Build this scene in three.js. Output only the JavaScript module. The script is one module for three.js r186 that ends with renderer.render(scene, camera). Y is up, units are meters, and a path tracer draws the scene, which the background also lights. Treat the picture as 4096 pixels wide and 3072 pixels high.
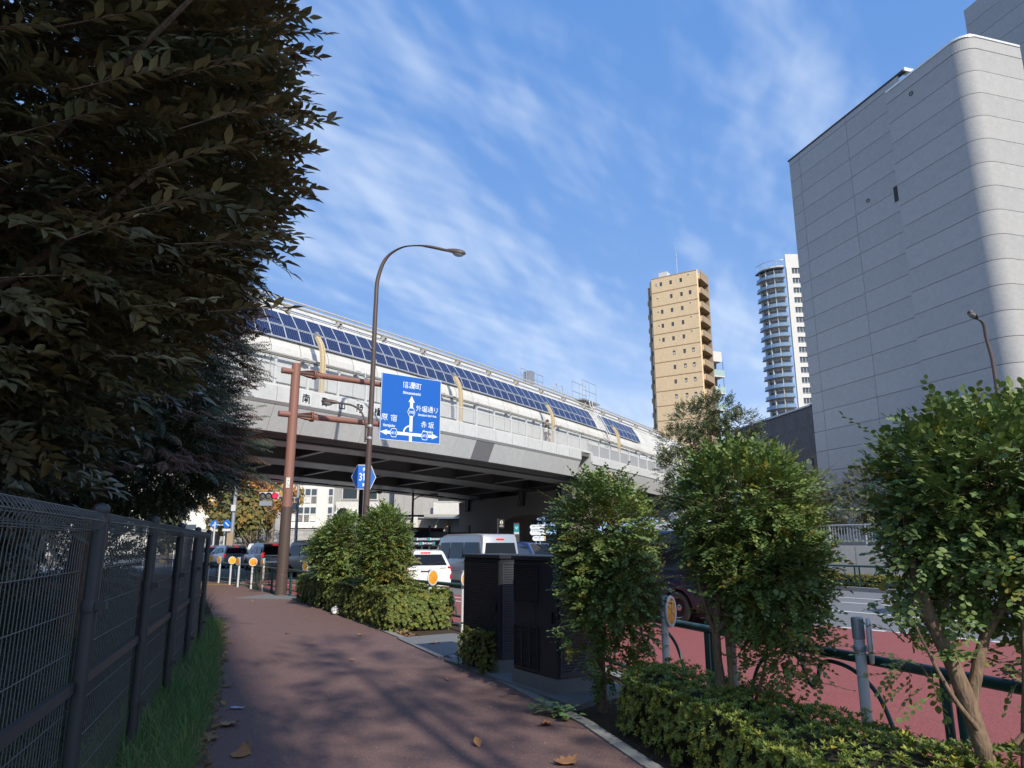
import * as THREE from 'three';
import { mergeGeometries, toCreasedNormals } from 'three/addons/utils/BufferGeometryUtils.js';
import { MarchingCubes } from 'three/addons/objects/MarchingCubes.js';
import { ImprovedNoise } from 'three/addons/math/ImprovedNoise.js';

// ---------------------------------------------------------------- camera, sky, sun, exposure
const R = Math.PI / 180;
const scene = new THREE.Scene();
const camera = new THREE.PerspectiveCamera(56.83, 4 / 3, 0.05, 6000);
camera.position.set(0, 1.6, 0);
camera.rotation.set(12.66 * R, 0, 0);

const SUN_TURN = 25, SUN_UP = 35;            // degrees right of straight behind the camera, and above the horizon
const sunDir = new THREE.Vector3(Math.sin(SUN_TURN * R) * Math.cos(SUN_UP * R), Math.sin(SUN_UP * R), Math.cos(SUN_TURN * R) * Math.cos(SUN_UP * R));
const sun = new THREE.DirectionalLight(new THREE.Color(1, 0.925, 0.82), 3.0);
sun.position.copy(sunDir).multiplyScalar(160);
sun.castShadow = true; sun.shadow.mapSize.set(4096, 4096); sun.shadow.radius = 1;
Object.assign(sun.shadow.camera, { left: -90, right: 90, top: 90, bottom: -90, near: 1, far: 420 });
scene.add(sun);

const perlin = new ImprovedNoise();
const fbm = (x, y, z, o = 4) => { let s = 0, a = 0.5, f = 1; for (let i = 0; i < o; i++) { s += a * perlin.noise(x * f, y * f, z * f); a *= 0.5; f *= 2.03; } return s; };
const smooth = (a, b, x) => { const t = Math.min(1, Math.max(0, (x - a) / (b - a))); return t * t * (3 - 2 * t); };
{
  const w = 2048, h = 1024, d = new Float32Array(w * h * 4);
  for (let j = 0; j < h; j++) {
    const el = ((j + 0.5) / h - 0.5) * Math.PI, y = Math.sin(el), c = Math.cos(el);
    for (let i = 0; i < w; i++) {
      const az = ((i + 0.5) / w - 0.5) * 2 * Math.PI, x = c * Math.cos(az), z = c * Math.sin(az);
      const up = Math.max(0, y), t = Math.pow(1 - up, 2.6);
      let r = 0.078 + 0.23 * t, g = 0.198 + 0.265 * t, b = 0.48 + 0.25 * t;
      const near = Math.max(0, x * sunDir.x + y * sunDir.y + z * sunDir.z), glow = 0.30 * Math.pow(near, 6) + 0.6 * Math.pow(near, 60);
      r += glow; g += glow * 0.97; b += glow * 0.88;
      if (y > 0.004) {                       // thin cirrus on a level sheet, drawn out along one wind
        const k = 1 / (y + 0.10), px = x * k, pz = -z * k;
        const u = px * 0.85 - pz * 0.525, v = px * 0.525 + pz * 0.85;     // u across the streaks, v along them
        const wu = u + 0.16 * fbm(u * 1.1, v * 0.5, 3.1), wv = v + 0.35 * fbm(u * 0.9, v * 0.6, 9.4);
        const bands = 0.5 + 0.5 * Math.cos((wu + 0.95) * 2 * Math.PI / 0.37), patch = fbm(wu * 0.8 + 4.2, wv * 0.45 + 1.6, 1.3, 3);
        const wisp = fbm(wu * 5.5, wv * 1.5, 5.5, 5), fine = fbm(wu * 17 + wv * 3, wv * 5, 2.2, 4), comb = fbm(wu * 26 - wv * 9, wv * 3, 8.2, 3);
        const behind = 0.55 * smooth(-0.1, 0.9, z);                          // fuller cloud to the south, as the van's rear window mirrors it
        const belt = Math.exp(-(((wu + 1.12) / 0.34) ** 2));                 // the main belt of cirrus
        let cl = smooth(0.62, 1.75, behind + 0.50 * belt + 0.22 * bands + 0.50 + 0.8 * patch + 0.9 * wisp + 0.45 * fine + 0.26 * comb) * 0.46;
        cl *= smooth(0, 0.10, y);
        const low = smooth(0.34, 0.06, y) * smooth(0.25, 0.8, 0.5 + 1.3 * fbm(az * 1.6, el * 9, 7.7, 3)) * 0.55;
        cl = Math.min(0.85, cl + low * (1 - cl));
        r += (0.64 - r) * cl; g += (0.71 - g) * cl; b += (0.79 - b) * cl;
      }
      if (y < 0) { const q = smooth(0, -0.15, y); r += (0.16 - r) * q; g += (0.15 - g) * q; b += (0.14 - b) * q; }
      const at = (j * w + i) * 4; d[at] = r; d[at + 1] = g; d[at + 2] = b; d[at + 3] = 1;
    }
  }
  const sky = new THREE.DataTexture(d, w, h, THREE.RGBAFormat, THREE.FloatType);
  sky.mapping = THREE.EquirectangularReflectionMapping; sky.magFilter = sky.minFilter = THREE.LinearFilter; sky.needsUpdate = true;
  scene.background = sky; scene.environment = sky;
}
const renderer = new THREE.WebGLRenderer({ antialias: true });
renderer.toneMapping = THREE.LinearToneMapping;
renderer.toneMappingExposure = 1.5;
renderer.shadowMap.enabled = true;

// ---------------------------------------------------------------- helpers
function rng(seed) { let s = seed | 0; return () => { s = (s + 0x6d2b79f5) | 0; let t = Math.imul(s ^ (s >>> 15), 1 | s); t = (t + Math.imul(t ^ (t >>> 7), 61 | t)) ^ t; return ((t ^ (t >>> 14)) >>> 0) / 4294967296; }; }
const V = (x, y, d) => new THREE.Vector3(x, y, -d);         // right, up, ahead, in metres
const V3 = (x, y, z) => new THREE.Vector3(x, y, z), V2 = (x, y) => new THREE.Vector2(x, y);
const used = new Map();
function numbered(n) { const k = used.get(n) || 0; used.set(n, k + 1); return k ? n + '_' + String(k).padStart(3, '0') : n; }

function uvBox(g) {                                           // uv in metres from the face each triangle points to
  if (g.index) g = g.toNonIndexed();
  const p = g.attributes.position, n = g.attributes.normal, uv = new Float32Array(p.count * 2);
  for (let i = 0; i < p.count; i += 3) {
    let nx = 0, ny = 0, nz = 0; for (let k = 0; k < 3; k++) { nx += n.getX(i + k); ny += n.getY(i + k); nz += n.getZ(i + k); }
    nx = Math.abs(nx); ny = Math.abs(ny); nz = Math.abs(nz);
    for (let k = 0; k < 3; k++) {
      const q = i + k, x = p.getX(q), y = p.getY(q), z = p.getZ(q);
      if (ny > nx && ny > nz) { uv[q * 2] = x; uv[q * 2 + 1] = z; } else if (nx > nz) { uv[q * 2] = z; uv[q * 2 + 1] = y; } else { uv[q * 2] = x; uv[q * 2 + 1] = y; }
    }
  }
  g.setAttribute('uv', new THREE.BufferAttribute(uv, 2));
  for (const k of Object.keys(g.attributes)) if (!['position', 'normal', 'uv'].includes(k)) g.deleteAttribute(k);
  return g;
}
const fin = (g) => uvBox(g.index ? g.toNonIndexed() : g);
function box(w, h, d, x = 0, y = 0, z = 0, ry = 0, rx = 0, rz = 0) {      // centred at x, y, z
  const g = new THREE.BoxGeometry(w, h, d); if (rx || ry || rz) g.applyMatrix4(new THREE.Matrix4().makeRotationFromEuler(new THREE.Euler(rx, ry, rz, 'YXZ')));
  g.translate(x, y, z); return fin(g);
}
function bev(w, h, d, r, x = 0, y = 0, z = 0) {               // box with chamfered long edges (rounded in plan xy)
  const s = new THREE.Shape(), a = w / 2 - r, b = h / 2 - r;
  s.moveTo(-a, -b); s.lineTo(a, -b); s.lineTo(a, b); s.lineTo(-a, b); s.closePath();
  const g = new THREE.ExtrudeGeometry(s, { depth: Math.max(0.001, d - 2 * r), bevelEnabled: true, bevelThickness: r, bevelSize: r, bevelSegments: 2, curveSegments: 3 });
  g.translate(x, y, z - d / 2 + r); return fin(g);
}
function rod(p, q, r, r2 = r, seg = 10, open = false) {
  const dir = q.clone().sub(p), len = dir.length(), g = new THREE.CylinderGeometry(r2, r, len, seg, 1, open);
  g.translate(0, len / 2, 0); g.applyQuaternion(new THREE.Quaternion().setFromUnitVectors(V3(0, 1, 0), dir.normalize())); g.translate(p.x, p.y, p.z); return fin(g);
}
function tube(pts, r, seg = 24, rad = 8, closed = false) { return fin(new THREE.TubeGeometry(new THREE.CatmullRomCurve3(pts, closed, 'catmullrom', 0.5), seg, r, rad, closed)); }
function taperTube(pts, radii, seg = 16, rad = 7, rough = 0, seed = 1) {   // a limb: radius follows the list
  const c = new THREE.CatmullRomCurve3(pts), f = c.computeFrenetFrames(seg), pos = [], idx = [], q = rng(seed);
  for (let i = 0; i <= seg; i++) {
    const t = i / seg, P = c.getPoint(t), a = t * (radii.length - 1), k = Math.min(radii.length - 2, Math.floor(a)), r = radii[k] + (radii[k + 1] - radii[k]) * (a - k);
    for (let j = 0; j < rad; j++) { const an = j / rad * 2 * Math.PI, rr = r * (1 + rough * (q() - 0.5)); const v = f.normals[i].clone().multiplyScalar(Math.cos(an) * rr).addScaledVector(f.binormals[i], Math.sin(an) * rr).add(P); pos.push(v.x, v.y, v.z); }
  }
  for (let i = 0; i < seg; i++) for (let j = 0; j < rad; j++) { const a = i * rad + j, b = i * rad + (j + 1) % rad, c2 = a + rad, d = b + rad; idx.push(a, b, c2, b, d, c2); }
  const g = new THREE.BufferGeometry(); g.setAttribute('position', new THREE.Float32BufferAttribute(pos, 3)); g.setIndex(idx); g.computeVertexNormals(); return fin(g);
}
function lathe(pts, seg = 20) { return fin(new THREE.LatheGeometry(pts.map(([x, y]) => V2(x, y)), seg)); }
function plate(pts, depth, holes = [], bevel = 0) {           // outline in xy, thickness along +z from 0
  const s = new THREE.Shape(pts.map(([x, y]) => V2(x, y)));
  for (const h of holes) s.holes.push(new THREE.Path(h.map(([x, y]) => V2(x, y))));
  const g = new THREE.ExtrudeGeometry(s, { depth: depth - 2 * bevel, bevelEnabled: bevel > 0, bevelThickness: bevel, bevelSize: bevel, bevelOffset: -bevel, bevelSegments: 2, curveSegments: 8 });
  g.translate(0, 0, bevel); return fin(g);
}
function slab(pts, y0, y1) { const g = plate(pts.map(([x, d]) => [x, d]), y1 - y0); g.rotateX(-Math.PI / 2); g.translate(0, y0, 0); return fin(g); }   // plan outline (right, ahead), raised between two heights
const rectPts = (x0, y0, x1, y1) => [[x0, y0], [x1, y0], [x1, y1], [x0, y1]];
const move = (g, x, y, z, ry = 0) => { const c = g.clone(); if (ry) c.rotateY(ry); c.translate(x, y, z); return c; };
const join = (a) => (Array.isArray(a) ? (a.length > 1 ? mergeGeometries(a) : a[0]) : a);
const smoothed = (g, deg = 40) => { const c = toCreasedNormals(g, deg * R); return c; };

function mesh(parent, name, geo, mat) {
  const m = new THREE.Mesh(join(geo), mat); m.name = name; m.castShadow = m.receiveShadow = true; parent.add(m); return m;
}
function label(o, text, category, group) { o.userData.label = text; o.userData.category = category; if (group) o.userData.group = group; return o; }
function thing(name, text, category, [x, y, d] = [0, 0, 0], turn = 0, group) {
  const o = new THREE.Group(); o.name = numbered(name); o.position.set(x, y, -d); o.rotation.y = turn * R; scene.add(o); return label(o, text, category, group);
}
function solo(name, text, category, geo, mat, group) { return label(mesh(scene, numbered(name), geo, mat), text, category, group); }
function setting(name, geo, mat) { const m = mesh(scene, numbered(name), geo, mat); m.userData.kind = 'structure'; return m; }
function copyOf(o, text, [x, y, d], turn) { const c = o.clone(); c.name = numbered(o.name.replace(/_\d{3}$/, '')); c.position.set(x, y, -d); if (turn !== undefined) c.rotation.y = turn * R; c.userData = { ...o.userData, label: text }; scene.add(c); return c; }
function many(parent, name, geo, mat, list, colors) {         // copies of one small piece, as one uncountable mass
  const m = new THREE.InstancedMesh(geo, mat, list.length); m.name = name; m.castShadow = m.receiveShadow = true;
  list.forEach((x, i) => m.setMatrixAt(i, x)); if (colors) colors.forEach((c, i) => m.setColorAt(i, c));
  m.userData.kind = 'stuff'; parent.add(m); return m;
}

// ---------------------------------------------------------------- textures (colour, grain and wear only)
function tex(size, fn, srgb = true) {                         // fn(u, v) in 0..1 gives [r, g, b] 0..1; must tile
  const d = new Uint8Array(size * size * 4);
  for (let j = 0; j < size; j++) for (let i = 0; i < size; i++) { const c = fn(i / size, j / size), k = (j * size + i) * 4; for (let q = 0; q < 3; q++) d[k + q] = Math.max(0, Math.min(255, c[q] * 255)); d[k + 3] = 255; }
  const t = new THREE.DataTexture(d, size, size, THREE.RGBAFormat); t.wrapS = t.wrapT = THREE.RepeatWrapping; t.magFilter = THREE.LinearFilter; t.minFilter = THREE.LinearMipmapLinearFilter; t.generateMipmaps = true;
  if (srgb) t.colorSpace = THREE.SRGBColorSpace; t.needsUpdate = true; return t;
}
function tileNoise(seed, cells) {                             // value noise that repeats over 0..1
  const q = rng(seed), v = new Float32Array(cells * cells).map(() => q());
  return (u, w) => { const x = u * cells, y = w * cells, i = Math.floor(x), j = Math.floor(y), a = x - i, b = y - j, f = a * a * (3 - 2 * a), g = b * b * (3 - 2 * b); const at = (m, n) => v[((n % cells + cells) % cells) * cells + ((m % cells + cells) % cells)]; return (at(i, j) * (1 - f) + at(i + 1, j) * f) * (1 - g) + (at(i, j + 1) * (1 - f) + at(i + 1, j + 1) * f) * g; };
}
const nz = [4, 9, 21, 47, 101, 211].map((c, i) => tileNoise(71 + i * 13, c));
const stir = (u, v, ws) => { let s = 0, t = 0; ws.forEach((w, i) => { if (w) { s += w * nz[i](u, v); t += w; } }); return s / t; };
const rep = (t, m) => { const c = t.clone(); c.repeat.set(1 / m, 1 / m); c.needsUpdate = true; return c; };     // one repeat per m metres
const sp = rng(5);
const speck = (() => { const s = 512, a = new Float32Array(s * s); for (let k = 0; k < 4200; k++) { const x = Math.floor(sp() * s), y = Math.floor(sp() * s), v = sp(); a[y * s + x] = v; if (sp() < 0.4) a[y * s + (x + 1) % s] = v * 0.8; if (sp() < 0.3) a[((y + 1) % s) * s + x] = v * 0.7; } return (u, v) => a[Math.floor(v * s) % s * s + Math.floor(u * s) % s]; })();
const gray = (v) => [v, v, v];
const asphaltMap = tex(512, (u, v) => gray(0.62 + 0.30 * (stir(u, v, [1, 1, 1, 1.5, 2.5, 5]) - 0.5) + 0.22 * (nz[5](v, u) - 0.5) + 0.25 * speck(u, v)), false);
const pathMap = tex(512, (u, v) => { const s = 0.60 + 0.26 * (stir(u, v, [1.5, 1.5, 1, 1, 2, 5]) - 0.5) + 0.2 * (nz[5](v, u) - 0.5), k = speck(u, v); const w = 0.10 * (nz[4](v, u) - 0.5); return [s + w + 0.9 * k * k, s + w + 0.95 * k * k - 0.02 * nz[1](v, u), s + w + 0.85 * k * k - 0.02 * nz[1](u, v)]; }, false);
const concreteMap = tex(512, (u, v) => { const s = 0.76 + 0.20 * (stir(u, v, [2, 2, 2, 1.5, 1, 1]) - 0.5) - 0.10 * Math.max(0, nz[2](v, u) - 0.72) / 0.28; return [s, s, s * 0.985]; }, false);
const streakMap = tex(512, (u, v) => { const s = 0.76 + 0.22 * (stir(u, v, [2, 2, 1, 1, 1, 1]) - 0.5) - 0.30 * Math.max(0, nz[3](u, v * 0.06) - 0.55) * nz[1](u, v * 0.5) ; return [s, s * 0.99, s * 0.965]; }, false);
const plasterMap = tex(512, (u, v) => { const a = nz[3](u, v) * 0.6 + nz[2](v, u) * 0.4, s = 0.76 + 0.17 * (stir(u, v, [1, 2, 3, 2, 1, 1]) - 0.5) + 0.05 * (a - 0.5); return [s, s * 1.002, s * 1.002]; }, false);
const metalMap = tex(256, (u, v) => { const s = 0.80 + 0.10 * (stir(u, v, [2, 2, 1, 1, 0.5]) - 0.5); return [s, s, s]; }, false);
const barkMap = tex(256, (u, v) => { const s = 0.55 + 0.6 * (stir(u, v * 0.25, [0, 1, 2, 3, 1]) - 0.5) + 0.25 * (stir(u, v, [2, 2]) - 0.5); return [s * 1.02, s * 0.97, s * 0.9]; }, false);
const soilMap = tex(512, (u, v) => { const s = 0.5 + 0.7 * (stir(u, v, [1, 1, 2, 3, 3, 3]) - 0.5), l = nz[4](v, u) > 0.72 ? 0.35 : 0; return [s + l, s * 0.9 + l * 0.62, s * 0.75 + l * 0.25]; }, false);
const brickMap = tex(512, (u, v) => { const row = Math.floor(v * 64), x = u * 16 + (row % 2) * 0.5, bx = Math.floor(x), fx = x - bx, fy = v * 64 - row, joint = fx < 0.05 || fy < 0.16; const k = nz[5]((bx % 16) / 16.3, (row % 64) / 64.7); const s = joint ? 0.72 : 0.80 + 0.30 * (k - 0.5) + 0.06 * (nz[1](u, v) - 0.5); return [s, s * (joint ? 1 : 0.985), s * (joint ? 1 : 0.95)]; }, false);
const darkTileMap = tex(256, (u, v) => { const col = Math.floor(u * 24), row = Math.floor(v * 6 + (col % 2) * 0.5); const k = nz[5](col / 24.3, (row % 6) / 6.7); const s = 0.55 + 0.5 * (k - 0.5) + 0.15 * (nz[3](u, v) - 0.5); return [s, s, s]; }, false);
const cellMap = tex(256, (u, v) => { const nx = 6, ny = 8, fx = (u * nx) % 1, fy = (v * ny) % 1, line = fx < 0.06 || fx > 0.94 || fy < 0.05 || fy > 0.95, bus = !line && (Math.abs(fx - 0.33) < 0.02 || Math.abs(fx - 0.67) < 0.02); const k = 0.42 + 0.10 * nz[2](u, v); return line ? [0.50, 0.56, 0.68] : bus ? [0.22, 0.29, 0.48] : [k * 0.20, k * 0.30, k * 0.68]; });
const bumpFine = tex(512, (u, v) => gray(stir(u, v, [0, 0, 0.4, 1, 2, 4])), false);
const bumpPlaster = tex(512, (u, v) => gray(stir(u, v, [0, 1, 2, 3, 2, 1])), false);

const M = {};
const mat = (name, r, g, b, o = {}) => { const { map, m = 1, bump, bs = 0.004, phys, ...rest } = o; const k = new (phys ? THREE.MeshPhysicalMaterial : THREE.MeshStandardMaterial)({ roughness: 0.8, metalness: 0, ...rest }); k.color.setRGB(r, g, b); if (map) k.map = rep(map, m); if (bump) { k.bumpMap = rep(bump, m); k.bumpScale = bs; } k.name = name; M[name] = k; return k; };
mat('path', 0.3, 0.182, 0.158, { map: pathMap, m: 1.6, bump: bumpFine, bs: 0.006, roughness: 0.9 });
mat('asphalt', 0.3, 0.3, 0.31, { map: asphaltMap, m: 2.2, bump: bumpFine, bs: 0.006, roughness: 0.92 });
mat('redAsphalt', 0.47, 0.13, 0.112, { map: asphaltMap, m: 2.4, bump: bumpFine, bs: 0.006, roughness: 0.9 });
mat('paint', 0.95, 0.95, 0.93, { map: concreteMap, m: 1.3, roughness: 0.7 });
mat('yellowPaint', 0.6, 0.40, 0.07, { map: concreteMap, m: 1, roughness: 0.8 });
mat('kerb', 0.36, 0.355, 0.33, { map: concreteMap, m: 1.1, bump: bumpFine, bs: 0.004, roughness: 0.92 });
mat('slabConcrete', 0.25, 0.25, 0.245, { map: concreteMap, m: 1.7, bump: bumpFine, bs: 0.004, roughness: 0.9 });
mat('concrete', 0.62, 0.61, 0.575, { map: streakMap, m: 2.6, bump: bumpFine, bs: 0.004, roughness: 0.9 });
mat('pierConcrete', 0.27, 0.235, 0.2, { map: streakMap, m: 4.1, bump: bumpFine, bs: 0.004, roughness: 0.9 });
mat('soil', 0.12, 0.085, 0.055, { map: soilMap, m: 1.1, bump: bumpFine, bs: 0.02, roughness: 1 });
mat('earth', 0.20, 0.19, 0.17, { map: soilMap, m: 4, roughness: 1 });
mat('fenceSteel', 0.085, 0.085, 0.085, { map: metalMap, m: 0.7, roughness: 0.5, metalness: 0.3 });
mat('fenceWire', 0.15, 0.15, 0.14, { roughness: 0.5, metalness: 0.35 });
mat('brownSteel', 0.34, 0.16, 0.115, { map: metalMap, m: 1.3, roughness: 0.48 });
mat('darkBrownSteel', 0.115, 0.08, 0.066, { map: metalMap, m: 0.8, roughness: 0.45 });
mat('galv', 0.52, 0.54, 0.55, { map: metalMap, m: 0.6, roughness: 0.45, metalness: 0.5 });
mat('white', 0.80, 0.80, 0.78, { map: metalMap, m: 0.5, roughness: 0.45 });
mat('fascia', 0.8, 0.81, 0.785, { map: plasterMap, m: 2.7, roughness: 0.55 });
mat('fasciaB', 0.77, 0.785, 0.76, { map: plasterMap, m: 3.1, roughness: 0.55 });
mat('fasciaGrey', 0.27, 0.27, 0.285, { map: plasterMap, m: 3.1, roughness: 0.55 });
mat('barrel', 0.88, 0.865, 0.8, { map: plasterMap, m: 3.3, roughness: 0.5 });
mat('barrelB', 0.85, 0.835, 0.78, { map: streakMap, m: 3.9, roughness: 0.5 });
mat('whitePipe', 0.62, 0.61, 0.58, { map: streakMap, m: 0.9, roughness: 0.5 });
mat('aluminium', 0.66, 0.67, 0.67, { roughness: 0.4, metalness: 0.35 });
mat('girder', 0.2, 0.19, 0.175, { map: metalMap, m: 2.2, roughness: 0.38 });
mat('flange', 0.62, 0.605, 0.57, { map: metalMap, m: 2.2, roughness: 0.34 });  // lighter copy of girder: bounce light on the undersides is put into the colour
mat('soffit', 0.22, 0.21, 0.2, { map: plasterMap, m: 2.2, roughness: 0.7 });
mat('solar', 0.62, 0.62, 0.68, { map: cellMap, m: 1, roughness: 0.16 });
mat('cream', 0.64, 0.515, 0.30, { roughness: 0.45 });
mat('black', 0.018, 0.018, 0.019, { roughness: 0.5 });
mat('rubber', 0.022, 0.022, 0.022, { roughness: 0.85 });
mat('darkGlass', 0.010, 0.012, 0.014, { roughness: 0.06, phys: true, specularIntensity: 0.7 });
mat('windowGlass', 0.05, 0.065, 0.075, { roughness: 0.06, phys: true, clearcoat: 1, clearcoatRoughness: 0.03 });
mat('lampGlass', 0.55, 0.58, 0.56, { roughness: 0.12, phys: true, transmission: 0.6, thickness: 0 });
mat('cabinet', 0.034, 0.036, 0.042, { map: metalMap, m: 0.9, roughness: 0.5 });
mat('cabinetLitSide', 0.075, 0.08, 0.092, { map: metalMap, m: 0.9, roughness: 0.45 });  // lighter copy of the cabinet paint, sunlight on the side put into it
mat('green', 0.028, 0.095, 0.085, { map: metalMap, m: 0.6, roughness: 0.42 });
mat('orangeDisc', 0.90, 0.36, 0.015, { roughness: 0.32 });
mat('sunlitDisc', 0.90, 0.48, 0.02, { roughness: 0.32 });  // yellower copy of the orange disc, with the sun on it in the colour
mat('greyWall', 0.545, 0.54, 0.52, { map: plasterMap, m: 3.7, bump: bumpPlaster, bs: 0.006, roughness: 0.7 });
mat('greyWallB', 0.52, 0.515, 0.497, { map: plasterMap, m: 4.6, bump: bumpPlaster, bs: 0.006, roughness: 0.7 });
mat('joint', 0.07, 0.07, 0.072, { roughness: 0.9 });
mat('cap', 0.8, 0.82, 0.83, { roughness: 0.3, metalness: 0.2 });
mat('tan', 1.0, 0.76, 0.47, { map: brickMap, m: 3.9, roughness: 0.75 });
mat('tanBand', 0.42, 0.26, 0.135, { roughness: 0.8 });
mat('tanPlain', 0.50, 0.375, 0.24, { map: plasterMap, m: 3, roughness: 0.8 });
mat('paleWall', 0.85, 0.835, 0.785, { map: plasterMap, m: 4, roughness: 0.75 });
mat('ivoryWall', 1.0, 0.965, 0.86, { map: plasterMap, m: 4, roughness: 0.75 });
mat('greyConcrete', 0.52, 0.515, 0.5, { map: streakMap, m: 4, roughness: 0.85 });
mat('balconyGlass', 0.22, 0.33, 0.46, { roughness: 0.08, phys: true, clearcoat: 1, clearcoatRoughness: 0.03 });
mat('greenGlass', 0.36, 0.50, 0.47, { roughness: 0.12, phys: true, clearcoat: 1 });
mat('darkTile', 0.115, 0.102, 0.104, { map: darkTileMap, m: 2.1, roughness: 0.6 });
mat('signBlue', 0.01, 0.145, 0.52, { roughness: 0.4 });
mat('redLight', 0.6, 0.012, 0.012, { roughness: 0.2, emissive: new THREE.Color(0.55, 0.012, 0.012) });
mat('redLens', 0.42, 0.012, 0.014, { roughness: 0.18 });
mat('trafficRed', 0.7, 0.02, 0.05, { roughness: 0.2, emissive: new THREE.Color(1.0, 0.02, 0.06) });
mat('amber', 0.75, 0.22, 0.01, { roughness: 0.2 });
mat('chrome', 0.62, 0.62, 0.63, { roughness: 0.2, metalness: 0.9 });
mat('bark', 0.36, 0.26, 0.185, { map: barkMap, m: 0.35, bump: barkMap, bs: 0.012, roughness: 0.95 });
mat('barkGrey', 0.46, 0.41, 0.35, { map: barkMap, m: 0.8, roughness: 0.95 });
mat('bamboo', 0.62, 0.49, 0.32, { map: barkMap, m: 0.9, roughness: 0.6 });
mat('teal', 0.02, 0.30, 0.36, { roughness: 0.4 });
const leafMat = (name, r, g, b, tr = 0.25, rough = 0.55) => { const k = new THREE.MeshPhysicalMaterial({ roughness: rough, transmission: tr, thickness: 0, side: THREE.DoubleSide }); k.color.setRGB(r, g, b); k.name = name; M[name] = k; return k; };
// ---------------------------------------------------------------- ground, road, path, kerbs
const offset = (pts, o) => pts.map(([x, d], i) => { const a = pts[Math.max(0, i - 1)], b = pts[Math.min(pts.length - 1, i + 1)], l = Math.hypot(b[0] - a[0], b[1] - a[1]); return [x + o * (b[1] - a[1]) / l, d - o * (b[0] - a[0]) / l]; });  // + is to the right of the way ahead
function along(pts, step) { const out = []; let carry = 0; for (let i = 0; i < pts.length - 1; i++) { const [x0, d0] = pts[i], [x1, d1] = pts[i + 1], l = Math.hypot(x1 - x0, d1 - d0); let s = carry; while (s < l) { const t = s / l; out.push([x0 + (x1 - x0) * t, d0 + (d1 - d0) * t, Math.atan2(-(x1 - x0), d1 - d0)]); s += step; } carry = s - l; } return out; }   // points and heading (left is +)
const pathRight = [[5.3, -9], [2.55, -1], [1.62, 2.9], [1.2, 4.6], [0.96, 5.67], [0.62, 6.95], [0.02, 8.52], [-1.18, 11.52], [-1.98, 13], [-2.77, 14.6], [-4.72, 18.64], [-6.6, 22.2], [-7.25, 23.1], [-10.5, 28.5], [-14.9, 34.1], [-20.3, 41]];
const pathLeft = [[1.5, -9], [-0.55, 0], [-1.5, 3], [-2.39, 5.67], [-2.98, 7.4], [-4.65, 11.77], [-5.93, 15], [-9.42, 22.6], [-14.5, 29.5], [-24, 41]];
const railLine = [[5.8, -3.6], [3.35, 3.3], [2.78, 4.89], [1.47, 8.57], [-0.46, 14], [-3.0, 17.6], [-5.6, 20.9], [-6.98, 23.1], [-10.2, 28.6], [-14.6, 34.2], [-20, 41]];
const roadNear = offset(railLine, 0.22);
const farKerb = [[26, -3], [18.2, 15], [13.17, 25.5], [11.8, 28.3], [5.4, 41.5], [-2.2, 57], [-10.5, 74]];
const RY = -0.10;                                            // road level; the path is at 0

setting('ground', slab(rectPts(-1500, -1500, 1500, 1800), -0.6, RY - 0.012), M.earth);
setting('road', slab([...roadNear, [-34, 56], [-60, 96], [-16, 96], ...farKerb.slice().reverse()], RY - 0.05, RY), M.asphalt);
setting('cross_street', slab([[-62, 30], [-22, 42], [-12, 40], [4, 46], [40, 74], [30, 88], [-4, 66], [-60, 52]], RY - 0.04, RY - 0.004), M.asphalt);
setting('red_bus_lane', slab([...roadNear.slice(1, 9), [-12.4, 33.4], [-11.4, 35], [-7, 30.5], [-2, 25.3], [2.5, 20.6], [6.53, 15.8], [8.13, 13.69], [11, 9.9], [14, 4], [15, -2]], RY - 0.03, RY + 0.004), M.redAsphalt);
setting('footpath', slab([...pathRight, ...pathLeft.slice().reverse()], -0.2, 0), M.path);
setting('planting_strip', slab([...offset(pathRight, 0.13).slice(0, 12), ...offset(railLine, 0.05).slice(0, 8).reverse()], -0.2, -0.025), M.soil);
setting('verge_soil', slab([...offset(pathLeft, 0.0), [-40, 41], [-40, -9]], -0.2, -0.02), M.soil);
{
  const kerb = new THREE.Group(); kerb.name = 'path_kerb'; kerb.userData.kind = 'structure'; scene.add(kerb);
  const g = bev(0.115, 0.16, 0.592, 0.008), spots = along(offset(pathRight, 0.065).slice(1, 12), 0.6);
  spots.forEach(([x, d, a], i) => { const m = mesh(kerb, 'kerb_stone', g, M.kerb); m.position.set(x, -0.068 + (i % 3) * 0.002, -d); m.rotation.y = a; });
  const kerb2 = new THREE.Group(); kerb2.name = 'road_kerb'; kerb2.userData.kind = 'structure'; scene.add(kerb2);
  const g2 = bev(0.18, 0.22, 0.592, 0.015);
  along(offset(railLine, 0.13), 0.6).slice(0, 84).forEach(([x, d, a]) => { const m = mesh(kerb2, 'kerb_stone', g2, M.kerb); m.position.set(x, -0.095, -d); m.rotation.y = a; });
  const kerb3 = new THREE.Group(); kerb3.name = 'far_kerb'; kerb3.userData.kind = 'structure'; scene.add(kerb3);
  along(farKerb.slice(1, 6), 1).forEach(([x, d, a]) => { const m = mesh(kerb3, 'kerb_stone', g2, M.kerb); m.scale.z = 1.68; m.position.set(x, -0.06, -d); m.rotation.y = a; });
}
const stripe = (pts, w, y) => slab([...offset(pts, -w / 2), ...offset(pts, w / 2).reverse()], y - 0.003, y);
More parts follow.
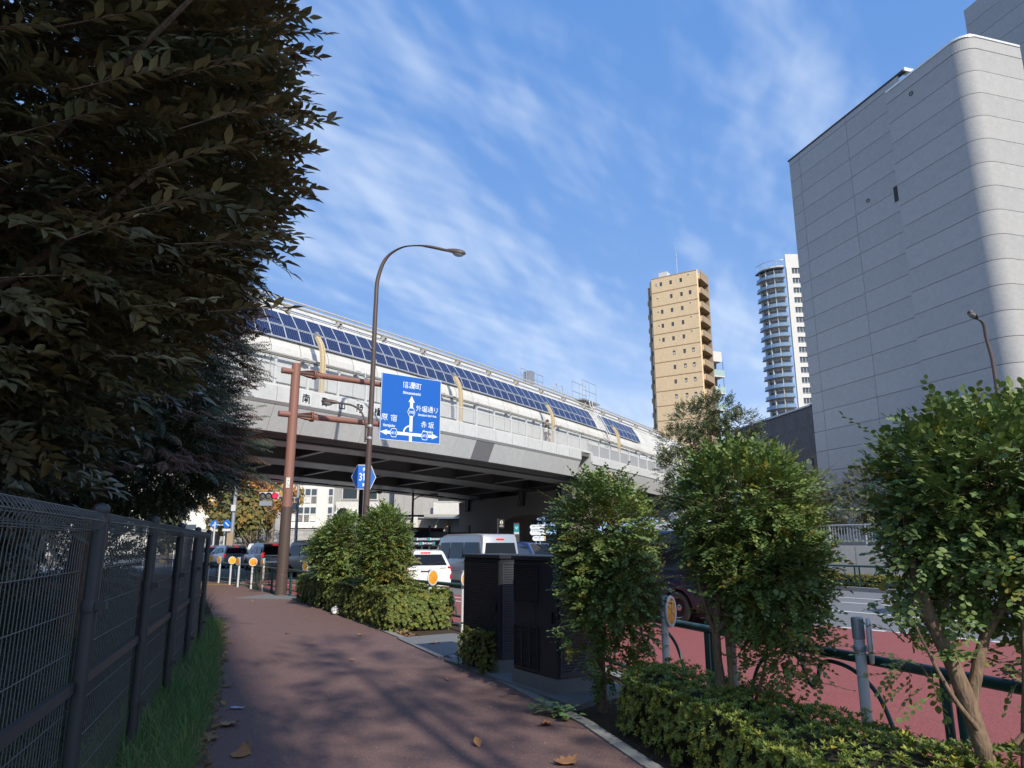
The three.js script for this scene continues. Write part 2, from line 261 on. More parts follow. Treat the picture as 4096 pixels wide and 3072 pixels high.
for (const [pts, w] of [[[[15.5, 17.2], [10.24, 24.34], [2.2, 35]], 0.15], [[[14.6, 15.2], [9.39, 22.36], [1.0, 33.6]], 0.15], [[[12.6, 12.6], [8.17, 19.49], [-0.6, 31]], 0.15], [[[-12.2, 33.2], [-8.6, 30.3], [-6.5, 28.1], [-1.4, 22.0], [-0.4, 20.9]], 0.13], [[[-9.0, 31.4], [-6.2, 28.6], [-1.2, 23.2]], 0.11]]) setting('lane_line', stripe(pts, w, RY + 0.0085), M.paint);
{ // broken line of short blocks along the red lane's edge
  const dots = new THREE.Group(); dots.name = 'broken_lane_line'; dots.userData.kind = 'structure'; scene.add(dots);
  const g = box(0.14, 0.004, 0.32); along([[10.6, 10.5], [6.45, 15.92], [2.4, 20.7]], 0.55).forEach(([x, d, a]) => { const m = mesh(dots, 'paint_block', g, M.paint); m.position.set(x, RY + 0.0085, -d); m.rotation.y = a; });
}
setting('yellow_path_mark', stripe([[-13.4, 29.6], [-11.0, 29.2]], 0.22, 0.005), M.yellowPaint);
setting('pole_footing', slab([[-8.25, 22.1], [-6.35, 21.75], [-6.15, 23.0], [-7.9, 23.75]], -0.1, 0.012), M.slabConcrete);
setting('access_slab', slab([[-1.98, 12.85], [-1.05, 13.5], [-0.25, 12.0], [-1.05, 10.75]], -0.1, 0.02), M.slabConcrete);
setting('cabinet_footing', slab([[-0.95, 10.5], [0.05, 11.1], [1.35, 8.5], [0.62, 7.55]], -0.1, 0.03), M.slabConcrete);

// ---------------------------------------------------------------- the mesh fence on the left
{
  const f0 = [-0.93, 0.1], dir = [-0.3215, 0.9469], turn = Math.atan2(-dir[0], dir[1]);       // posts two metres apart
  const fence = thing('mesh_fence', 'dark grey welded wire mesh fence along the footpath', 'fence', [f0[0], 0, f0[1]], turn / R);
  const post = join([rod(V3(0, -0.3, 0), V3(0, 1.79, 0), 0.036, 0.036, 14), lathe([[0.001, 1.815], [0.03, 1.805], [0.041, 1.79], [0.041, 1.765], [0.036, 1.76]], 14)]);
  const clamp = join([lathe([[0.036, -0.03], [0.042, -0.03], [0.042, 0.03], [0.036, 0.03]], 14), box(0.05, 0.04, 0.07, 0.055, 0, 0)]);
  const n = 7, P = 2.0;
  // one upright wire: runs up the panel and curls over into the roll at the top
  const cv = []; cv.push(V3(0, 0, 0), V3(0, 0.7, 0)); for (let k = 0; k <= 12; k++) { const a = -40 + k * 29; cv.push(V3(0.042 - 0.046 * Math.cos(a * R), 0.815 + 0.046 * Math.sin(a * R), 0)); }
  const up = fin(new THREE.TubeGeometry(new THREE.CatmullRomCurve3(cv), 20, 0.0024, 5)), low = rod(V3(0, 0, 0), V3(0, 0.83, 0), 0.0024, 0.0024, 5);
  const cross = rod(V3(0, 0, 0.01), V3(0, 0, -P + 0.09), 0.003, 0.003, 5);
  const bar = box(0.03, 0.055, P - 0.075, 0.0, 0, -P / 2 + 0.0375 - 0.0375);
  for (let i = 0; i < n; i++) {
    const pm = mesh(fence, 'post', post, M.fenceSteel); pm.position.z = -i * P;
    for (const y of [0.42, 1.28]) { const c = mesh(pm, 'clamp', clamp, M.fenceSteel); c.position.y = y; }
    if (i === n - 1) break;
    const pan = new THREE.Group(); pan.name = 'mesh_panel'; pan.position.set(-0.05, 0, -i * P); fence.add(pan);
    const near = i >= 1 && i <= 4, bits = [];
    for (let k = 1; k < 40; k++) {
      const z = -k * 0.05;
      if (near) { const a = mesh(pan, 'wire', up, M.fenceWire); a.position.set(0, 0.9, z); }
      else bits.push(move(up, 0, 0.9, z));
      bits.push(move(low, 0, 0.05, z));
    }
    for (const y of [0.16, 0.36, 0.56, 0.76, 1.06, 1.26, 1.46, 1.66]) { const c = mesh(pan, 'cross_wire', cross, M.fenceWire); c.position.set(0.004, y, -0.04); }
    for (const [x, y] of [[0.042, 1.763], [0.09, 1.715], [-0.004, 1.715], [0.042, 1.668]]) { const c = mesh(pan, 'cross_wire', cross, M.fenceWire); c.position.set(x, y, -0.04); }
    const b = mesh(pan, 'mid_rail', bar, M.fenceSteel); b.position.set(0.02, 0.885, -0.0);
    mesh(pan, 'fine_wires', bits, M.fenceWire).userData.kind = 'stuff';
  }
}

// ---------------------------------------------------------------- leaves and twigs
function leafGeo(L, W, fold = 0.25, curve = 0.25, round = 0) {                      // lies along +z, faces +y
  const rows = round ? [[0.12, 0.45], [0.38, 0.98], [0.68, 0.92], [0.90, 0.5]] : [[0.15, 0.5], [0.42, 1], [0.72, 0.66]], p = [], idx = [];
  const at = (t, s) => [s * W / 2, Math.abs(s) * W / 2 * fold - curve * L * t * t, L * t];
  p.push(at(0, 0)); for (const [t, s] of rows) p.push(at(t, -s), at(t, 0), at(t, s)); p.push(at(1, 0));
  idx.push(0, 1, 2, 0, 2, 3); for (let k = 0; k < rows.length - 1; k++) { const a = 1 + k * 3, b = a + 3; idx.push(a, b, a + 1, a + 1, b, b + 1, a + 1, b + 1, a + 2, a + 2, b + 1, b + 2); }
  const e = p.length - 1, a = e - 3; idx.push(a, e, a + 1, a + 1, e, a + 2);
  const g = new THREE.BufferGeometry(); g.setAttribute('position', new THREE.Float32BufferAttribute(p.flat(), 3)); g.setIndex(idx); g.computeVertexNormals(); return fin(g);
}
function leafSpots(n, len, q, spread = 55, droop = 0, flat = 0.35) {                 // places of n leaves on a twig along +z
  const out = [];
  for (let i = 0; i < n; i++) {
    const t = 0.12 + 0.88 * (i / (n - 1)), side = i === n - 1 ? 0 : (i % 2 ? 1 : -1), m = new THREE.Matrix4();
    const e = new THREE.Euler(droop + (q() - 0.5) * 0.7, side * (spread + (q() - 0.5) * 30) * R, (q() - 0.5) * flat * 2 + side * 0.25, 'YXZ'), s = 0.72 + 0.45 * q();
    m.compose(V3(0, -0.10 * len * t * t, len * t), new THREE.Quaternion().setFromEuler(e), V3(s, s, s)); out.push(m);
  }
  return out;
}
function twigGeo(leaf, spots, len, r = 0.0022) {
  const out = [rod(V3(0, 0, -0.02), V3(0, -0.03 * len, len * 0.55), r, r * 0.7, 4, true), rod(V3(0, -0.03 * len, len * 0.55), V3(0, -0.1 * len, len), r * 0.7, r * 0.4, 4, true)];
  for (const m of spots) { const g = leaf.clone(); g.applyMatrix4(m); out.push(g); } return mergeGeometries(out);
}
const UPV = V3(0, 1, 0);
function pose(p, dir, roll, s) { const z = dir.clone().normalize(), x = UPV.clone().cross(z).normalize(), y = z.clone().cross(x), m = new THREE.Matrix4().makeBasis(x, y, z); m.multiply(new THREE.Matrix4().makeRotationZ(roll)); m.scale(V3(s, s, s)); m.setPosition(p); return m; }
function tint(q, base, vary = 0.35, warm = 0.0) { const k = 1 + (q() - 0.5) * vary, h = (q() - 0.5) * vary * 0.6; const c = new THREE.Color(); c.setRGB(base[0] * k * (1 + h + warm * q()), base[1] * k, base[2] * k * (1 - h)); return c; }
const inEll = (q, c, r, lo = 0.5) => { for (;;) { const v = V3(q() * 2 - 1, q() * 2 - 1, q() * 2 - 1), l = v.length(); if (l < 1 && l > lo) return { p: V3(c.x + v.x * r.x, c.y + v.y * r.y, c.z + v.z * r.z), n: V3(v.x / r.x, v.y / r.y, v.z / r.z).normalize(), l }; } };
leafMat('leafBase', 1, 1, 1, 0.25, 0.55);
leafMat('leafGlossy', 1, 1, 1, 0.15, 0.36);
leafMat('leafMatt', 1, 1, 1, 0.35, 0.8);
const tinted = (src, r, g, b) => { const k = src.clone(); k.color.setRGB(r, g, b); return k; };

// ---------------------------------------------------------------- left trees behind the fence
{
  const q = rng(301);
  // broadleaf evergreen, its boughs reaching out over the fence
  const tree = thing('broadleaf_tree', 'large evergreen tree with long leathery leaves hanging over the fence', 'tree', [0, 0, 0]);
  const limbs = [], trunkBase = V(-4.9, -0.1, 5.4);
  mesh(tree, 'trunk', taperTube([trunkBase, V(-4.8, 1.8, 5.3), V(-4.6, 4, 5.1), V(-4.5, 7.5, 5.0)], [0.17, 0.14, 0.11, 0.05], 14, 9, 0.15), M.bark);
  for (let i = 0; i < 16; i++) {
    const a = q() * Math.PI * 2, y0 = 1.9 + q() * 4.6, l = 1.5 + q() * 1.0, s = V(-4.7, y0, 5.15), e = s.clone().add(V3(Math.cos(a) * l, 0.9 * (q() - 0.1) * l, Math.sin(a) * l));
    limbs.push(taperTube([s, s.clone().lerp(e, 0.5).add(V3(0, 0.15, 0)), e], [0.05, 0.034, 0.012], 8, 6, 0.2, i));
  }
  for (const [a, b, c] of [[V(-4.6, 3.4, 5), V(-3.2, 4.0, 4.2), V(-1.9, 4.9, 3.7)], [V(-4.6, 3.0, 5), V(-3.3, 3.3, 4.4), V(-2.2, 4.1, 4.2)], [V(-4.6, 2.7, 5), V(-3.6, 2.9, 4.6), V(-2.7, 3.4, 4.5)]]) limbs.push(taperTube([a, b, c], [0.05, 0.03, 0.012], 10, 6, 0.2, 9));
  mesh(tree, 'branches', limbs, M.bark);
  const leaf = leafGeo(0.118, 0.044, 0.3, 0.22), variants = [0, 1, 2].map((k) => twigGeo(leaf, leafSpots(12, 0.34, q, 42, -0.15), 0.34, 0.003));
  const lists = [[], [], []], cols = [[], [], []], C = V(-4.68, 5.2, 5.0), RR = V3(2.7, 3.05, 2.55);
  for (let i = 0; i < 7800; i++) {
    const e = inEll(q, C, RR, 0.45); if (e.p.y < 1.95) continue;
    const d = V3(e.n.x * 1.0 + 0.35, e.n.y * 0.55 - 0.05, e.n.z * 0.9).add(V3(q() - 0.5, (q() - 0.5) * 0.7, q() - 0.5).multiplyScalar(0.9)), k = i % 3;
    lists[k].push(pose(e.p, d, (q() - 0.5) * 1.6, 0.85 + q() * 0.45)); cols[k].push(tint(q, [0.18, 0.17, 0.075], 0.6, 0.25));
  }
  for (let i = 0; i < 4600; i++) {
    const e = inEll(q, V(-7.0, 5.3, 4.4), V3(2.7, 3.5, 2.8), 0.5); if (e.p.y < 1.8) continue; const d = V3(e.n.x + 0.3, e.n.y * 0.5, e.n.z).add(V3(q() - 0.5, (q() - 0.5) * 0.7, q() - 0.5)), k = i % 3;
    lists[k].push(pose(e.p, d, (q() - 0.5) * 1.6, 0.9 + q() * 0.5)); cols[k].push(tint(q, [0.15, 0.135, 0.065], 0.6, 0.3));
  }
  for (let i = 0; i < 1500; i++) {
    const low = i % 2, e = inEll(q, low ? V(-4.9, 2.5, 5.2) : V(-5.6, 2.4, 3.9), V3(1.7, 0.95, 1.5), 0.3), d = V3(e.n.x + 0.4, e.n.y * 0.4 - 0.2, e.n.z).add(V3(q() - 0.5, (q() - 0.5) * 0.7, q() - 0.5)), k = i % 3;
    lists[k].push(pose(e.p, d, (q() - 0.5) * 1.6, 0.8 + q() * 0.4)); cols[k].push(tint(q, [0.13, 0.135, 0.075], 0.6, 0.2));
  }
  variants.forEach((g, k) => many(tree, 'foliage', g, M.leafGlossy, lists[k], cols[k]));
  // the nearest shoots, leaf by leaf; skylight on them is put into lighter tones
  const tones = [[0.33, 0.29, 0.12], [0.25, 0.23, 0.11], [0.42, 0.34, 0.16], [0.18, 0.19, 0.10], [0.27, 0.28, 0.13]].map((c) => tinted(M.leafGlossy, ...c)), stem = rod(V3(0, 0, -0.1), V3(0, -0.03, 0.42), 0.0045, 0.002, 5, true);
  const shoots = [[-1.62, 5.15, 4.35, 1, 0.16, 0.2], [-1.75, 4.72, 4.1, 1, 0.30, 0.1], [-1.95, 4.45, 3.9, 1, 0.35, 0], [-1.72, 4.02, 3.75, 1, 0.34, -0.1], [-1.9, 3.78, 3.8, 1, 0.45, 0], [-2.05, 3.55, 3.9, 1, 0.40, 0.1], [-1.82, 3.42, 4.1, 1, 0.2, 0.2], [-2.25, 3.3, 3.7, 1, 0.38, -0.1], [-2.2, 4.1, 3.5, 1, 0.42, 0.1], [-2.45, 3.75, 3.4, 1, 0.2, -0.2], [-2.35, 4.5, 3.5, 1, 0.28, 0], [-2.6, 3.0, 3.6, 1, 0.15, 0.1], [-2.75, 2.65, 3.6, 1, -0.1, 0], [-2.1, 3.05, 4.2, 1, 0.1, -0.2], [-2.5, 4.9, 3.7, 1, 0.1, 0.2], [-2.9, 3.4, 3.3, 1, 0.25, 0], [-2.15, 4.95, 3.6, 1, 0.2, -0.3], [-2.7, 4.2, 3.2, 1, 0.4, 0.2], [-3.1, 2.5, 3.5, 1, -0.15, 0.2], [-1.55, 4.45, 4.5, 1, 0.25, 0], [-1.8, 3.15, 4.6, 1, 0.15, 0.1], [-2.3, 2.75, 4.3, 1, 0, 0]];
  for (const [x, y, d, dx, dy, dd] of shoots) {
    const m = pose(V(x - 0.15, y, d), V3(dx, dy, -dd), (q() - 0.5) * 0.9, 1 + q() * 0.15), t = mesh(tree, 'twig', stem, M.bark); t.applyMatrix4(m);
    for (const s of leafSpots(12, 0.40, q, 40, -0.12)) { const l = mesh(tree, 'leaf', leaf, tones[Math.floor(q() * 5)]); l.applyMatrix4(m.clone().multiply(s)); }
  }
}
{
  const q = rng(302);
  // tall conifer with flat sprays, some of them dead and brown
  const tree = thing('conifer_tree', 'tall dark conifer with feathery sprays and brown dead patches', 'tree', [0, 0, 0]);
  mesh(tree, 'trunk', taperTube([V(-6.6, -0.1, 11.3), V(-6.5, 5, 11.3), V(-6.3, 10, 11.2), V(-6.2, 15, 11.2)], [0.26, 0.2, 0.13, 0.03], 16, 10, 0.12), M.bark);
  const scale = leafGeo(0.05, 0.012, 0.1, 0.3), bits = [];
  for (let i = 0; i < 26; i++) { const t = i / 26, side = i % 2 ? 1 : -1, g = scale.clone(); g.applyMatrix4(new THREE.Matrix4().compose(V3(0, -0.07 * t * t, 0.30 * t), new THREE.Quaternion().setFromEuler(new THREE.Euler(0.25 + (q() - 0.5) * 0.5, side * (38 + 14 * q()) * R, (q() - 0.5) * 0.6, 'YXZ')), V3(1, 1, 1.5 * (1.25 - t) + 0.3))); bits.push(g); }
  bits.push(rod(V3(0, 0, 0), V3(0, -0.07, 0.30), 0.003, 0.001, 4, true));
  const spray = mergeGeometries(bits), list = [], cols = [];
  for (let i = 0; i < 6800; i++) {
    const y = 2.6 + 11.5 * Math.pow(q(), 1.15), lump = 0.82 + 0.34 * perlin.noise(y * 1.1, q() * 0.4, 4.4), rad = (2.35 - 0.095 * (y - 4)) * lump, a = q() * Math.PI * 2, k = 0.55 + 0.45 * Math.sqrt(q());
    const p = V(-6.45 + 0.02 * y + Math.cos(a) * rad * k, y, 11.3 + Math.sin(a) * rad * k), d = V3(Math.cos(a), 0.15 - 0.5 * q(), -Math.sin(a)).add(V3(q() - 0.5, (q() - 0.5) * 0.5, q() - 0.5).multiplyScalar(0.8));
    const dead = perlin.noise(p.x * 0.9, p.y * 0.8, p.z * 0.9) > 0.16 && y < 8.5; list.push(pose(p, d, (q() - 0.5) * 1.4, 0.9 + q() * 0.7)); cols.push(dead ? tint(q, [0.16, 0.075, 0.042], 0.5) : tint(q, [0.062, 0.085, 0.04], 0.5));
  }
  many(tree, 'foliage', spray, M.leafMatt, list, cols);
  const limbs = []; for (let i = 0; i < 40; i++) { const y = 2.4 + q() * 10, a = q() * 6.28, l = 1.1 + q() * 0.9; limbs.push(rod(V(-6.4, y, 11.3), V(-6.4 + Math.cos(a) * l, y + 0.25, 11.3 + Math.sin(a) * l), 0.03, 0.008, 5)); }
  mesh(tree, 'branches', limbs, M.bark);
}
{
  const q = rng(303);
  // dense small-leaved evergreen at the end of the fence
  const tree = thing('holly_tree', 'dense small-leaved dark green tree at the far end of the fence', 'tree', [0, 0, 0]);
  mesh(tree, 'trunk', taperTube([V(-7.5, -0.1, 12.4), V(-7.4, 1.5, 12.4), V(-7.2, 4, 12.3), V(-7.1, 6.2, 12.2)], [0.15, 0.12, 0.08, 0.03], 12, 9, 0.15), M.bark);
  const leaf = leafGeo(0.032, 0.016, 0.2, 0.15), tw = twigGeo(leaf, [...leafSpots(12, 0.22, q, 48), ...leafSpots(9, 0.2, q, 70, 0.5)], 0.22, 0.002), list = [], cols = [];
  const lobes = [[-7.2, 3.6, 12.2, 2.35, 1.75, 2.2], [-6.9, 5.1, 12.1, 2.25, 1.6, 2.1], [-7.6, 6.4, 12.3, 2.2, 1.5, 2.0], [-8.8, 3.4, 11.6, 2.0, 1.5, 2.0], [-6.3, 3.0, 12.6, 1.25, 0.8, 1.1], [-9.8, 4.6, 10.2, 2.3, 2.6, 2.3], [-6.6, 2.9, 11.7, 1.6, 0.9, 1.4], [-10.5, 2.6, 13.5, 2.6, 2.0, 2.2]];
  for (const [x, y, d, rx, ry, rz] of lobes) for (let i = 0; i < 1900; i++) { const e = inEll(q, V(x, y, d), V3(rx, ry, rz), 0.6); const dir = e.n.clone().multiplyScalar(0.9).add(V3(q() - 0.5, (q() - 0.5) * 0.6 + 0.1, q() - 0.5)); list.push(pose(e.p, dir, q() * 6, 0.9 + q() * 0.8)); cols.push(tint(q, [0.062, 0.09, 0.04], 0.55)); }
  for (let i = 0; i < 60; i++) { const y = 2.3 + q() * 4.6, p = V(-5.05 - 0.10 * Math.abs(y - 4.4) + (q() - 0.5) * 0.2, y, 11.6 + q() * 1.2); for (let k = 0; k < 4; k++) { list.push(pose(p.clone().add(V3(k * 0.13, 0.02 * k, 0)), V3(1, 0.2 * (q() - 0.2), 0.3 * (q() - 0.5)), q() * 6, 0.8)); cols.push(tint(q, [0.062, 0.09, 0.04], 0.55)); } }
  many(tree, 'foliage', tw, M.leafGlossy, list, cols);
  const limbs = []; for (let i = 0; i < 34; i++) { const y = 1.6 + q() * 4, a = q() * 6.28, l = 1.3 + q() * 0.9; limbs.push(rod(V(-7.3, y, 12.3), V(-7.3 + Math.cos(a) * l, y + 0.5, 12.3 + Math.sin(a) * l), 0.03, 0.008, 5)); }
  mesh(tree, 'branches', limbs, M.bark);
}

{ // shrubs filling the ground behind the fence
  const q = rng(304), leaf = leafGeo(0.05, 0.022, 0.2, 0.15), tw = twigGeo(leaf, [...leafSpots(12, 0.26, q, 48), ...leafSpots(9, 0.22, q, 70, 0.5)], 0.26, 0.002);
  const spots = [[-7.6, 0.9, 3.0, 1.9, 1.5], [-9.5, 1.1, 6.5, 2.2, 1.7], [-10.5, 1.1, 10.0, 2.2, 1.8], [-5.9, 0.6, 0.4, 1.7, 1.3], [-12.6, 1.6, 13.5, 2.6, 2.3], [-11.5, 1.3, 2.5, 2.4, 2.1], [-10.6, 1.2, 16.4, 2.0, 1.5]];
  const names = ['dark shrub behind the fence, under the broadleaf tree', 'dark shrub behind the middle of the fence', 'dark shrub behind the fence, left of the small-leaved tree', 'dark shrub nearest the viewer behind the fence', 'tall dark shrub deep behind the fence', 'broad dark shrub at the left edge behind the fence', 'dark shrub beyond the end of the fence'];
  spots.forEach(([x, y, d, r, h], k) => { const o = thing('evergreen_shrub', names[k], 'shrub', [x, 0, d], 0, 'dark shrubs behind the fence'), list = [], cols = []; for (let i = 0; i < 1500; i++) { const e = inEll(q, V3(0, y, 0), V3(r, h, r), 0.6); if (e.p.y < 0.05) continue; list.push(pose(e.p, e.n.clone().add(V3(q() - 0.5, (q() - 0.4) * 0.8, q() - 0.5)), q() * 6, 1 + q() * 0.8)); cols.push(tint(q, [0.06, 0.08, 0.04], 0.5)); } many(o, 'foliage', tw, M.leafGlossy, list, cols); const st = []; for (let i = 0; i < 9; i++) { const a = q() * 6.3; st.push(rod(V3(0, -0.1, 0), V3(Math.cos(a) * r * 0.7, y + h * 0.4 * q(), Math.sin(a) * r * 0.7), 0.03, 0.01, 5)); } mesh(o, 'stems', st, M.bark); });
}

{ // what closes the view behind the shrubs on the left
  const o = thing('garden_house', 'grey house seen dimly through the mesh fence', 'house', [-26, 0, 22], 20);
  mesh(o, 'wall', box(22, 7, 6, -3, 3.5, -6), M.greyConcrete); mesh(o, 'roof', box(23, 0.4, 7, -3, 7.2, -6), M.darkTile);
  for (let k = 0; k < 5; k++) for (let r = 0; r < 2; r++) { const w = mesh(o, 'window', box(2.0, 1.4, 0.1, -11 + k * 4, 1.9 + r * 3, -2.97), M.white); mesh(w, 'pane', box(1.8, 1.2, 0.04, -11 + k * 4, 1.9 + r * 3, -2.91), M.windowGlass); }
  const o2 = thing('garden_house', 'second grey house behind the fence, farther left', 'house', [-20, 0, 4], 70);
  mesh(o2, 'wall', box(24, 6.5, 6, 0, 3.2, -4), M.greyConcrete); mesh(o2, 'roof', box(25, 0.4, 7, 0, 6.7, -4), M.darkTile);
}
// ---------------------------------------------------------------- clipped street trees in the planting strip
const roundLeaf = leafGeo(0.036, 0.026, 0.18, 0.12, 1);
const GREEN = [0.175, 0.25, 0.06];
function streetTree(text, seed, { base, trunk, limbs, lobes, twigs, shoots, nearest = 0, scale = 1 }) {
  const q = rng(seed), tree = thing('street_tree', text, 'tree', [0, 0, 0], 0, 'small clipped trees in the planting strip');
  mesh(tree, 'trunk', taperTube(trunk[0], trunk[1], 16, 9, 0.18, seed), M.bark);
  limbs.forEach(([p, r], i) => mesh(tree, 'branch', taperTube(p, r, 10, 7, 0.2, seed + i), M.bark));
  const fine = [], list = [], cols = [], vs = [0, 1].map(() => twigGeo(roundLeaf, leafSpots(9, 0.15, q, 58, -0.05, 0.5), 0.15, 0.0016)), lists = [[], []], cl = [[], []];
  const near = [], core = lobes[0];
  for (const [c, r, n, lo = 0.55, tone = GREEN] of lobes) for (let i = 0; i < n; i++) {
    const e = inEll(q, c, r, lo), lump = perlin.noise(e.p.x * 4.1, e.p.y * 4.1, e.p.z * 4.1); if (lump < -0.28 && e.l > 0.75) continue;
    const dir = e.n.clone().multiplyScalar(0.75).add(V3((q() - 0.5) * 1.3, (q() - 0.4) * 0.9, (q() - 0.5) * 1.3)), m = pose(e.p, dir, (q() - 0.5) * 1.2, (0.8 + q() * 0.5) * scale), yellow = q() < 0.035;
    const t = yellow ? tint(q, [0.32, 0.28, 0.035], 0.4) : tint(q, tone, 0.5);
    if (e.l > 0.9 && e.n.z > 0.35) near.push([m, t]); else { lists[i % 2].push(m); cl[i % 2].push(t); }
    if (i % 6 === 0) fine.push(rod(e.p, c.clone().lerp(e.p, 0.45), 0.0025, 0.006, 4, true));
  }
  const keep = Math.floor(nearest / 9); near.sort((a, b) => camera.position.distanceTo(V3().setFromMatrixPosition(a[0])) - camera.position.distanceTo(V3().setFromMatrixPosition(b[0])));
  const own = []; const stride = Math.max(1, Math.floor(near.length / Math.max(1, keep * 3)));
  near.forEach((x, i) => { if (own.length < keep && i % stride === 0) own.push(x); else { lists[i % 2].push(x[0]); cl[i % 2].push(x[1]); } });
  for (const [p, dir, n, len] of shoots || []) { // long loose shoots
    const s = leafSpots(n, len, q, 62, -0.05), m = pose(p, dir, (q() - 0.5) * 0.5, 1);
    lists[0].length; const g = twigGeo(roundLeaf, s, len, 0.002); const k = mesh(tree, 'shoot', g, tinted(M.leafBase, 0.21, 0.275, 0.06)); k.applyMatrix4(m);
  }
  vs.forEach((g, k) => many(tree, 'foliage', g, M.leafBase, lists[k], cl[k]));
  mesh(tree, 'fine_branches', fine, M.bark).userData.kind = 'stuff';
  const tones = [GREEN, [0.185, 0.265, 0.065], [0.125, 0.195, 0.05], [0.20, 0.285, 0.08], [0.42, 0.38, 0.05]].map((c) => tinted(M.leafBase, ...c)), stem = rod(V3(0, 0, -0.02), V3(0, -0.012, 0.15), 0.0018, 0.001, 4, true);
  for (const [m] of own) { const t = mesh(tree, 'twig', stem, M.bark); t.applyMatrix4(m); for (const s of leafSpots(9, 0.15, q, 58, -0.05, 0.5)) { const l = mesh(tree, 'leaf', roundLeaf, tones[q() < 0.05 ? 4 : Math.floor(q() * 4)]); l.applyMatrix4(m.clone().multiply(s)); } }
  return tree;
}
const rv = (x, y, z) => V3(x, y, z);
streetTree('clipped leafy tree growing right behind the black cabinets', 11, {
  trunk: [[V(0.90, -0.05, 7.55), V(0.88, 0.5, 7.55), V(0.84, 1.0, 7.6), V(0.90, 1.9, 7.6)], [0.05, 0.042, 0.034, 0.012]],
  limbs: [[[V(0.85, 0.8, 7.58), V(0.70, 1.15, 7.5), V(0.60, 1.6, 7.5)], [0.022, 0.016, 0.006]], [[V(0.85, 0.9, 7.6), V(1.05, 1.3, 7.6), V(1.20, 1.8, 7.6)], [0.022, 0.016, 0.006]]],
  lobes: [[V(0.96, 1.66, 7.6), rv(0.50, 0.63, 0.48), 1700], [V(1.02, 1.18, 7.55), rv(0.49, 0.44, 0.45), 950], [V(1.15, 0.80, 7.6), rv(0.34, 0.30, 0.3), 210], [V(0.72, 0.78, 7.4), rv(0.2, 0.35, 0.2), 110, 0.2], [V(0.90, 0.45, 7.35), rv(0.14, 0.22, 0.14), 60, 0.1]],
  shoots: [[V(1.05, 2.2, 7.5), V3(0.3, 0.5, 0.3), 11, 0.3], [V(0.72, 2.15, 7.5), V3(-0.3, 0.6, 0.3), 11, 0.28], [V(0.52, 1.98, 7.4), V3(-0.7, 0.5, 0.2), 11, 0.28], [V(1.42, 1.25, 7.4), V3(0.8, 0.2, 0.3), 11, 0.26], [V(1.30, 0.72, 7.4), V3(0.9, 0.1, 0.2), 9, 0.25], [V(0.65, 0.85, 7.2), V3(-0.9, -0.1, 0.2), 11, 0.3]], nearest: 0, scale: 1.05 });
streetTree('wide clipped leafy tree tied to a bamboo stake', 12, {
  trunk: [[V(1.64, -0.05, 5.9), V(1.62, 0.5, 5.88), V(1.60, 0.95, 5.85), V(1.72, 1.5, 5.9), V(1.8, 2.1, 5.9)], [0.042, 0.038, 0.032, 0.022, 0.008]],
  limbs: [[[V(1.6, 0.85, 5.85), V(1.48, 1.25, 5.8), V(1.42, 1.6, 5.8)], [0.02, 0.014, 0.005]], [[V(1.62, 0.95, 5.85), V(1.95, 1.25, 5.8), V(2.2, 1.55, 5.8)], [0.026, 0.018, 0.006]], [[V(1.80, 0.3, 5.8), V(1.93, 0.7, 5.75), V(1.98, 1.15, 5.7)], [0.014, 0.012, 0.006]]],
  lobes: [[V(1.88, 1.82, 5.85), rv(0.54, 0.53, 0.52), 2300], [V(1.97, 1.42, 5.8), rv(0.49, 0.42, 0.46), 1300], [V(2.02, 1.08, 5.75), rv(0.37, 0.24, 0.36), 380], [V(2.10, 0.78, 5.7), rv(0.30, 0.22, 0.3), 110, 0.3], [V(1.62, 1.12, 5.7), rv(0.15, 0.2, 0.2), 45, 0.2]],
  shoots: [[V(2.2, 2.0, 5.7), V3(1, 0.35, 0.1), 15, 0.42], [V(2.12, 2.08, 5.7), V3(0.75, 0.62, 0.1), 14, 0.36], [V(2.05, 2.15, 5.6), V3(0.5, 0.8, 0.1), 12, 0.3], [V(2.42, 1.85, 5.6), V3(1, 0.1, 0.1), 13, 0.34], [V(2.45, 1.6, 5.6), V3(0.9, 0.15, 0.2), 13, 0.3], [V(1.35, 1.75, 5.7), V3(-1, 0.15, 0.1), 11, 0.28], [V(2.35, 0.85, 5.6), V3(1, 0.1, 0.2), 11, 0.25], [V(2.2, 0.62, 5.5), V3(0.9, -0.1, 0.2), 10, 0.25], [V(1.5, 2.2, 5.7), V3(-0.5, 0.5, 0.1), 9, 0.22], [V(1.8, 0.75, 5.5), V3(0.9, -0.5, 0.2), 9, 0.3]], nearest: 270 });
solo('bamboo_stake', 'pale bamboo stake tied beside a slim tree trunk', 'stake', [rod(V(1.74, -0.2, 5.95), V(1.70, 1.75, 5.95), 0.026, 0.022, 10), ...[0.3, 0.62, 0.94, 1.26, 1.58].map((y) => lathe([[0.0235, -0.006], [0.0285, 0], [0.0235, 0.006]], 10).translate(1.735 - 0.02 * y, y, -5.95))], M.bamboo);
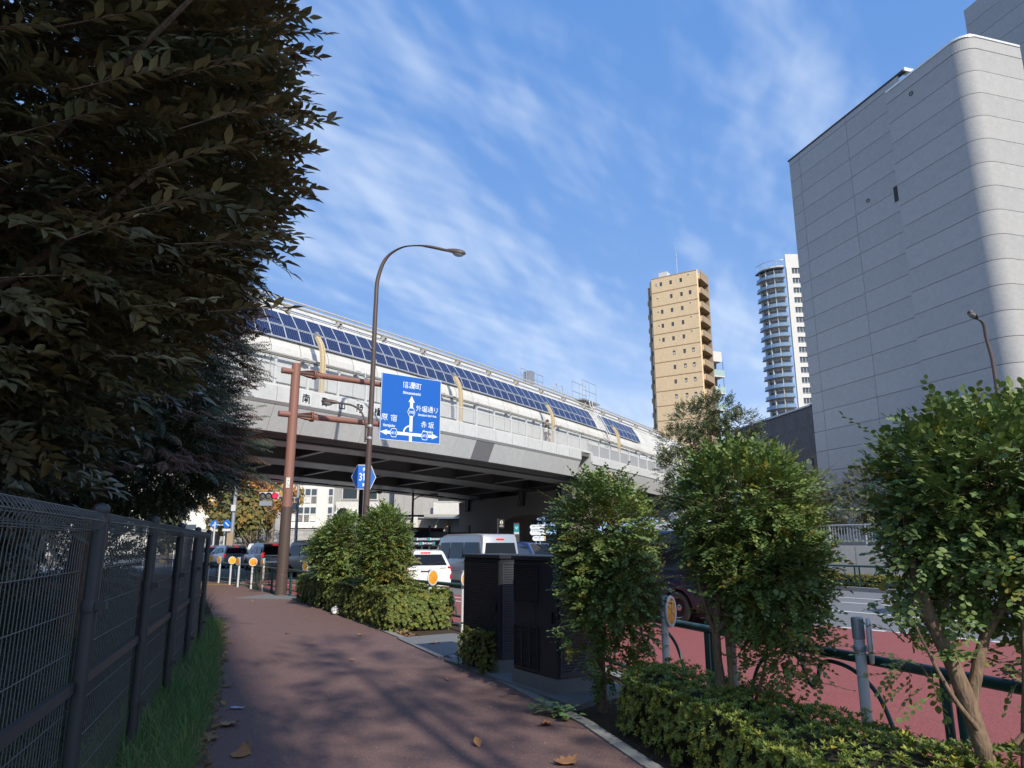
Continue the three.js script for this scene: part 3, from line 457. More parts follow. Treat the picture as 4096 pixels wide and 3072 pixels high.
streetTree('nearest clipped tree with a leaning forked trunk at the right edge', 13, {
  trunk: [[V(2.50, -0.05, 4.0), V(2.46, 0.45, 4.0), V(2.36, 0.9, 4.0), V(2.22, 1.32, 4.0), V(2.17, 1.8, 4.0)], [0.05, 0.046, 0.042, 0.032, 0.01]],
  limbs: [[[V(2.40, 0.75, 4.0), V(2.55, 1.15, 4.0), V(2.80, 1.45, 4.0), V(2.9, 1.9, 4.0)], [0.034, 0.028, 0.02, 0.008]], [[V(2.56, -0.02, 3.95), V(2.62, 0.5, 3.95), V(2.66, 1.0, 3.9), V(2.72, 1.6, 3.9)], [0.032, 0.026, 0.02, 0.008]], [[V(2.42, 0.65, 3.98), V(2.25, 0.85, 3.9), V(2.1, 1.2, 3.9)], [0.016, 0.012, 0.005]], [[V(2.58, 0.6, 3.95), V(2.75, 0.8, 3.9), V(2.95, 0.95, 3.9)], [0.015, 0.011, 0.005]]],
  lobes: [[V(2.80, 1.90, 4.05), rv(0.66, 0.46, 0.55), 2500], [V(2.52, 1.66, 4.0), rv(0.38, 0.36, 0.42), 900], [V(2.92, 1.50, 4.1), rv(0.40, 0.38, 0.38), 520], [V(2.27, 1.34, 4.05), rv(0.18, 0.16, 0.2), 70, 0.2], [V(2.95, 1.0, 4.1), rv(0.3, 0.28, 0.3), 90, 0.2], [V(2.20, 1.02, 4.1), rv(0.18, 0.2, 0.2), 40, 0.1], [V(2.85, 0.55, 3.85), rv(0.3, 0.2, 0.25), 45, 0.1]],
  shoots: [[V(2.15, 2.10, 3.95), V3(-0.75, 0.6, 0.1), 14, 0.36], [V(2.35, 2.3, 3.9), V3(-0.1, 0.9, 0.1), 10, 0.2], [V(2.75, 2.3, 3.8), V3(0.3, 0.8, 0.2), 10, 0.24], [V(2.5, 1.45, 3.45), V3(-0.8, -0.25, 0.4), 12, 0.3], [V(2.55, 1.28, 3.45), V3(-0.85, 0.1, 0.4), 12, 0.32], [V(2.75, 1.25, 3.4), V3(0.9, 0.05, 0.3), 12, 0.3], [V(2.8, 0.95, 3.45), V3(0.8, -0.2, 0.3), 12, 0.3], [V(2.08, 0.85, 3.8), V3(-0.8, -0.3, 0.3), 9, 0.2], [V(2.5, 1.72, 3.35), V3(-0.6, -0.2, 0.6), 11, 0.26]], nearest: 270 });
// the two bushy clipped trees further along
streetTree('left one of two bushy clipped trees before the lamp post', 14, {
  trunk: [[V(-4.8, -0.05, 19.0), V(-4.78, 0.6, 19.0), V(-4.75, 1.9, 19.0)], [0.06, 0.05, 0.02]], limbs: [[[V(-4.25, -0.05, 18.4), V(-4.22, 0.6, 18.4), V(-4.2, 1.6, 18.4)], [0.055, 0.05, 0.02]]],
  lobes: [[V(-4.72, 1.42, 19.0), rv(0.56, 0.58, 0.55), 1500], [V(-4.25, 1.60, 18.5), rv(0.56, 0.70, 0.55), 1700], [V(-4.35, 0.95, 18.5), rv(0.56, 0.42, 0.5), 600]], shoots: [[V(-4.35, 2.25, 18.4), V3(-0.3, 0.7, 0.2), 11, 0.35], [V(-4.7, 2.0, 18.6), V3(-0.6, 0.6, 0.2), 11, 0.35]], scale: 1.25 });
streetTree('right one of two bushy clipped trees, yellowing, before the lamp post', 15, {
  trunk: [[V(-2.85, -0.05, 15.9), V(-2.83, 0.6, 15.9), V(-2.8, 1.9, 15.9)], [0.05, 0.045, 0.02]], limbs: [],
  lobes: [[V(-2.80, 1.52, 15.9), rv(0.52, 0.82, 0.52), 2200], [V(-2.62, 1.05, 15.8), rv(0.48, 0.48, 0.5), 700, 0.5, [0.24, 0.235, 0.05]]], shoots: [[V(-2.45, 2.1, 15.7), V3(0.6, 0.5, 0.2), 11, 0.35], [V(-2.3, 1.8, 15.7), V3(0.9, 0.3, 0.2), 11, 0.3], [V(-2.9, 2.25, 15.7), V3(0.2, 0.9, 0.1), 11, 0.3]], scale: 1.25 });

// ---------------------------------------------------------------- hedges
const azaleaLeaf = leafGeo(0.034, 0.012, 0.2, 0.15);
function rosette(leaf, n, q, lift = 38) { const out = []; for (let i = 0; i < n; i++) { const g = leaf.clone(); g.applyMatrix4(new THREE.Matrix4().makeRotationFromEuler(new THREE.Euler(-(lift + (q() - 0.5) * 40) * R, (i / n * 360 + q() * 40) * R, 0, 'YXZ'))); g.translate(0, 0.006 * q(), 0); out.push(g); } return mergeGeometries(out); }
function aim(p, n, spin, s) { const m = new THREE.Matrix4().compose(p, new THREE.Quaternion().setFromUnitVectors(UPV, n.clone().normalize()).multiply(new THREE.Quaternion().setFromAxisAngle(UPV, spin)), V3(s, s, s)); return m; }
leafMat('hedgeLeaf', 1, 1, 1, 0.3, 0.6);
function hedge(text, seed, plan, h, density, tones, sc = 1, name = 'azalea_hedge') {       // plan: outline (right, ahead)
  const q = rng(seed), o = thing(name, text, 'hedge', [0, 0, 0], 0, 'low clipped hedges in the planting strip');
  const cx = plan.reduce((s, p) => s + p[0], 0) / plan.length, cd = plan.reduce((s, p) => s + p[1], 0) / plan.length;
  const area = plan.reduce((s, [x, y], i) => { const [u, v] = plan[(i + 1) % plan.length]; return s + x * v - u * y; }, 0), sg = area > 0 ? 1 : -1;
  const inner = plan.map(([x, d], i) => { const [ax, ad] = plan[(i + plan.length - 1) % plan.length], [bx, bd] = plan[(i + 1) % plan.length], l1 = Math.hypot(x - ax, d - ad), l2 = Math.hypot(bx - x, bd - d), nx = -(d - ad) / l1 - (bd - d) / l2, nd = (x - ax) / l1 + (bx - x) / l2, l = Math.hypot(nx, nd); return [x + sg * nx / l * 0.15, d + sg * nd / l * 0.15]; });
  mesh(o, 'woody_core', slab(inner, 0, h - 0.11), M.hedgeCore || mat('hedgeCore', 0.05, 0.055, 0.025, { roughness: 1, map: soilMap, m: 0.4 }));
  const inside = (x, d) => { let c = false; for (let i = 0, j = plan.length - 1; i < plan.length; j = i++) { const [xi, yi] = plan[i], [xj, yj] = plan[j]; if ((yi > d) !== (yj > d) && x < (xj - xi) * (d - yi) / (yj - yi) + xi) c = !c; } return c; };
  const list = [], cols = [], put = (p, n, k) => { list.push(aim(p, n.clone().add(V3((q() - 0.5) * 0.9, (q() - 0.3) * 0.7, (q() - 0.5) * 0.9)), q() * 6.3, (0.75 + q() * 0.6) * sc)); const t = tones[Math.floor(q() * q() * tones.length)]; cols.push(tint(q, t, 0.4)); };
  const xs = plan.map((p) => p[0]), ds = plan.map((p) => p[1]), x0 = Math.min(...xs), x1 = Math.max(...xs), d0 = Math.min(...ds), d1 = Math.max(...ds), top = (x, d) => h + 0.09 * perlin.noise(x * 1.6, d * 1.6, seed) + 0.05 * perlin.noise(x * 5, d * 5, seed + 2) - 0.02;
  const nTop = Math.round((x1 - x0) * (d1 - d0) * density); for (let i = 0; i < nTop; i++) { const x = x0 + q() * (x1 - x0), d = d0 + q() * (d1 - d0); if (inside(x, d)) put(V(x, top(x, d) - 0.06 * q() * q(), d), UPV); }
  for (let i = 0; i < plan.length; i++) { const [ax, ad] = plan[i], [bx, bd] = plan[(i + 1) % plan.length], l = Math.hypot(bx - ax, bd - ad), nn = V3(sg * (bd - ad) / l, 0.25, sg * (bx - ax) / l); for (let k = 0; k < l * h * density * 1.05; k++) { const t = q(), y = h * Math.pow(q(), 0.75), x = ax + (bx - ax) * t, d = ad + (bd - ad) * t, out = 0.05 * perlin.noise(x * 4, y * 4, d * 4) - 0.10 * Math.pow(y / h, 4) - 0.05 * q(); put(V(x, Math.min(y, top(x, d)), d).addScaledVector(nn, out), nn); } }
  many(o, 'foliage', rosette(azaleaLeaf, 8, q), M.hedgeLeaf, list, cols);
  return o;
}
const HG = [[0.26, 0.32, 0.045], [0.22, 0.29, 0.05], [0.40, 0.41, 0.045], [0.50, 0.47, 0.05]];
{ const a = offset(pathRight, 0.24), b = offset(railLine, -0.30); hedge('long low azalea hedge in front of the near trees', 21, [[2.55, 0.4], [1.85, 2.9], [1.47, 4.6], [1.20, 5.7], [0.93, 6.75], [1.22, 7.5], [1.55, 7.4], [2.52, 4.75], [3.15, 2.9], [3.9, 0.4]], 0.5, 620, HG); }
hedge('clipped azalea block before the two bushy trees', 22, [[-6.15, 21.1], [-4.35, 17.75], [-2.3, 13.75], [-1.15, 14.45], [-2.2, 16.6], [-4.4, 19.9], [-5.7, 21.6]], 0.72, 430, [[0.18, 0.225, 0.045], [0.22, 0.26, 0.045], [0.35, 0.33, 0.045]], 1.5);
hedge('small round azalea bush beside the black cabinet', 23, [[-0.72, 10.0], [-0.35, 9.35], [-0.12, 9.45], [-0.18, 9.85], [-0.5, 10.25]], 0.52, 560, [[0.18, 0.22, 0.045], [0.23, 0.25, 0.045]], 1.1, 'azalea_bush');
hedge('low yellow green hedge across the road under the concrete wall', 24, [[18.6, 16.0], [13.75, 26.2], [12.4, 28.8], [9.0, 35.8], [9.5, 36.1], [12.9, 29.1], [14.25, 26.5], [19.1, 16.3]], 0.42, 150, [[0.27, 0.27, 0.04], [0.38, 0.35, 0.05]], 2.2);

// ---------------------------------------------------------------- cabinets
function cabinet(text, at, w, dep, h, full) {
  const o = thing('utility_cabinet', text, 'cabinet', at, -57.7, 'dark utility cabinets by the path');
  mesh(o, 'plinth', box(w + 0.02, 0.16, dep + 0.02, 0, 0.08, -dep / 2), M.slabConcrete);
  mesh(o, 'body', bev(w, h - 0.20, dep, 0.012, 0, 0.16 + (h - 0.20) / 2, -dep / 2), M.cabinet);
  mesh(o, 'lid', bev(w + 0.05, 0.05, dep + 0.05, 0.01, 0, h - 0.015, -dep / 2), M.cabinet);
  const louver = (x0, x1, y0, y1, step, side) => { const s = [], n = Math.floor((y1 - y0) / step); for (let i = 0; i < n; i++) { const g = box(x1 - x0, step * 0.34, 0.014, 0, 0, 0, 0, 0.5); g.translate((x0 + x1) / 2, y0 + (i + 0.5) * step, 0.006); s.push(g); } s.push(box(0.016, y1 - y0, 0.016, x0, (y0 + y1) / 2, 0.008), box(0.016, y1 - y0, 0.016, x1, (y0 + y1) / 2, 0.008), box(x1 - x0, 0.016, 0.016, (x0 + x1) / 2, y0, 0.008), box(x1 - x0, 0.016, 0.016, (x0 + x1) / 2, y1, 0.008)); const m = mesh(o, side ? 'side_louver' : 'louver', s, side ? M.cabinetLitSide : M.cabinet); return m; };
  if (full) louver(-w / 2 + 0.02, w / 2 - 0.02, 0.2, h - 0.07, 0.0265); else { louver(-w / 2 + 0.03, w / 2 - 0.36, h - 0.52, h - 0.09, 0.02); for (let k = 0; k < 3; k++) louver(-w / 2 + 0.03 + k * 0.165, -w / 2 + 0.185 + k * 0.165, 0.20, 0.66, 0.02); }
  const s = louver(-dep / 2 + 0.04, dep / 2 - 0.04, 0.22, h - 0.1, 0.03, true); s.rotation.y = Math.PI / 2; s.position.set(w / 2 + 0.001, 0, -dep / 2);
  mesh(o, 'side_panel', box(0.004, h - 0.26, dep - 0.05, w / 2 + 0.0045, h / 2 + 0.04, -dep / 2), M.cabinetLitSide);
  const hnd = mesh(o, 'door_handle', bev(0.03, 0.12, 0.03, 0.006, w / 2 - 0.08, h * 0.55, 0.016), M.black);
  mesh(o, 'door_seam', box(0.005, h - 0.3, 0.004, 0.02, h / 2 + 0.02, 0.001), M.black);
  return o;
}
cabinet('black utility cabinet with louvers over its whole front', [-0.405, 0.02, 9.77], 0.95, 0.62, 1.43, true);
cabinet('dark utility cabinet with a square grille high on its front', [0.255, 0.02, 8.45], 0.88, 0.66, 1.43, false);

// ---------------------------------------------------------------- green guard rails
function guardRail(text, line, n, start, len, y0) {
  const o = thing('guard_rail', text, 'guard rail', [0, 0, 0], 0);
  const pts = along(line, 0.1), at = (s) => pts[Math.max(0, Math.min(pts.length - 1, Math.round(s / 0.1)))];
  const P = (s, y) => { const [x, d] = at(s); return V(x, y0 + y, d); };
  for (let i = 0; i < n; i++) {
    const s0 = start + i * len, s1 = s0 + len - 0.16, mid = (s0 + s1) / 2, sm = (a, b, y) => [P(a, y), P(a + (b - a) / 3, y), P(a + (b - a) * 2 / 3, y), P(b, y)];
    mesh(o, 'top_rail', tube(sm(s0 - 0.08, s1 + 0.08, 0.80), 0.038, 8, 10), M.green);
    mesh(o, 'bottom_rail', tube(sm(s0, s1, 0.2), 0.024, 8, 8), M.green);
    for (const a of [s0 - 0.06, s0 + 0.05]) mesh(o, 'post', rod(P(a, -0.25), P(a, 0.80), 0.03, 0.03, 10), M.green);
    // the bow under the rail: up, a dip in the middle, and down again
    const w = len * 0.30, bow = []; for (const [u, y] of [[-1, 0.2], [-0.96, 0.38], [-0.82, 0.58], [-0.58, 0.70], [-0.30, 0.735], [-0.14, 0.70], [-0.085, 0.58], [0, 0.515], [0.085, 0.58], [0.14, 0.70], [0.30, 0.735], [0.58, 0.70], [0.82, 0.58], [0.96, 0.38], [1, 0.2]]) { const [x, d, h] = at(mid); const t = u * w; bow.push(V(x - Math.sin(h) * t, y0 + y, d + Math.cos(h) * t)); }
    mesh(o, 'bow', tube(bow, 0.016, 48, 7), M.green);
  }
  return o;
}
guardRail('green tubular guard rail between the planting strip and the red lane', railLine, 19, 1.15, 2.6, -0.02);
guardRail('green guard rail on the far side of the road', offset(farKerb, 0.35).slice(1, 5), 11, 0.3, 2.6, -0.02);

// ---------------------------------------------------------------- reflector posts
{
  const post = lathe([[0.001, 1.12], [0.034, 1.12], [0.036, 1.105], [0.036, -0.2]], 14), sleeve = lathe([[0.036, 0.98], [0.041, 0.985], [0.041, 1.115], [0.036, 1.125], [0.001, 1.127]], 14);
  const disc = lathe([[0.001, 0.016], [0.128, 0.012], [0.128, 0.0], [0.001, 0.0]], 28), rim = lathe([[0.127, 0.0], [0.150, -0.004], [0.153, 0.006], [0.147, 0.02], [0.127, 0.014]], 28), back = lathe([[0.001, -0.008], [0.15, -0.006], [0.15, 0.0]], 28);
  for (const g of [disc, rim, back]) g.rotateX(Math.PI / 2);
  const ribs = join([0, 1, 2].map((k) => { const g = box(0.005, 0.25, 0.003, 0, 0, 0.0165); g.rotateZ(k * Math.PI / 3); return fin(g); }));
  const clampG = join([lathe([[0.036, 0.90], [0.043, 0.90], [0.043, 0.93], [0.036, 0.93]], 14), box(0.03, 0.03, 0.05, 0, 0.915, 0.045)]);
  const made = [];
  function marker(text, x, d, turn, colour) {
    const o = thing('reflector_post', text, 'reflector post', [x, -0.03, d], turn, 'white posts with round orange reflectors along the kerb');
    mesh(o, 'post', post, M.white); mesh(o, 'sleeve', sleeve, M.galv); mesh(o, 'clamp', clampG, M.galv);
    const dd = mesh(o, 'disc', disc, colour); dd.position.set(0, 0.97, 0.062); mesh(dd, 'rim', rim, M.white); mesh(dd, 'back_plate', back, M.white); mesh(dd, 'ribs', ribs, M.tanBand);
    return o;
  }
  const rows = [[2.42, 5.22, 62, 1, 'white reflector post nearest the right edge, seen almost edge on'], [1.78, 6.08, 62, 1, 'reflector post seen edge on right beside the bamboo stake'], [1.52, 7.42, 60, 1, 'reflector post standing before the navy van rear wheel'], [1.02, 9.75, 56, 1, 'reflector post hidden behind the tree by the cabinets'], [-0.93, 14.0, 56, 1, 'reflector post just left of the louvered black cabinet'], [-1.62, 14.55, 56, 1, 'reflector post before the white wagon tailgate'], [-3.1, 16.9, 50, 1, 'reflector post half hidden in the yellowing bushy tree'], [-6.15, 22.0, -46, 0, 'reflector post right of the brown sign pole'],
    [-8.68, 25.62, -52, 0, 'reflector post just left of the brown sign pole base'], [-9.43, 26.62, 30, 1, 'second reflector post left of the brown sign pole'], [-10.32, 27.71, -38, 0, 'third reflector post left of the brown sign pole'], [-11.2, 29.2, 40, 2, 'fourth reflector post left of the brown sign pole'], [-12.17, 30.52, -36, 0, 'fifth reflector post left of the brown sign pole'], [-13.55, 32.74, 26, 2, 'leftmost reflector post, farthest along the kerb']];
  for (const [x, d, t, c, text] of rows) marker(text, x, d, t, c === 2 ? M.sunlitDisc : M.orangeDisc);
}

// ---------------------------------------------------------------- writing: strokes on a 100 x 100 grid, a point is xxyy
const KANJI = { '信': '3005 1535/2225 2295/6505 7212/4020 9520/4838 8838/4853 8853/4868 4895/4868 8868 8895/4893 8893', '濃': '1010 2018/0535 1542/0590 2060/3808 3840/3808 9208 9240/3840 9240/3824 9224/5502 5540/7502 7540/3048 9548/3048 3075 2095/4860 8860/3872 9572/5072 4895 6090/6072 7085 9297/8278 7085', '町': '0515 0580/0515 5015 5080/0580 5080/0547 5047/2815 2880/5518 9818/7718 7790 6588', '外': '2505 0848/2020 4520 3560 0595/2240 3850/6805 6895/6840 9255', '堀': '0530 3530/2008 2080/0280 3872/4508 9208 9232 4532/4508 4260 3595/6840 6892/5045 5063 8863 8845/4570 4592 9292 9270', '通': '1008 2020/0538 2038 1270 0580/1272 3588 9892/4005 8505 6820/5512 6820/4225 4280/4225 9225 9280/4240 9240/4258 9258/6725 6782', 'り': '2510 2260 3050/6808 7840 7065 4595', '原': '0808 9808/1208 1050 0295/5010 4520/3022 3058/3022 8222 8258/3040 8240/3058 8258/5560 5592 4790/3568 2285/7568 9288', '宿': '5002 5012/0715 0730/0715 9515 9530/3030 1055/2045 2095/3835 9535/6535 6050/4250 4295/4250 8850 8895/4272 8872/4293 8893', '赤': '2018 8018/5002 5040/0540 9540/4042 3570 2095/6042 6090 5287/2258 1075/7855 9075', '坂': '0530 3530/2008 2080/0280 3872/4510 9510/4810 4555 3595/5535 8835 7565 4595/5540 7070 9595', '南': '1018 9018/5003 5035/1235 1295/1235 8835 8892 8090/3545 4055/6545 5855/2858 7258/2572 7572/5058 5095', '青': '1515 8515/2028 8028/0842 9242/5003 5042/2552 2595/2552 7552 7592 6890/2566 7566/2580 7580', '山': '5010 5085/1240 1285 8885/8840 8888', '陸': '0508 0595/0508 3208 2030 3045 0855/4515 9015/6802 6832/3832 9532/5535 4550/7835 8848/4560 9060/6852 6890/3592 9892', '橋': '0530 4030/2205 2295/2235 0565/2540 3855/8005 5012/4525 9525/6812 4545/6825 9545/5240 5252 8252 8240 5240/4562 4595/4562 9262 9292 8692/5572 5585 8085 8072 5572', '都': '1018 5018/3005 3035/0535 6035/5508 0860/2050 2092/2050 5050 5092/2070 5070/2092 5092/6810 6895/6810 9410 8032 9448 7260', '東': '1015 9015/2028 2062/2028 8028 8062/2045 8045/2062 8062/5003 5095/4862 1090/5262 9290', '国': '0808 0895/0808 9208 9295/0894 9294/2525 7525/5025 5075/3048 7048/2075 7875/6260 7068', '立': '5005 5018/1522 8522/3032 3880/7030 6080/0585 9585', '新': '2503 2512/0815 4515/1520 2030/3820 3330/0535 4835/0850 4550/2635 2695/2455 0880/3055 4570/8508 5818/5818 5560 4895/5840 9840/8040 8095', '美': '3003 3812/7003 6212/1518 8518/2030 8030/0842 9242/5018 5042/1058 9058/5045 4070 1095/5262 9095', '術': '1505 0520/2028 0545/1540 1595/4510 4590/3030 6030/4235 2870/4835 6065/5212 6020/6815 9515/6538 9838/8338 8392 7590', '館': '2505 0530/2505 4525/1530 3530 3560 1560 1530/1545 3545/1560 1590 4085/7203 7212/5015 5028/5015 9515 9528/5832 5895/5832 8832 8852 5852/5865 9065 9092 5892', '霊': '1508 8508/0820 0832/0820 9220 9232/5008 5038/2528 3832/6228 7532/1545 8545/0858 9258/4258 4290/5858 5890/2568 3082/7568 6882/0593 9593', '園': '0808 0895/0808 9208 9295/0894 9294/2820 7220/5012 5030/2030 8030/3542 6542 6555 3555 3542/4858 2085/5058 7885', '管': '2005 1018/2010 4510/6005 5018/6010 9010/0828 0840/0828 9228 9240/5020 5028/3040 3095/3040 7540 7558 3058/3070 8070 8093 3093', '理': '0515 3515/0545 3545/2015 2080/0285 3875/4510 9010 9050 4550 4510/4530 9030/6810 6890/4570 9070/3892 9892', '所': '0512 4512/1025 4225 4248 1048/1025 1060 0595/8508 5518/5518 5260 4595/5542 9842/7842 7895', '公': '3810 0850/6210 9550/4545 2085 8080/6862 8092' };
function kanji(c, text, x, y, size, gap, weight = 0.085) { c.lineCap = 'butt'; c.lineJoin = 'miter'; c.lineWidth = size * weight; [...text].forEach((ch, i) => { if (!KANJI[ch]) return; for (const s of KANJI[ch].split('/')) { c.beginPath(); s.split(' ').forEach((p, k) => { const px = x + i * (size + gap) + size * Number(p.slice(0, 2)) / 100, py = y + size * Number(p.slice(2)) / 100; if (k) c.lineTo(px, py); else c.moveTo(px, py); }); c.stroke(); } }); }
function canvasMat(w, h, draw, o = {}) { const c = document.createElement('canvas'); c.width = w; c.height = h; draw(c.getContext('2d'), w, h); const t = new THREE.CanvasTexture(c); t.colorSpace = THREE.SRGBColorSpace; const m = new THREE.MeshStandardMaterial({ map: t, roughness: 0.45, ...o }); return m; }
const face = (w, h) => new THREE.PlaneGeometry(w, h);
const hexPath = (c, x, y, rx, ry) => { c.beginPath(); for (const [a, b] of [[-0.55, -1], [0.55, -1], [1, 0], [0.55, 1], [-0.55, 1], [-1, 0]]) c.lineTo(x + a * rx, y + b * ry); c.closePath(); };
const centred = (c, s, x, y, font, squeeze = 1) => { c.save(); c.translate(x, y); c.scale(squeeze, 1); c.font = font; c.textAlign = 'center'; c.textBaseline = 'middle'; c.fillText(s, 0, 0); c.restore(); };

// ---------------------------------------------------------------- brown sign pole with arms, the route sign, street lamps
{
  const o = thing('sign_pole', 'thick reddish brown pole with two arms to the blue road sign', 'pole', [-7.28, 0, 23.25]);
  mesh(o, 'pole', lathe([[0.17, -0.1], [0.168, 0.65], [0.165, 0.651], [0.162, 3.05], [0.155, 3.051], [0.148, 7.5], [0.14, 7.53], [0.001, 7.545]], 24), M.brownSteel);
  mesh(o, 'lower_sleeve', lathe([[0.172, 0.66], [0.176, 0.67], [0.170, 2.75], [0.166, 2.76]], 24), M.darkBrownSteel);
  mesh(o, 'foot_sleeve', lathe([[0.188, -0.02], [0.188, 0.03], [0.178, 0.05], [0.177, 0.64], [0.172, 0.65]], 24), M.darkBrownSteel);
  const dir = V3(2.05, 0, -1.5).normalize();
  for (const y of [7.23, 5.77]) {
    const arm = mesh(o, 'arm', [rod(V3(0, y, 0).addScaledVector(dir, 0.62), V3(0, y - 0.02, 0).addScaledVector(dir, 5.3), 0.105, 0.085, 18), rod(V3(0, y, 0).addScaledVector(dir, -0.48), V3(0, y, 0).addScaledVector(dir, -0.1), 0.10, 0.10, 18)], M.brownSteel);
    const fl = []; for (const s of [0.60, 0.655]) { const a = V3(0, y, 0).addScaledVector(dir, s); fl.push(rod(a, a.clone().addScaledVector(dir, 0.03), 0.17, 0.17, 20)); }
    mesh(arm, 'flange', fl, M.brownSteel);
    const bolts = []; for (let k = 0; k < 8; k++) { const a = k * Math.PI / 4, sidev = V3(-dir.z, 0, dir.x); const c = V3(0, y + 0.14 * Math.sin(a), 0).addScaledVector(sidev, 0.14 * Math.cos(a)).addScaledVector(dir, 0.575); bolts.push(rod(c, c.clone().addScaledVector(dir, 0.14), 0.014, 0.014, 6)); }
    mesh(arm, 'bolts', bolts, M.darkBrownSteel);
    const gus = []; for (let k = 0; k < 4; k++) { const a = k * Math.PI / 2 + Math.PI / 4; const g = plate([[0, 0.085], [0.36, 0.165], [0.46, 0.165], [0.46, 0.085]], 0.012); g.rotateX(a); g.rotateY(Math.atan2(-dir.z, dir.x)); g.translate(dir.x * 0.14, y, dir.z * 0.14); gus.push(fin(g)); const g2 = plate([[0, 0.10], [0, 0.165], [0.22, 0.10]], 0.012); g2.rotateX(a); g2.rotateY(Math.atan2(-dir.z, dir.x)); g2.translate(dir.x * 0.69, y, dir.z * 0.69); gus.push(fin(g2)); }
    mesh(arm, 'gussets', gus, M.brownSteel);
    mesh(arm, 'core', rod(V3(0, y, 0).addScaledVector(dir, 0.1), V3(0, y, 0).addScaledVector(dir, 0.62), 0.075, 0.075, 14), M.darkBrownSteel);
  }
  const st = canvasMat(96, 256, (c) => { c.fillStyle = '#dfe4da'; c.fillRect(0, 0, 96, 256); c.fillStyle = '#3a7d55'; c.beginPath(); c.arc(48, 74, 15, 0, 7); c.fill(); c.fillRect(45, 84, 6, 18); c.fillStyle = '#333'; c.fillRect(22, 14, 52, 8); c.fillRect(18, 130, 24, 8); c.fillRect(18, 146, 24, 8); centred(c, '7108', 48, 190, 'bold 34px sans-serif'); c.fillRect(22, 226, 52, 6); });
  const sg = face(0.115, 0.33); sg.translate(0, 0, 0.165); const s = mesh(o, 'number_plate', fin2(sg), st); s.position.set(0.02, 3.52, 0); s.rotation.y = 6 * R;
}
function fin2(g) { return g; }
{
  const W = 2.46, Hh = 2.42, o = thing('direction_sign', 'big blue direction sign with white arrows and place names', 'road sign', [-3.68, 6.4, 25.53], 0);
  o.rotation.y = Math.atan2(0.59, 0.81);
  mesh(o, 'panel', plate([[-W / 2, -Hh / 2], [W / 2, -Hh / 2], [W / 2, Hh / 2], [-W / 2, Hh / 2]], 0.03), M.galv).position.z = -0.03;
  const m = canvasMat(1200, 1180, (c, w, h) => {
    const X = (u) => u * w, Y = (v) => v * h;
    c.fillStyle = '#0a5fba'; c.fillRect(0, 0, w, h); c.strokeStyle = '#e6eef6'; c.lineWidth = 8; c.strokeRect(5, 5, w - 10, h - 10);
    c.fillStyle = c.strokeStyle = '#eef2f6';
    kanji(c, '信濃町', X(0.335), Y(0.085), 128, 4, 0.076); centred(c, 'Shinanomachi', X(0.50), Y(0.262), 'bold 66px sans-serif', 0.80);
    kanji(c, '外堀通り', X(0.575), Y(0.43), 116, 2, 0.08); centred(c, 'Sotobori-dori Ave.', X(0.775), Y(0.575), 'bold 56px sans-serif', 0.80);
    kanji(c, '原宿', X(0.02), Y(0.615), 124, 50, 0.08); centred(c, 'Harajuku', X(0.145), Y(0.785), 'bold 66px sans-serif', 0.80);
    kanji(c, '赤坂', X(0.665), Y(0.665), 124, 24, 0.08); centred(c, 'Akasaka', X(0.785), Y(0.825), 'bold 66px sans-serif', 0.80);
    c.fillRect(X(0.475), Y(0.40), 60, Y(0.10)); c.fillRect(X(0.475), Y(0.60), 60, Y(0.245)); c.fillRect(X(0.475), Y(0.915), 56, Y(0.08));
    c.beginPath(); c.moveTo(X(0.5), Y(0.30)); c.lineTo(X(0.5) - 62, Y(0.40)); c.lineTo(X(0.5) + 62, Y(0.40)); c.closePath(); c.fill();
    c.fillRect(X(0.10), Y(0.865), X(0.78), 54);
    c.beginPath(); c.moveTo(X(0.005), Y(0.888)); c.lineTo(X(0.115), Y(0.845)); c.lineTo(X(0.10), Y(0.888)); c.lineTo(X(0.115), Y(0.932)); c.closePath(); c.fill();
    c.beginPath(); c.moveTo(X(0.965), Y(0.888)); c.lineTo(X(0.855), Y(0.845)); c.lineTo(X(0.87), Y(0.888)); c.lineTo(X(0.855), Y(0.932)); c.closePath(); c.fill();
    c.lineWidth = 26; c.beginPath(); c.arc(X(0.49), Y(0.87), X(0.105), Math.PI, Math.PI * 1.5); c.stroke();
    for (const [u, v, s] of [[0.5, 0.55, '319'], [0.225, 0.888, '413'], [0.735, 0.888, '413']]) { c.fillStyle = '#eef2f6'; hexPath(c, X(u), Y(v), 78, 78); c.fill(); c.fillStyle = '#0a5fba'; hexPath(c, X(u), Y(v), 68, 68); c.fill(); c.fillStyle = '#eef2f6'; centred(c, s, X(u), Y(v) + 3, 'bold 66px sans-serif', 0.92); }
    c.fillStyle = 'rgba(6,60,130,0.55)'; c.fillRect(0, Y(0.603), w, 3);
  });
  const f = mesh(o, 'printed_face', face(W, Hh), m); f.position.z = 0.003;
  mesh(o, 'back_bars', [box(W * 0.9, 0.06, 0.05, 0, 0.83, -0.056), box(W * 0.9, 0.06, 0.05, 0, -0.63, -0.056), ...[-0.8, 0, 0.8].map((x) => box(0.06, Hh * 0.95, 0.03, x, 0, -0.046))], M.galv);
}
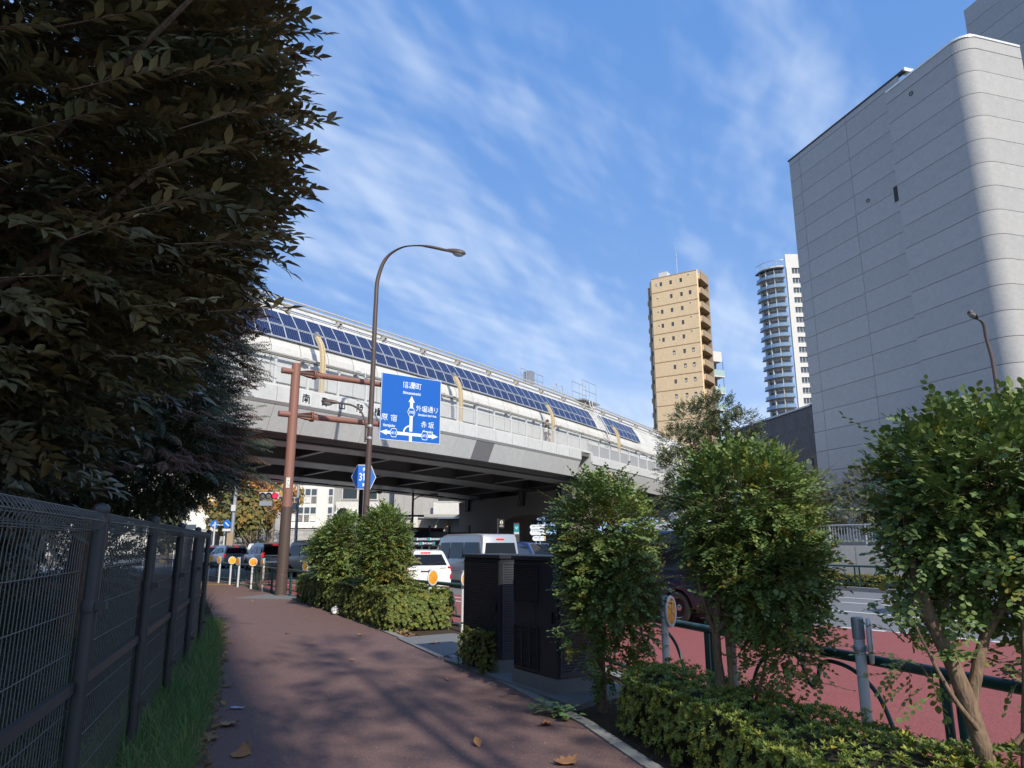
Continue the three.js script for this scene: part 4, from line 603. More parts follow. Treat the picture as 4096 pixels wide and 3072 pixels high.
function lampHead(parent, p, dir, s = 1, mat2 = M.darkBrownSteel) {                     // cobra head, dir points away from the arm
  const g = new THREE.SphereGeometry(0.5, 22, 12); g.scale(0.24 * s, 0.20 * s, 0.75 * s); const cut = fin(g), pos = cut.attributes.position;
  for (let i = 0; i < pos.count; i++) { if (pos.getY(i) < -0.03 * s) pos.setY(i, -0.03 * s); const t = pos.getZ(i) / (0.375 * s); pos.setX(i, pos.getX(i) * (1.15 + 0.35 * t)); pos.setY(i, pos.getY(i) * (1.1 + 0.3 * t)); }
  cut.computeVertexNormals(); const shell = smoothed(cut, 50);
  const hd = mesh(parent, 'lamp_head', fin(shell), mat2); hd.position.copy(p).addScaledVector(dir, 0.33 * s); hd.quaternion.setFromUnitVectors(V3(0, 0, 1), dir);
  const b = new THREE.SphereGeometry(0.5, 20, 10, 0, Math.PI * 2, Math.PI / 2, Math.PI / 2); b.scale(0.26 * s, 0.24 * s, 0.40 * s); const gl = mesh(hd, 'lens', fin(b), M.lampGlass); gl.position.set(0, -0.03 * s, 0.12 * s);
  const bulb = new THREE.SphereGeometry(0.045 * s, 10, 8); bulb.scale(1, 1, 1.8); const bb = mesh(hd, 'reflector', fin(bulb), M.chrome); bb.position.set(0, -0.05 * s, 0.1 * s);
  return hd;
}
{
  const o = thing('street_lamp', 'tall brown street lamp arching over the big blue sign', 'street lamp', [-4.7, 0, 23.2]);
  mesh(o, 'pole', [taperTube([V3(0.0, -0.1, 0), V3(0, 3, 0), V3(0.02, 7, 0), V3(0.02, 9.6, 0), V3(0.06, 10.6, 0), V3(0.34, 11.35, 0), V3(0.82, 11.70, 0), V3(1.30, 11.78, 0), V3(1.8, 11.74, 0), V3(2.42, 11.60, 0)], [0.115, 0.10, 0.085, 0.075, 0.07, 0.066, 0.062, 0.06, 0.056, 0.05], 60, 16)], M.darkBrownSteel);
  mesh(o, 'base_sleeve', lathe([[0.15, -0.1], [0.15, 1.6], [0.11, 1.72], [0.108, 1.72]], 20), M.darkBrownSteel);
  lampHead(o, V3(2.36, 11.60, 0), V3(1, -0.17, 0).normalize(), 1.05);
  for (const y of [5.38, 4.98]) mesh(o, 'band', lathe([[0.088, y - 0.04], [0.102, y - 0.04], [0.102, y + 0.04], [0.088, y + 0.04]], 16), M.galv);
  mesh(o, 'band', lathe([[0.083, 7.98], [0.09, 7.98], [0.09, 8.02], [0.083, 8.02]], 16), M.darkBrownSteel);
  const sen = mesh(o, 'light_sensor', [rod(V3(-0.22, 7.0, 0.05), V3(-0.22, 7.16, 0.05), 0.05, 0.05, 12), rod(V3(-0.22, 6.98, 0.05), V3(0, 6.96, 0.05), 0.018, 0.018, 8)], M.galv);
  // lower arm with its own small lamp over the footpath
  const arm = mesh(o, 'side_arm', [tube([V3(-0.13, 4.85, 0.02), V3(-0.13, 5.2, 0.02), V3(-0.15, 5.5, 0.02), V3(-0.32, 5.88, 0.02), V3(-0.62, 6.08, 0.02), V3(-1.05, 6.16, 0.02)], 0.032, 24, 10), box(0.1, 0.10, 0.08, -0.1, 5.38, 0.02), box(0.1, 0.10, 0.08, -0.1, 4.98, 0.02)], M.darkBrownSteel);
  lampHead(o, V3(-1.05, 6.16, 0.02), V3(-1, 0.08, 0).normalize(), 0.85);
}
{
  const o = thing('street_lamp', 'brown street lamp standing before the grey building', 'street lamp', [21.0, 0, 30]);
  mesh(o, 'pole', taperTube([V3(0, -0.1, 0), V3(0, 5, 0), V3(-0.02, 7.4, 0), V3(-0.02, 8.6, 0), V3(0.2, 9.75, 0), V3(0.1, 10.5, 0.1), V3(-0.35, 11.05, 0.2), V3(-0.65, 11.25, 0.25)].map((v, i) => (i === 4 ? V3(-0.06, 9.6, 0.02) : i === 5 ? V3(-0.2, 10.4, 0.06) : v)), [0.13, 0.11, 0.095, 0.085, 0.08, 0.07, 0.06, 0.055], 50, 14), M.darkBrownSteel);
  lampHead(o, V3(-0.6, 11.22, 0.24), V3(-0.75, 0.25, 0.55).normalize(), 1.1);
}
{
  const o = thing('route_sign', 'blue hexagonal route marker on a grey post behind the lamp post', 'road sign', [-5.2, 0, 25.0], 16);
  mesh(o, 'post', rod(V3(0.05, -0.2, -0.06), V3(0.05, 4.0, -0.06), 0.045, 0.045, 12), M.galv);
  const pts = (r) => [[-0.24, 0.43], [0.24, 0.43], [0.43, 0.0], [0.24, -0.43], [-0.24, -0.43], [-0.43, 0.0]].map(([x, y]) => [x * r, y * r]);
  mesh(o, 'plate', plate(pts(1), 0.012), M.white).position.set(0, 3.87, -0.012);
  mesh(o, 'blue_field', plate(pts(0.945), 0.003), M.signBlue).position.set(0, 3.87, 0.0005);
  const m = canvasMat(512, 512, (c) => { c.fillStyle = '#0a6acb'; c.fillRect(0, 0, 512, 512); c.fillStyle = c.strokeStyle = '#f0f4f8'; kanji(c, '都', 206, 20, 96, 0, 0.095); centred(c, '319', 256, 252, 'bold 250px sans-serif', 0.86); kanji(c, '東', 206, 396, 96, 0, 0.095); });
  const f = mesh(o, 'lettering', face(0.47, 0.74), m); f.position.set(0, 3.87, 0.0055);
}
// ---------------------------------------------------------------- the overpass: t runs along it, w inwards from its near edge
const OA = 34.7, OD = [Math.sin(OA * R), Math.cos(OA * R)], ON = [-OD[1], OD[0]], OP = [-10.14, 24.05];
const camber = (t) => 0.18 * (1 - ((t - 14) / 16) ** 2);
const opWorld = (t, w, y) => V(OP[0] + OD[0] * t + ON[0] * w, y + camber(t), OP[1] + OD[1] * t + ON[1] * w);
const opLocal = (t, w, y) => V3(-w, y + camber(t), -t);
{
  const o = thing('overpass', 'pale road overpass with a curved noise shelter and solar panels', 'overpass', [OP[0], 0, OP[1]], -OA);
  function loft(poly, t0, t1, skew = 0) {                   // solid between two cross sections; poly is (w, y)
    const pos = [], n = poly.length, tri = THREE.ShapeUtils.triangulateShape(poly.map(([a, b]) => V2(a, b)), []);
    const A = poly.map(([w, y]) => opLocal(t0 + skew * w, w, y)), B = poly.map(([w, y]) => opLocal(t1 + skew * w, w, y)), put = (...v) => v.forEach((p) => pos.push(p.x, p.y, p.z));
    for (let i = 0; i < n; i++) { const j = (i + 1) % n; put(A[i], B[i], A[j], A[j], B[i], B[j]); }
    for (const [a, b, c] of tri) { put(A[a], A[b], A[c]); put(B[a], B[c], B[b]); }
    const g = new THREE.BufferGeometry(); g.setAttribute('position', new THREE.Float32BufferAttribute(pos, 3)); g.computeVertexNormals(); return fin(g);
  }
  const strip = (pts, th) => { const out = pts.map(([w, y], i) => { const a = pts[Math.max(0, i - 1)], b = pts[Math.min(pts.length - 1, i + 1)], l = Math.hypot(b[0] - a[0], b[1] - a[1]); return [w + th * (b[1] - a[1]) / l, y - th * (b[0] - a[0]) / l]; }); return [...pts, ...out.reverse()]; };
  const S = 1.515, T0 = 2.01 - 7 * S, G = 0.014;
  const rq = rng(61);
  // fascia: an upright band and a sloping skirt, panel by panel
  for (let i = 0; i < 22; i++) {
    const a = T0 + i * S, b = a + S; if (b > 26.4) break;
    mesh(o, 'fascia_panel', loft([[-0.48, 6.60], [-0.48, 7.17], [-0.36, 7.17], [-0.36, 6.60]], a + G, b - G), i % 3 ? M.fascia : M.fasciaB);
    mesh(o, 'skirt_rim', loft([[-0.48, 6.592], [-0.40, 6.50], [-0.34, 6.50], [-0.34, 6.592]], a + G, b - G), M.fasciaB);
    const grey = Math.abs(a - 14.0) < 0.4;
    mesh(o, 'skirt_panel', loft([[-0.40, 6.475], [0.0, 5.56], [0.09, 5.60], [-0.30, 6.475]], a + G, b - G), grey ? M.fasciaGrey : i % 4 === 1 ? M.fascia : M.fasciaB);
  }
  const tE = T0 + 24 * S;                                    // beyond the step the band sits further back
  for (let i = 0; i < 24; i++) {
    const a = 26.25 + i * S, b = a + S;
    mesh(o, 'fascia_panel', loft([[-0.16, 6.55], [-0.16, 7.05], [-0.04, 7.05], [-0.04, 6.55]], a + G, b - G), i % 3 ? M.fasciaB : M.fascia);
    mesh(o, 'skirt_panel', loft([[-0.12, 6.50], [0.32, 5.5], [0.42, 5.54], [0.0, 6.50]], a + G, b - G), i % 4 ? M.fasciaB : M.fascia);
  }
  mesh(o, 'end_cheek', loft([[-0.478, 7.168], [-0.478, 6.6], [-0.398, 6.48], [0.0, 5.57], [0.6, 5.57], [0.6, 7.168]], 25.98, 26.24), M.fasciaB);
  mesh(o, 'walkway_edge', loft([[-0.35, 6.9], [0.3, 6.9], [0.3, 7.1], [-0.35, 7.1]], T0, 26.2), M.girder);
  // soffit panels, box girders, cross beams, deck
  for (let i = 0; i < 22; i++) { const a = T0 + i * S; for (const [w0, w1] of [[0.04, 0.95], [0.98, 1.88]]) mesh(o, 'soffit_panel', loft([[w0, 5.60], [w1, 5.62], [w1, 5.66], [w0, 5.64]], a + 0.012, a + S - 0.012), M.soffit); }
  for (let i = 0; i < 9; i++) { const a = T0 + i * 8; for (const [w0, w1] of [[1.9, 3.2], [7.4, 9.6], [14.7, 16.9]]) { mesh(o, 'box_girder', loft([[w0 + 0.1, 5.56], [w1 - 0.1, 5.56], [w1 - 0.1, 6.75], [w0 + 0.1, 6.75]], a, a + 7.99), M.girder); mesh(o, 'bottom_flange', loft([[w0, 5.51], [w1, 5.51], [w1, 5.555], [w0, 5.555]], a, a + 7.99), M.flange); } mesh(o, 'far_edge_beam', loft([[18.6, 5.6], [19.9, 5.6], [20.3, 6.6], [20.3, 7.2], [18.6, 7.0]], a, a + 7.99), M.girder); }
  for (let i = -2; i < 8; i++) { const t = 2.6 + i * 4.3; for (const [w0, w1] of [[3.2, 7.4], [9.6, 14.7], [16.9, 18.6]]) { mesh(o, 'cross_beam', loft([[w0, 5.62], [w1, 5.62], [w1, 5.66], [w0, 5.66]], t - 0.13, t + 0.13, 0.31), M.flange); mesh(o, 'cross_web', loft([[w0, 5.66], [w1, 5.66], [w1, 6.6], [w0, 6.6]], t - 0.012, t + 0.012, 0.31), M.girder); } }
  for (let i = 0; i < 8; i++) mesh(o, 'deck', loft([[0.3, 6.78], [20.2, 6.78], [20.2, 7.1], [0.3, 7.1]], T0 + i * 9, T0 + i * 9 + 9), M.girder);
  mesh(o, 'drain_pipe', [0, 1, 2, 3, 4, 5, 6].map((i) => rod(opLocal(T0 + i * 4.3, 12.2, 6.0), opLocal(T0 + i * 4.3 + 4.0, 12.2, 6.0), 0.16, 0.16, 12)), M.girder);
  mesh(o, 'drain_pipe', [0, 1, 2, 3, 4, 5].map((i) => rod(opLocal(T0 + i * 4.3, 12.8, 6.05), opLocal(T0 + i * 4.3 + 4.2, 12.8, 6.05), 0.09, 0.09, 10)), M.girder);
  // curved shelter: bay by bay
  const B0 = 2.1 - 6 * S, wall = [[2.25, 7.1], [2.25, 9.1]], bend = [[2.25, 9.16], [2.30, 9.55], [2.50, 9.98]], curve2 = [[2.50, 9.99], [2.72, 10.42], [2.95, 10.78], [3.18, 11.1], [3.36, 11.36]], crown = [[3.37, 11.37], [3.66, 11.72], [4.1, 12.12], [4.75, 12.52]];
  for (let i = 0; i < 40; i++) {
    const a = B0 + i * S + 0.024, b = B0 + (i + 1) * S - 0.024, low = a > 34;
    mesh(o, 'shelter_wall', loft(strip(wall, 0.07), a, b), M.fasciaB);
    mesh(o, 'shelter_panel', loft(strip(bend, 0.07), a, b), i % 3 ? M.barrel : M.barrelB);
    mesh(o, 'shelter_back', loft(strip(curve2, 0.07), a, b), i % 2 ? M.barrel : M.barrelB);
    mesh(o, 'crown_panel', loft(strip(crown, 0.07), a, b), i % 3 ? M.barrelB : M.barrel);
  }
  mesh(o, 'shelter_frame', loft(strip([[2.36, 7.1], [2.36, 9.5], [2.62, 9.98], [3.1, 10.8], [3.55, 11.4], [4.8, 12.5]], 0.03), B0, B0 + 40 * S), M.joint);
  // solar panels: two rows, stood a little off the shelter
  const sw = 0.757, row1 = [[2.42, 10.0], [2.70, 10.60]], row2 = [[2.72, 10.64], [3.22, 11.36]];
  const cellUV = (g, t0, t1, y0, y1) => { const p = g.attributes.position, uv = g.attributes.uv; for (let i = 0; i < p.count; i++) uv.setXY(i, (-p.getZ(i) - t0) / (t1 - t0), (p.getY(i) - camber((t0 + t1) / 2) - y0) / (y1 - y0)); return g; };
  const frameM = M.aluminium;
  for (let i = 0; i < 68; i++) {
    const a = -6.9 + i * sw, b = a + sw, t = (a + b) / 2; if (t > 40.2) break; if (t > 32.6 && t < 34.0) continue;
    for (const [k, [p0, p1]] of [[0, row1], [1, row2]]) {
      const fr = mesh(o, 'solar_panel', loft(strip([p0, p1], 0.04), a + 0.008, b - 0.008), frameM), ux = (p1[0] - p0[0]), uy = (p1[1] - p0[1]), l = Math.hypot(ux, uy), nx = -uy / l * 0.004, ny = ux / l * 0.004, m = 0.028;
      const q0 = [p0[0] + ux / l * m + nx, p0[1] + uy / l * m + ny], q1 = [p1[0] - ux / l * m + nx, p1[1] - uy / l * m + ny];
      mesh(fr, 'cells', cellUV(loft(strip([q0, q1], 0.008), a + 0.034, b - 0.034), a + 0.03, b - 0.03, q0[1], q1[1]), M.solar);
    }
  }
  for (let i = 0; i < 5; i++) mesh(o, 'panel_rail', loft([[2.34, 9.94], [2.44, 9.94], [2.46, 9.99], [2.36, 9.99]], -7 + i * 9.3, -7 + i * 9.3 + 9.29), M.galv);
  // pipes and brackets
  const pipe = (w, y, r, name, m) => { for (let i = 0; i < 6; i++) { const p = []; for (let k = 0; k <= 6; k++) p.push(opLocal(-8 + i * 9.2 + k * 9.2 / 6, w, y)); mesh(o, name, tube(p, r, 12, 9), m); } };
  pipe(1.98, 9.14, 0.055, 'shelter_pipe', M.whitePipe); pipe(3.50, 11.92, 0.075, 'crown_pipe', M.whitePipe); pipe(4.05, 12.38, 0.05, 'crown_pipe', M.whitePipe); pipe(3.25, 11.50, 0.02, 'cable', M.galv);
  for (let i = 0; i < 17; i++) { const t = 2.15 - 2 * 3.03 + i * 3.03; mesh(o, 'pipe_bracket', [box(0.26, 0.10, 0.16), box(0.10, 0.05, 0.28, 0.10, 0.09, 0)].map((g) => g.translate(-2.1, 9.10 + camber(t), -t)), M.galv); mesh(o, 'crown_bracket', [plate([[0, 0], [0.30, 0.02], [0.34, 0.16], [0.06, 0.32]], 0.03).translate(-0.15, 0, -0.09), plate([[0, 0], [0.30, 0.02], [0.34, 0.16], [0.06, 0.32]], 0.03).translate(-0.15, 0, 0.09), box(0.28, 0.03, 0.22, 0.03, 0.17, 0)].map((g) => fin(g).translate(-3.52, 11.62 + camber(t), -t)), M.whitePipe); }
  // walkway railing of expanded metal between white posts
  const strands = []; for (let k = -9; k < 26; k++) for (const s of [1, -1]) { const z0 = k * 0.085, z1 = z0 + 0.74 * 0.62, c0 = Math.max(z0, 0.03), c1 = Math.min(z1, 1.42); if (c1 - c0 < 0.05) continue; const y = (z) => (z - z0) / (z1 - z0) * 0.74; let ya = y(c0), yb = y(c1); if (s < 0) { ya = 0.74 - ya; yb = 0.74 - yb; } strands.push(rod(V3(0, ya, -c0), V3(0, yb, -c1), 0.0055, 0.0055, 3, true)); }
  const netG = mergeGeometries(strands), frameG = box(0.03, 0.04, 1.44, 0, 0.02, -0.725), postG = join([box(0.07, 1.0, 0.085, 0, 0.5, 0), box(0.09, 0.1, 0.085, 0, 0.97, 0.0)]), capG = join([box(0.08, 0.10, 0.012, 0, 0.05, 0.04), box(0.08, 0.10, 0.012, 0, 0.05, -0.04), box(0.06, 0.02, 0.07, 0, 0.01, 0)]);
  for (let i = 0; i < 36; i++) {
    const t = 0.42 - 5 * 1.525 + i * 1.525, w = t > 25.4 ? -0.06 : -0.34, dt = t + 0.76, base = t > 25.4 ? 7.05 : 7.18;
    const p = mesh(o, 'railing_post', postG, M.white); p.position.copy(opLocal(t, w, base)); const c = mesh(p, 'post_cap', capG, M.galv); c.position.y = 1.0;
    const n = new THREE.Group(); n.name = 'railing_panel'; n.position.copy(opLocal(t, w, base + 0.03)); n.rotation.x = -Math.atan2(camber(t + 1.52) - camber(t), 1.52) * -1; o.add(n); n.position.z -= 0.04;
    mesh(n, 'frame_rail', frameG, M.white); mesh(n, 'frame_rail', frameG, M.white).position.y = 0.74; if (t > 25.4) { mesh(n, 'screen', box(0.004, 0.70, 1.42, 0, 0.4, -0.725), M.railScreen || mat('railScreen', 0.60, 0.62, 0.63, { roughness: 0.3, phys: true, transmission: 0.45, thickness: 0 })); } else mesh(n, 'expanded_metal', netG, M.white);
    mesh(o, 'walkway_kerb', loft([[w - 0.08, base - 0.06], [w - 0.08, base + 0.02], [w + 0.1, base + 0.02], [w + 0.1, base - 0.06]], t, t + 1.52), M.barrelB);
  }
  // inner road barrier seen through the railing
  mesh(o, 'inner_rail', [[7.62], [7.9]].map(([y]) => tube([opLocal(-7, 1.9, y), opLocal(5, 1.9, y), opLocal(15, 1.9, y), opLocal(26, 1.9, y)], 0.04, 20, 6)), M.fenceSteel);
  // name on the fascia, one character on each plate
  [...'南青山陸橋'].forEach((ch, i) => {
    const t = [3.33, 4.22, 5.12, 6.1, 7.1][i], m = canvasMat(128, 128, (c) => { c.fillStyle = '#d8dbd6'; c.fillRect(0, 0, 128, 128); c.strokeStyle = '#1d1f22'; kanji(c, ch, 16, 14, 98, 0, 0.13); });
    const f = mesh(o, 'name_plate', face(0.50, 0.50), m); f.position.copy(opLocal(t, -0.486, 6.885)); f.rotation.y = Math.PI / 2;
  });
  // exit sign plate on the railing, notice on the shelter wall
  const ex = canvasMat(128, 96, (c) => { c.fillStyle = '#1f7a53'; c.fillRect(0, 0, 128, 96); c.fillStyle = '#e6efe9'; c.fillRect(10, 10, 50, 60); c.fillRect(70, 14, 44, 10); c.fillRect(70, 34, 44, 10); c.fillRect(70, 54, 30, 10); });
  const e1 = mesh(o, 'small_green_plate', face(0.34, 0.26), ex); e1.position.copy(opLocal(11.1, -0.40, 7.72)); e1.rotation.y = Math.PI / 2;
  const nt = canvasMat(256, 96, (c) => { c.fillStyle = '#e9ebea'; c.fillRect(0, 0, 256, 96); c.fillStyle = '#7b8790'; for (let k = 0; k < 3; k++) c.fillRect(24, 18 + k * 24, 200 - k * 40, 8); });
  const e2 = mesh(o, 'notice', face(1.7, 0.62), nt); e2.position.copy(opLocal(40.0, 2.17, 8.75)); e2.rotation.y = Math.PI / 2;
  // access ladder over the shelter
  const lad = []; const LP = [[1.9, 9.1], [2.0, 9.6], [2.25, 10.1], [2.6, 10.75], [3.05, 11.4], [3.4, 11.9], [3.5, 12.6]];
  for (const dt of [0, 0.45]) lad.push(tube(LP.map(([w, y]) => opLocal(33.0 + dt, w - 0.12, y)), 0.028, 20, 7)); for (let k = 0; k < 11; k++) { const f = k / 10 * 5.2, i = Math.min(5, Math.floor(f)), u = f - i, w = LP[i][0] + (LP[i + 1][0] - LP[i][0]) * u - 0.12, y = LP[i][1] + (LP[i + 1][1] - LP[i][1]) * u; lad.push(rod(opLocal(33.0, w, y), opLocal(33.45, w, y), 0.018, 0.018, 6)); }
  mesh(o, 'ladder', lad, M.white);
  const rail = (t0, t1, w, y, h, n) => { const g = []; for (const k of [0.5, 1]) g.push(rod(opLocal(t0, w, y + h * k), opLocal(t1, w, y + h * k), 0.02, 0.02, 6)); for (let i = 0; i <= n; i++) g.push(rod(opLocal(t0 + (t1 - t0) * i / n, w, y), opLocal(t0 + (t1 - t0) * i / n, w, y + h), 0.02, 0.02, 6)); return g; };
  mesh(o, 'roof_platform', [...rail(32.6, 34.8, 3.7, 12.4, 1.5, 2), ...rail(32.6, 34.8, 4.6, 12.4, 1.5, 2), loft([[3.5, 12.3], [4.8, 12.3], [4.8, 12.4], [3.5, 12.4]], 32.4, 35), rod(opLocal(33.0, 3.7, 11.6), opLocal(33.0, 3.7, 12.35), 0.06, 0.06, 6)], M.galv);
  mesh(o, 'roof_rail', [...rail(25.5, 28.4, 4.6, 12.4, 0.95, 4), loft([[4.3, 12.4], [4.9, 12.4], [4.9, 13.3], [4.3, 13.3]], 26.3, 26.8)], M.galv);
  mesh(o, 'roof_hoops', [29.8, 30.6].map((t) => tube([opLocal(t, 4.5, 12.3), opLocal(t, 4.5, 12.9), opLocal(t + 0.2, 4.5, 13.15), opLocal(t + 0.4, 4.5, 12.9), opLocal(t + 0.4, 4.5, 12.3)], 0.025, 16, 6)), M.galv);
  // pier, skewed under the deck, with an arched opening
  const a0 = [26.4, 1.5], a1 = [35.6, 17.9], pw = (s, off) => [a0[0] + (a1[0] - a0[0]) * s, a0[1] + (a1[1] - a0[1]) * s + off], L = Math.hypot(9.2, 16.4);
  const outline = [[0, 0], [0, 2.9], [-0.5, 3.1], [-0.5, 5.1], [L + 0.3, 5.1], [L, 2.4], [L - 0.6, 1.6], [L - 0.6, 0]], arch = []; for (let k = 0; k <= 14; k++) { const a = Math.PI * k / 14; arch.push([6.2 - 5.1 * Math.cos(a), 1.5 + 2.15 * Math.pow(Math.sin(a), 0.75)]); } const hole = [[1.1, 0.02], ...arch, [11.3, 0.02]];
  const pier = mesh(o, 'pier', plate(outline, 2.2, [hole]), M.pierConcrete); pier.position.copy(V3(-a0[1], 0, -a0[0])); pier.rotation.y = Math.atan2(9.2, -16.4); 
  for (const s of [0.5, 6.2, 16.5]) { const br = mesh(pier, 'bearing_fin', [0, 1, 2].map((k) => box(0.12, 1.0, 0.3, s + k * 0.3, 4.75, -0.1, 0, 0, 0.18)), M.black); }
  mesh(pier, 'pier_base', box(7.0, 1.1, 2.5, L - 3.6, 0.55, 1.1), M.greyConcrete);
}
// yellow walkway lamps on the overpass
{
  const c = opWorld(0, 0, 0), names = ['first cream curved lamp on the overpass walkway, nearest the left trees', 'second cream curved lamp on the overpass walkway', 'third cream curved lamp on the overpass walkway', 'fourth cream curved lamp, beside the access ladder', 'fifth cream curved lamp at the far end of the walkway'];
  const arm = [[0, 0], [0, 1.4], [0.03, 2.1], [0.16, 2.6], [0.46, 3.05]], pts = arm.map(([w, y]) => V3(-w, y, 0)), shape = new THREE.Shape([V2(-0.1, -0.075), V2(0.1, -0.075), V2(0.1, 0.075), V2(-0.1, 0.075)]);
  const g = fin(new THREE.ExtrudeGeometry(shape, { steps: 24, extrudePath: new THREE.CatmullRomCurve3(pts) }));
  names.forEach((t, i) => { const p = opWorld(5.45 + i * 9.35, 1.2, 7.1), o = thing('walkway_lamp', t, 'lamp', [p.x, p.y, -p.z], -OA, 'cream curved lamps on the overpass walkway'); mesh(o, 'post', g, M.cream); mesh(o, 'stripe', fin(new THREE.TubeGeometry(new THREE.CatmullRomCurve3(pts.map((v) => v.clone().add(V3(0.102, 0, 0)))), 20, 0.008, 5)), M.tanBand); mesh(o, 'lamp_tip', [box(0.2, 0.26, 0.16, -0.52, 3.15, 0, 0, 0, 0.62)], M.lampGlass); });
}
// stairway up to the overpass beyond the step
{
  const o = thing('stairway', 'concrete stairway with railings climbing to the overpass', 'stairs', [8.8, 0, 43.6], -52);
  for (let i = 0; i < 26; i++) mesh(o, 'step', box(2.0, 0.19, 0.34, 0, 0.2 + i * 0.24, -i * 0.30), M.concrete);
  for (const x of [-1.05, 1.05]) { mesh(o, 'stringer', plate([[0, 0], [7.8, 6.2], [7.8, 6.75], [0, 0.55]], 0.1).rotateY(Math.PI / 2).translate(x - 0.05, 0, 0), M.galv); mesh(o, 'handrail', [rod(V3(x, 1.4, 0), V3(x, 7.6, -7.8), 0.035, 0.035, 8), rod(V3(x, 0.95, 0), V3(x, 7.15, -7.8), 0.02, 0.02, 6)], M.galv); for (let k = 0; k < 6; k++) mesh(o, 'baluster', rod(V3(x, 0.3 + k * 1.22, -k * 1.55), V3(x, 1.5 + k * 1.22, -k * 1.55), 0.05, 0.05, 8), M.white); mesh(o, 'railing_screen', plate([[0, 0.55], [7.8, 6.75], [7.8, 7.5], [0, 1.3]], 0.01).rotateY(Math.PI / 2).translate(x, 0, 0), M.railScreen); }
}

// ---------------------------------------------------------------- grey building on the right
{
  const o = thing('grey_building', 'tall windowless grey building with a rounded corner', 'building', [30.73, 0, 42], 15.7);   // local: -z along the long face, +x along the right face
  const Rr = 1.15, rowH = 1.70, top = 35.5, wallT = 0.12;
  const arcPts = []; for (let k = 0; k <= 10; k++) { const a = (180 + 90 * k / 10) * R; arcPts.push([Rr + Rr * Math.cos(a), -Rr - Rr * Math.sin(a) * 1 + 0]); }
  // plan outline in (x, along): along = -z; corner at (0,0)
  const outer = [[0, 6.9]]; for (let k = 0; k <= 10; k++) { const a = (90 * k / 10) * R; outer.push([Rr - Rr * Math.cos(a), Rr - Rr * Math.sin(a)]); } outer.push([5.05, 0]);
  const innerP = outer.map(([x, z]) => [x, z]).map(([x, z], i) => { if (i === 0) return [wallT, 6.9]; if (i === outer.length - 1) return [5.05, wallT]; const a = (90 * (i - 1) / 10) * R; return [Rr - (Rr - wallT) * Math.cos(a), Rr - (Rr - wallT) * Math.sin(a)]; });
  const ring = [...outer, ...innerP.slice().reverse()];
  const rowG = plate(ring, rowH - 0.035); rowG.rotateX(-Math.PI / 2); const rowS = smoothed(rowG, 30);
  let r = 0; for (let y = top - 0.9 - rowH; y > -1.8; y -= rowH, r++) { const m = mesh(o, 'wall_panel', rowS, r % 2 ? M.greyWall : M.greyWallB); m.position.y = y; }
  const capRow = plate(ring, 0.86); capRow.rotateX(-Math.PI / 2); mesh(o, 'wall_panel', fin(capRow), M.greyWall).position.y = top - 0.88;
  const coping = plate([...outer.map(([x, z]) => [x - 0.05, z - 0.05]), ...innerP.slice().reverse().map(([x, z]) => [x + 0.2, z + 0.2])], 0.16); coping.rotateX(-Math.PI / 2); mesh(o, 'coping', fin(coping), M.cap).position.y = top;
  mesh(o, 'inner_wall', slab([[wallT + 0.02, 6.85], [wallT + 0.02, Rr], [0.72, 0.72], [Rr, wallT + 0.02], [5.0, wallT + 0.02], [5.0, 6.85]], -1, top - 0.1), M.joint);
  // recessed long part, three columns of panels
  const off = 1.0, top2 = 37.05, cols = [[6.5, 12.25], [12.25, 18.3], [18.3, 19.75]];
  const gs = cols.map(([a, b]) => box(wallT, rowH - 0.035, b - a - 0.035, off + wallT / 2, rowH / 2, -(a + b) / 2)); r = 0;
  for (let y = top2 - 0.55 - rowH; y > -1.8; y -= rowH, r++) gs.forEach((g, k) => { const m = mesh(o, 'wall_panel', g, (r + k) % 2 ? M.greyWall : M.greyWallB); m.position.y = y; });
  cols.forEach(([a, b]) => mesh(o, 'wall_panel', box(wallT, 0.5, b - a - 0.035, off + wallT / 2, top2 - 0.27, -(a + b) / 2), M.greyWall));
  mesh(o, 'coping', box(0.4, 0.14, 13.9, off + 0.15, top2 + 0.07, -12.9), M.joint);
  mesh(o, 'coping', box(0.9, 0.3, 0.5, off + 0.5, top2 + 0.16, -6.1), M.cap);
  mesh(o, 'main_block', slab([[off + wallT + 0.02, 19.7], [off + wallT + 0.02, 7.0], [5.0, 7.0], [40, 7.0], [40, 19.7]], -1, top2 - 0.05), M.joint);
  mesh(o, 'main_block', slab([[5.02, 7.0], [5.02, 1.6], [40, 1.6], [40, 7.0]], -1, 33.4), M.greyWall);
  mesh(o, 'step_return', box(off - 0.05, top, 0.1, off / 2 + 0.09, top / 2 - 0.2, -6.96), M.greyWall);
  const lv = mesh(o, 'louver_opening', box(0.04, 1.25, 0.42, off - 0.012, 27.8, -8.02), M.joint); mesh(lv, 'louver', [0, 1, 2, 3, 4, 5, 6, 7, 8, 9].map((k) => box(0.06, 0.035, 0.36, off - 0.02, 27.28 + k * 0.115, -8.02)), M.black);
  for (const [x, y, z] of [[-0.02, 34.0, -4.6], [off - 0.02, 28.6, -10.8]]) { const g = lathe([[0.13, 0], [0.16, 0.01], [0.16, 0.05], [0.12, 0.05]], 14); g.rotateZ(Math.PI / 2); mesh(o, 'vent_hood', fin(g), M.joint).position.set(x, y, z); }
}
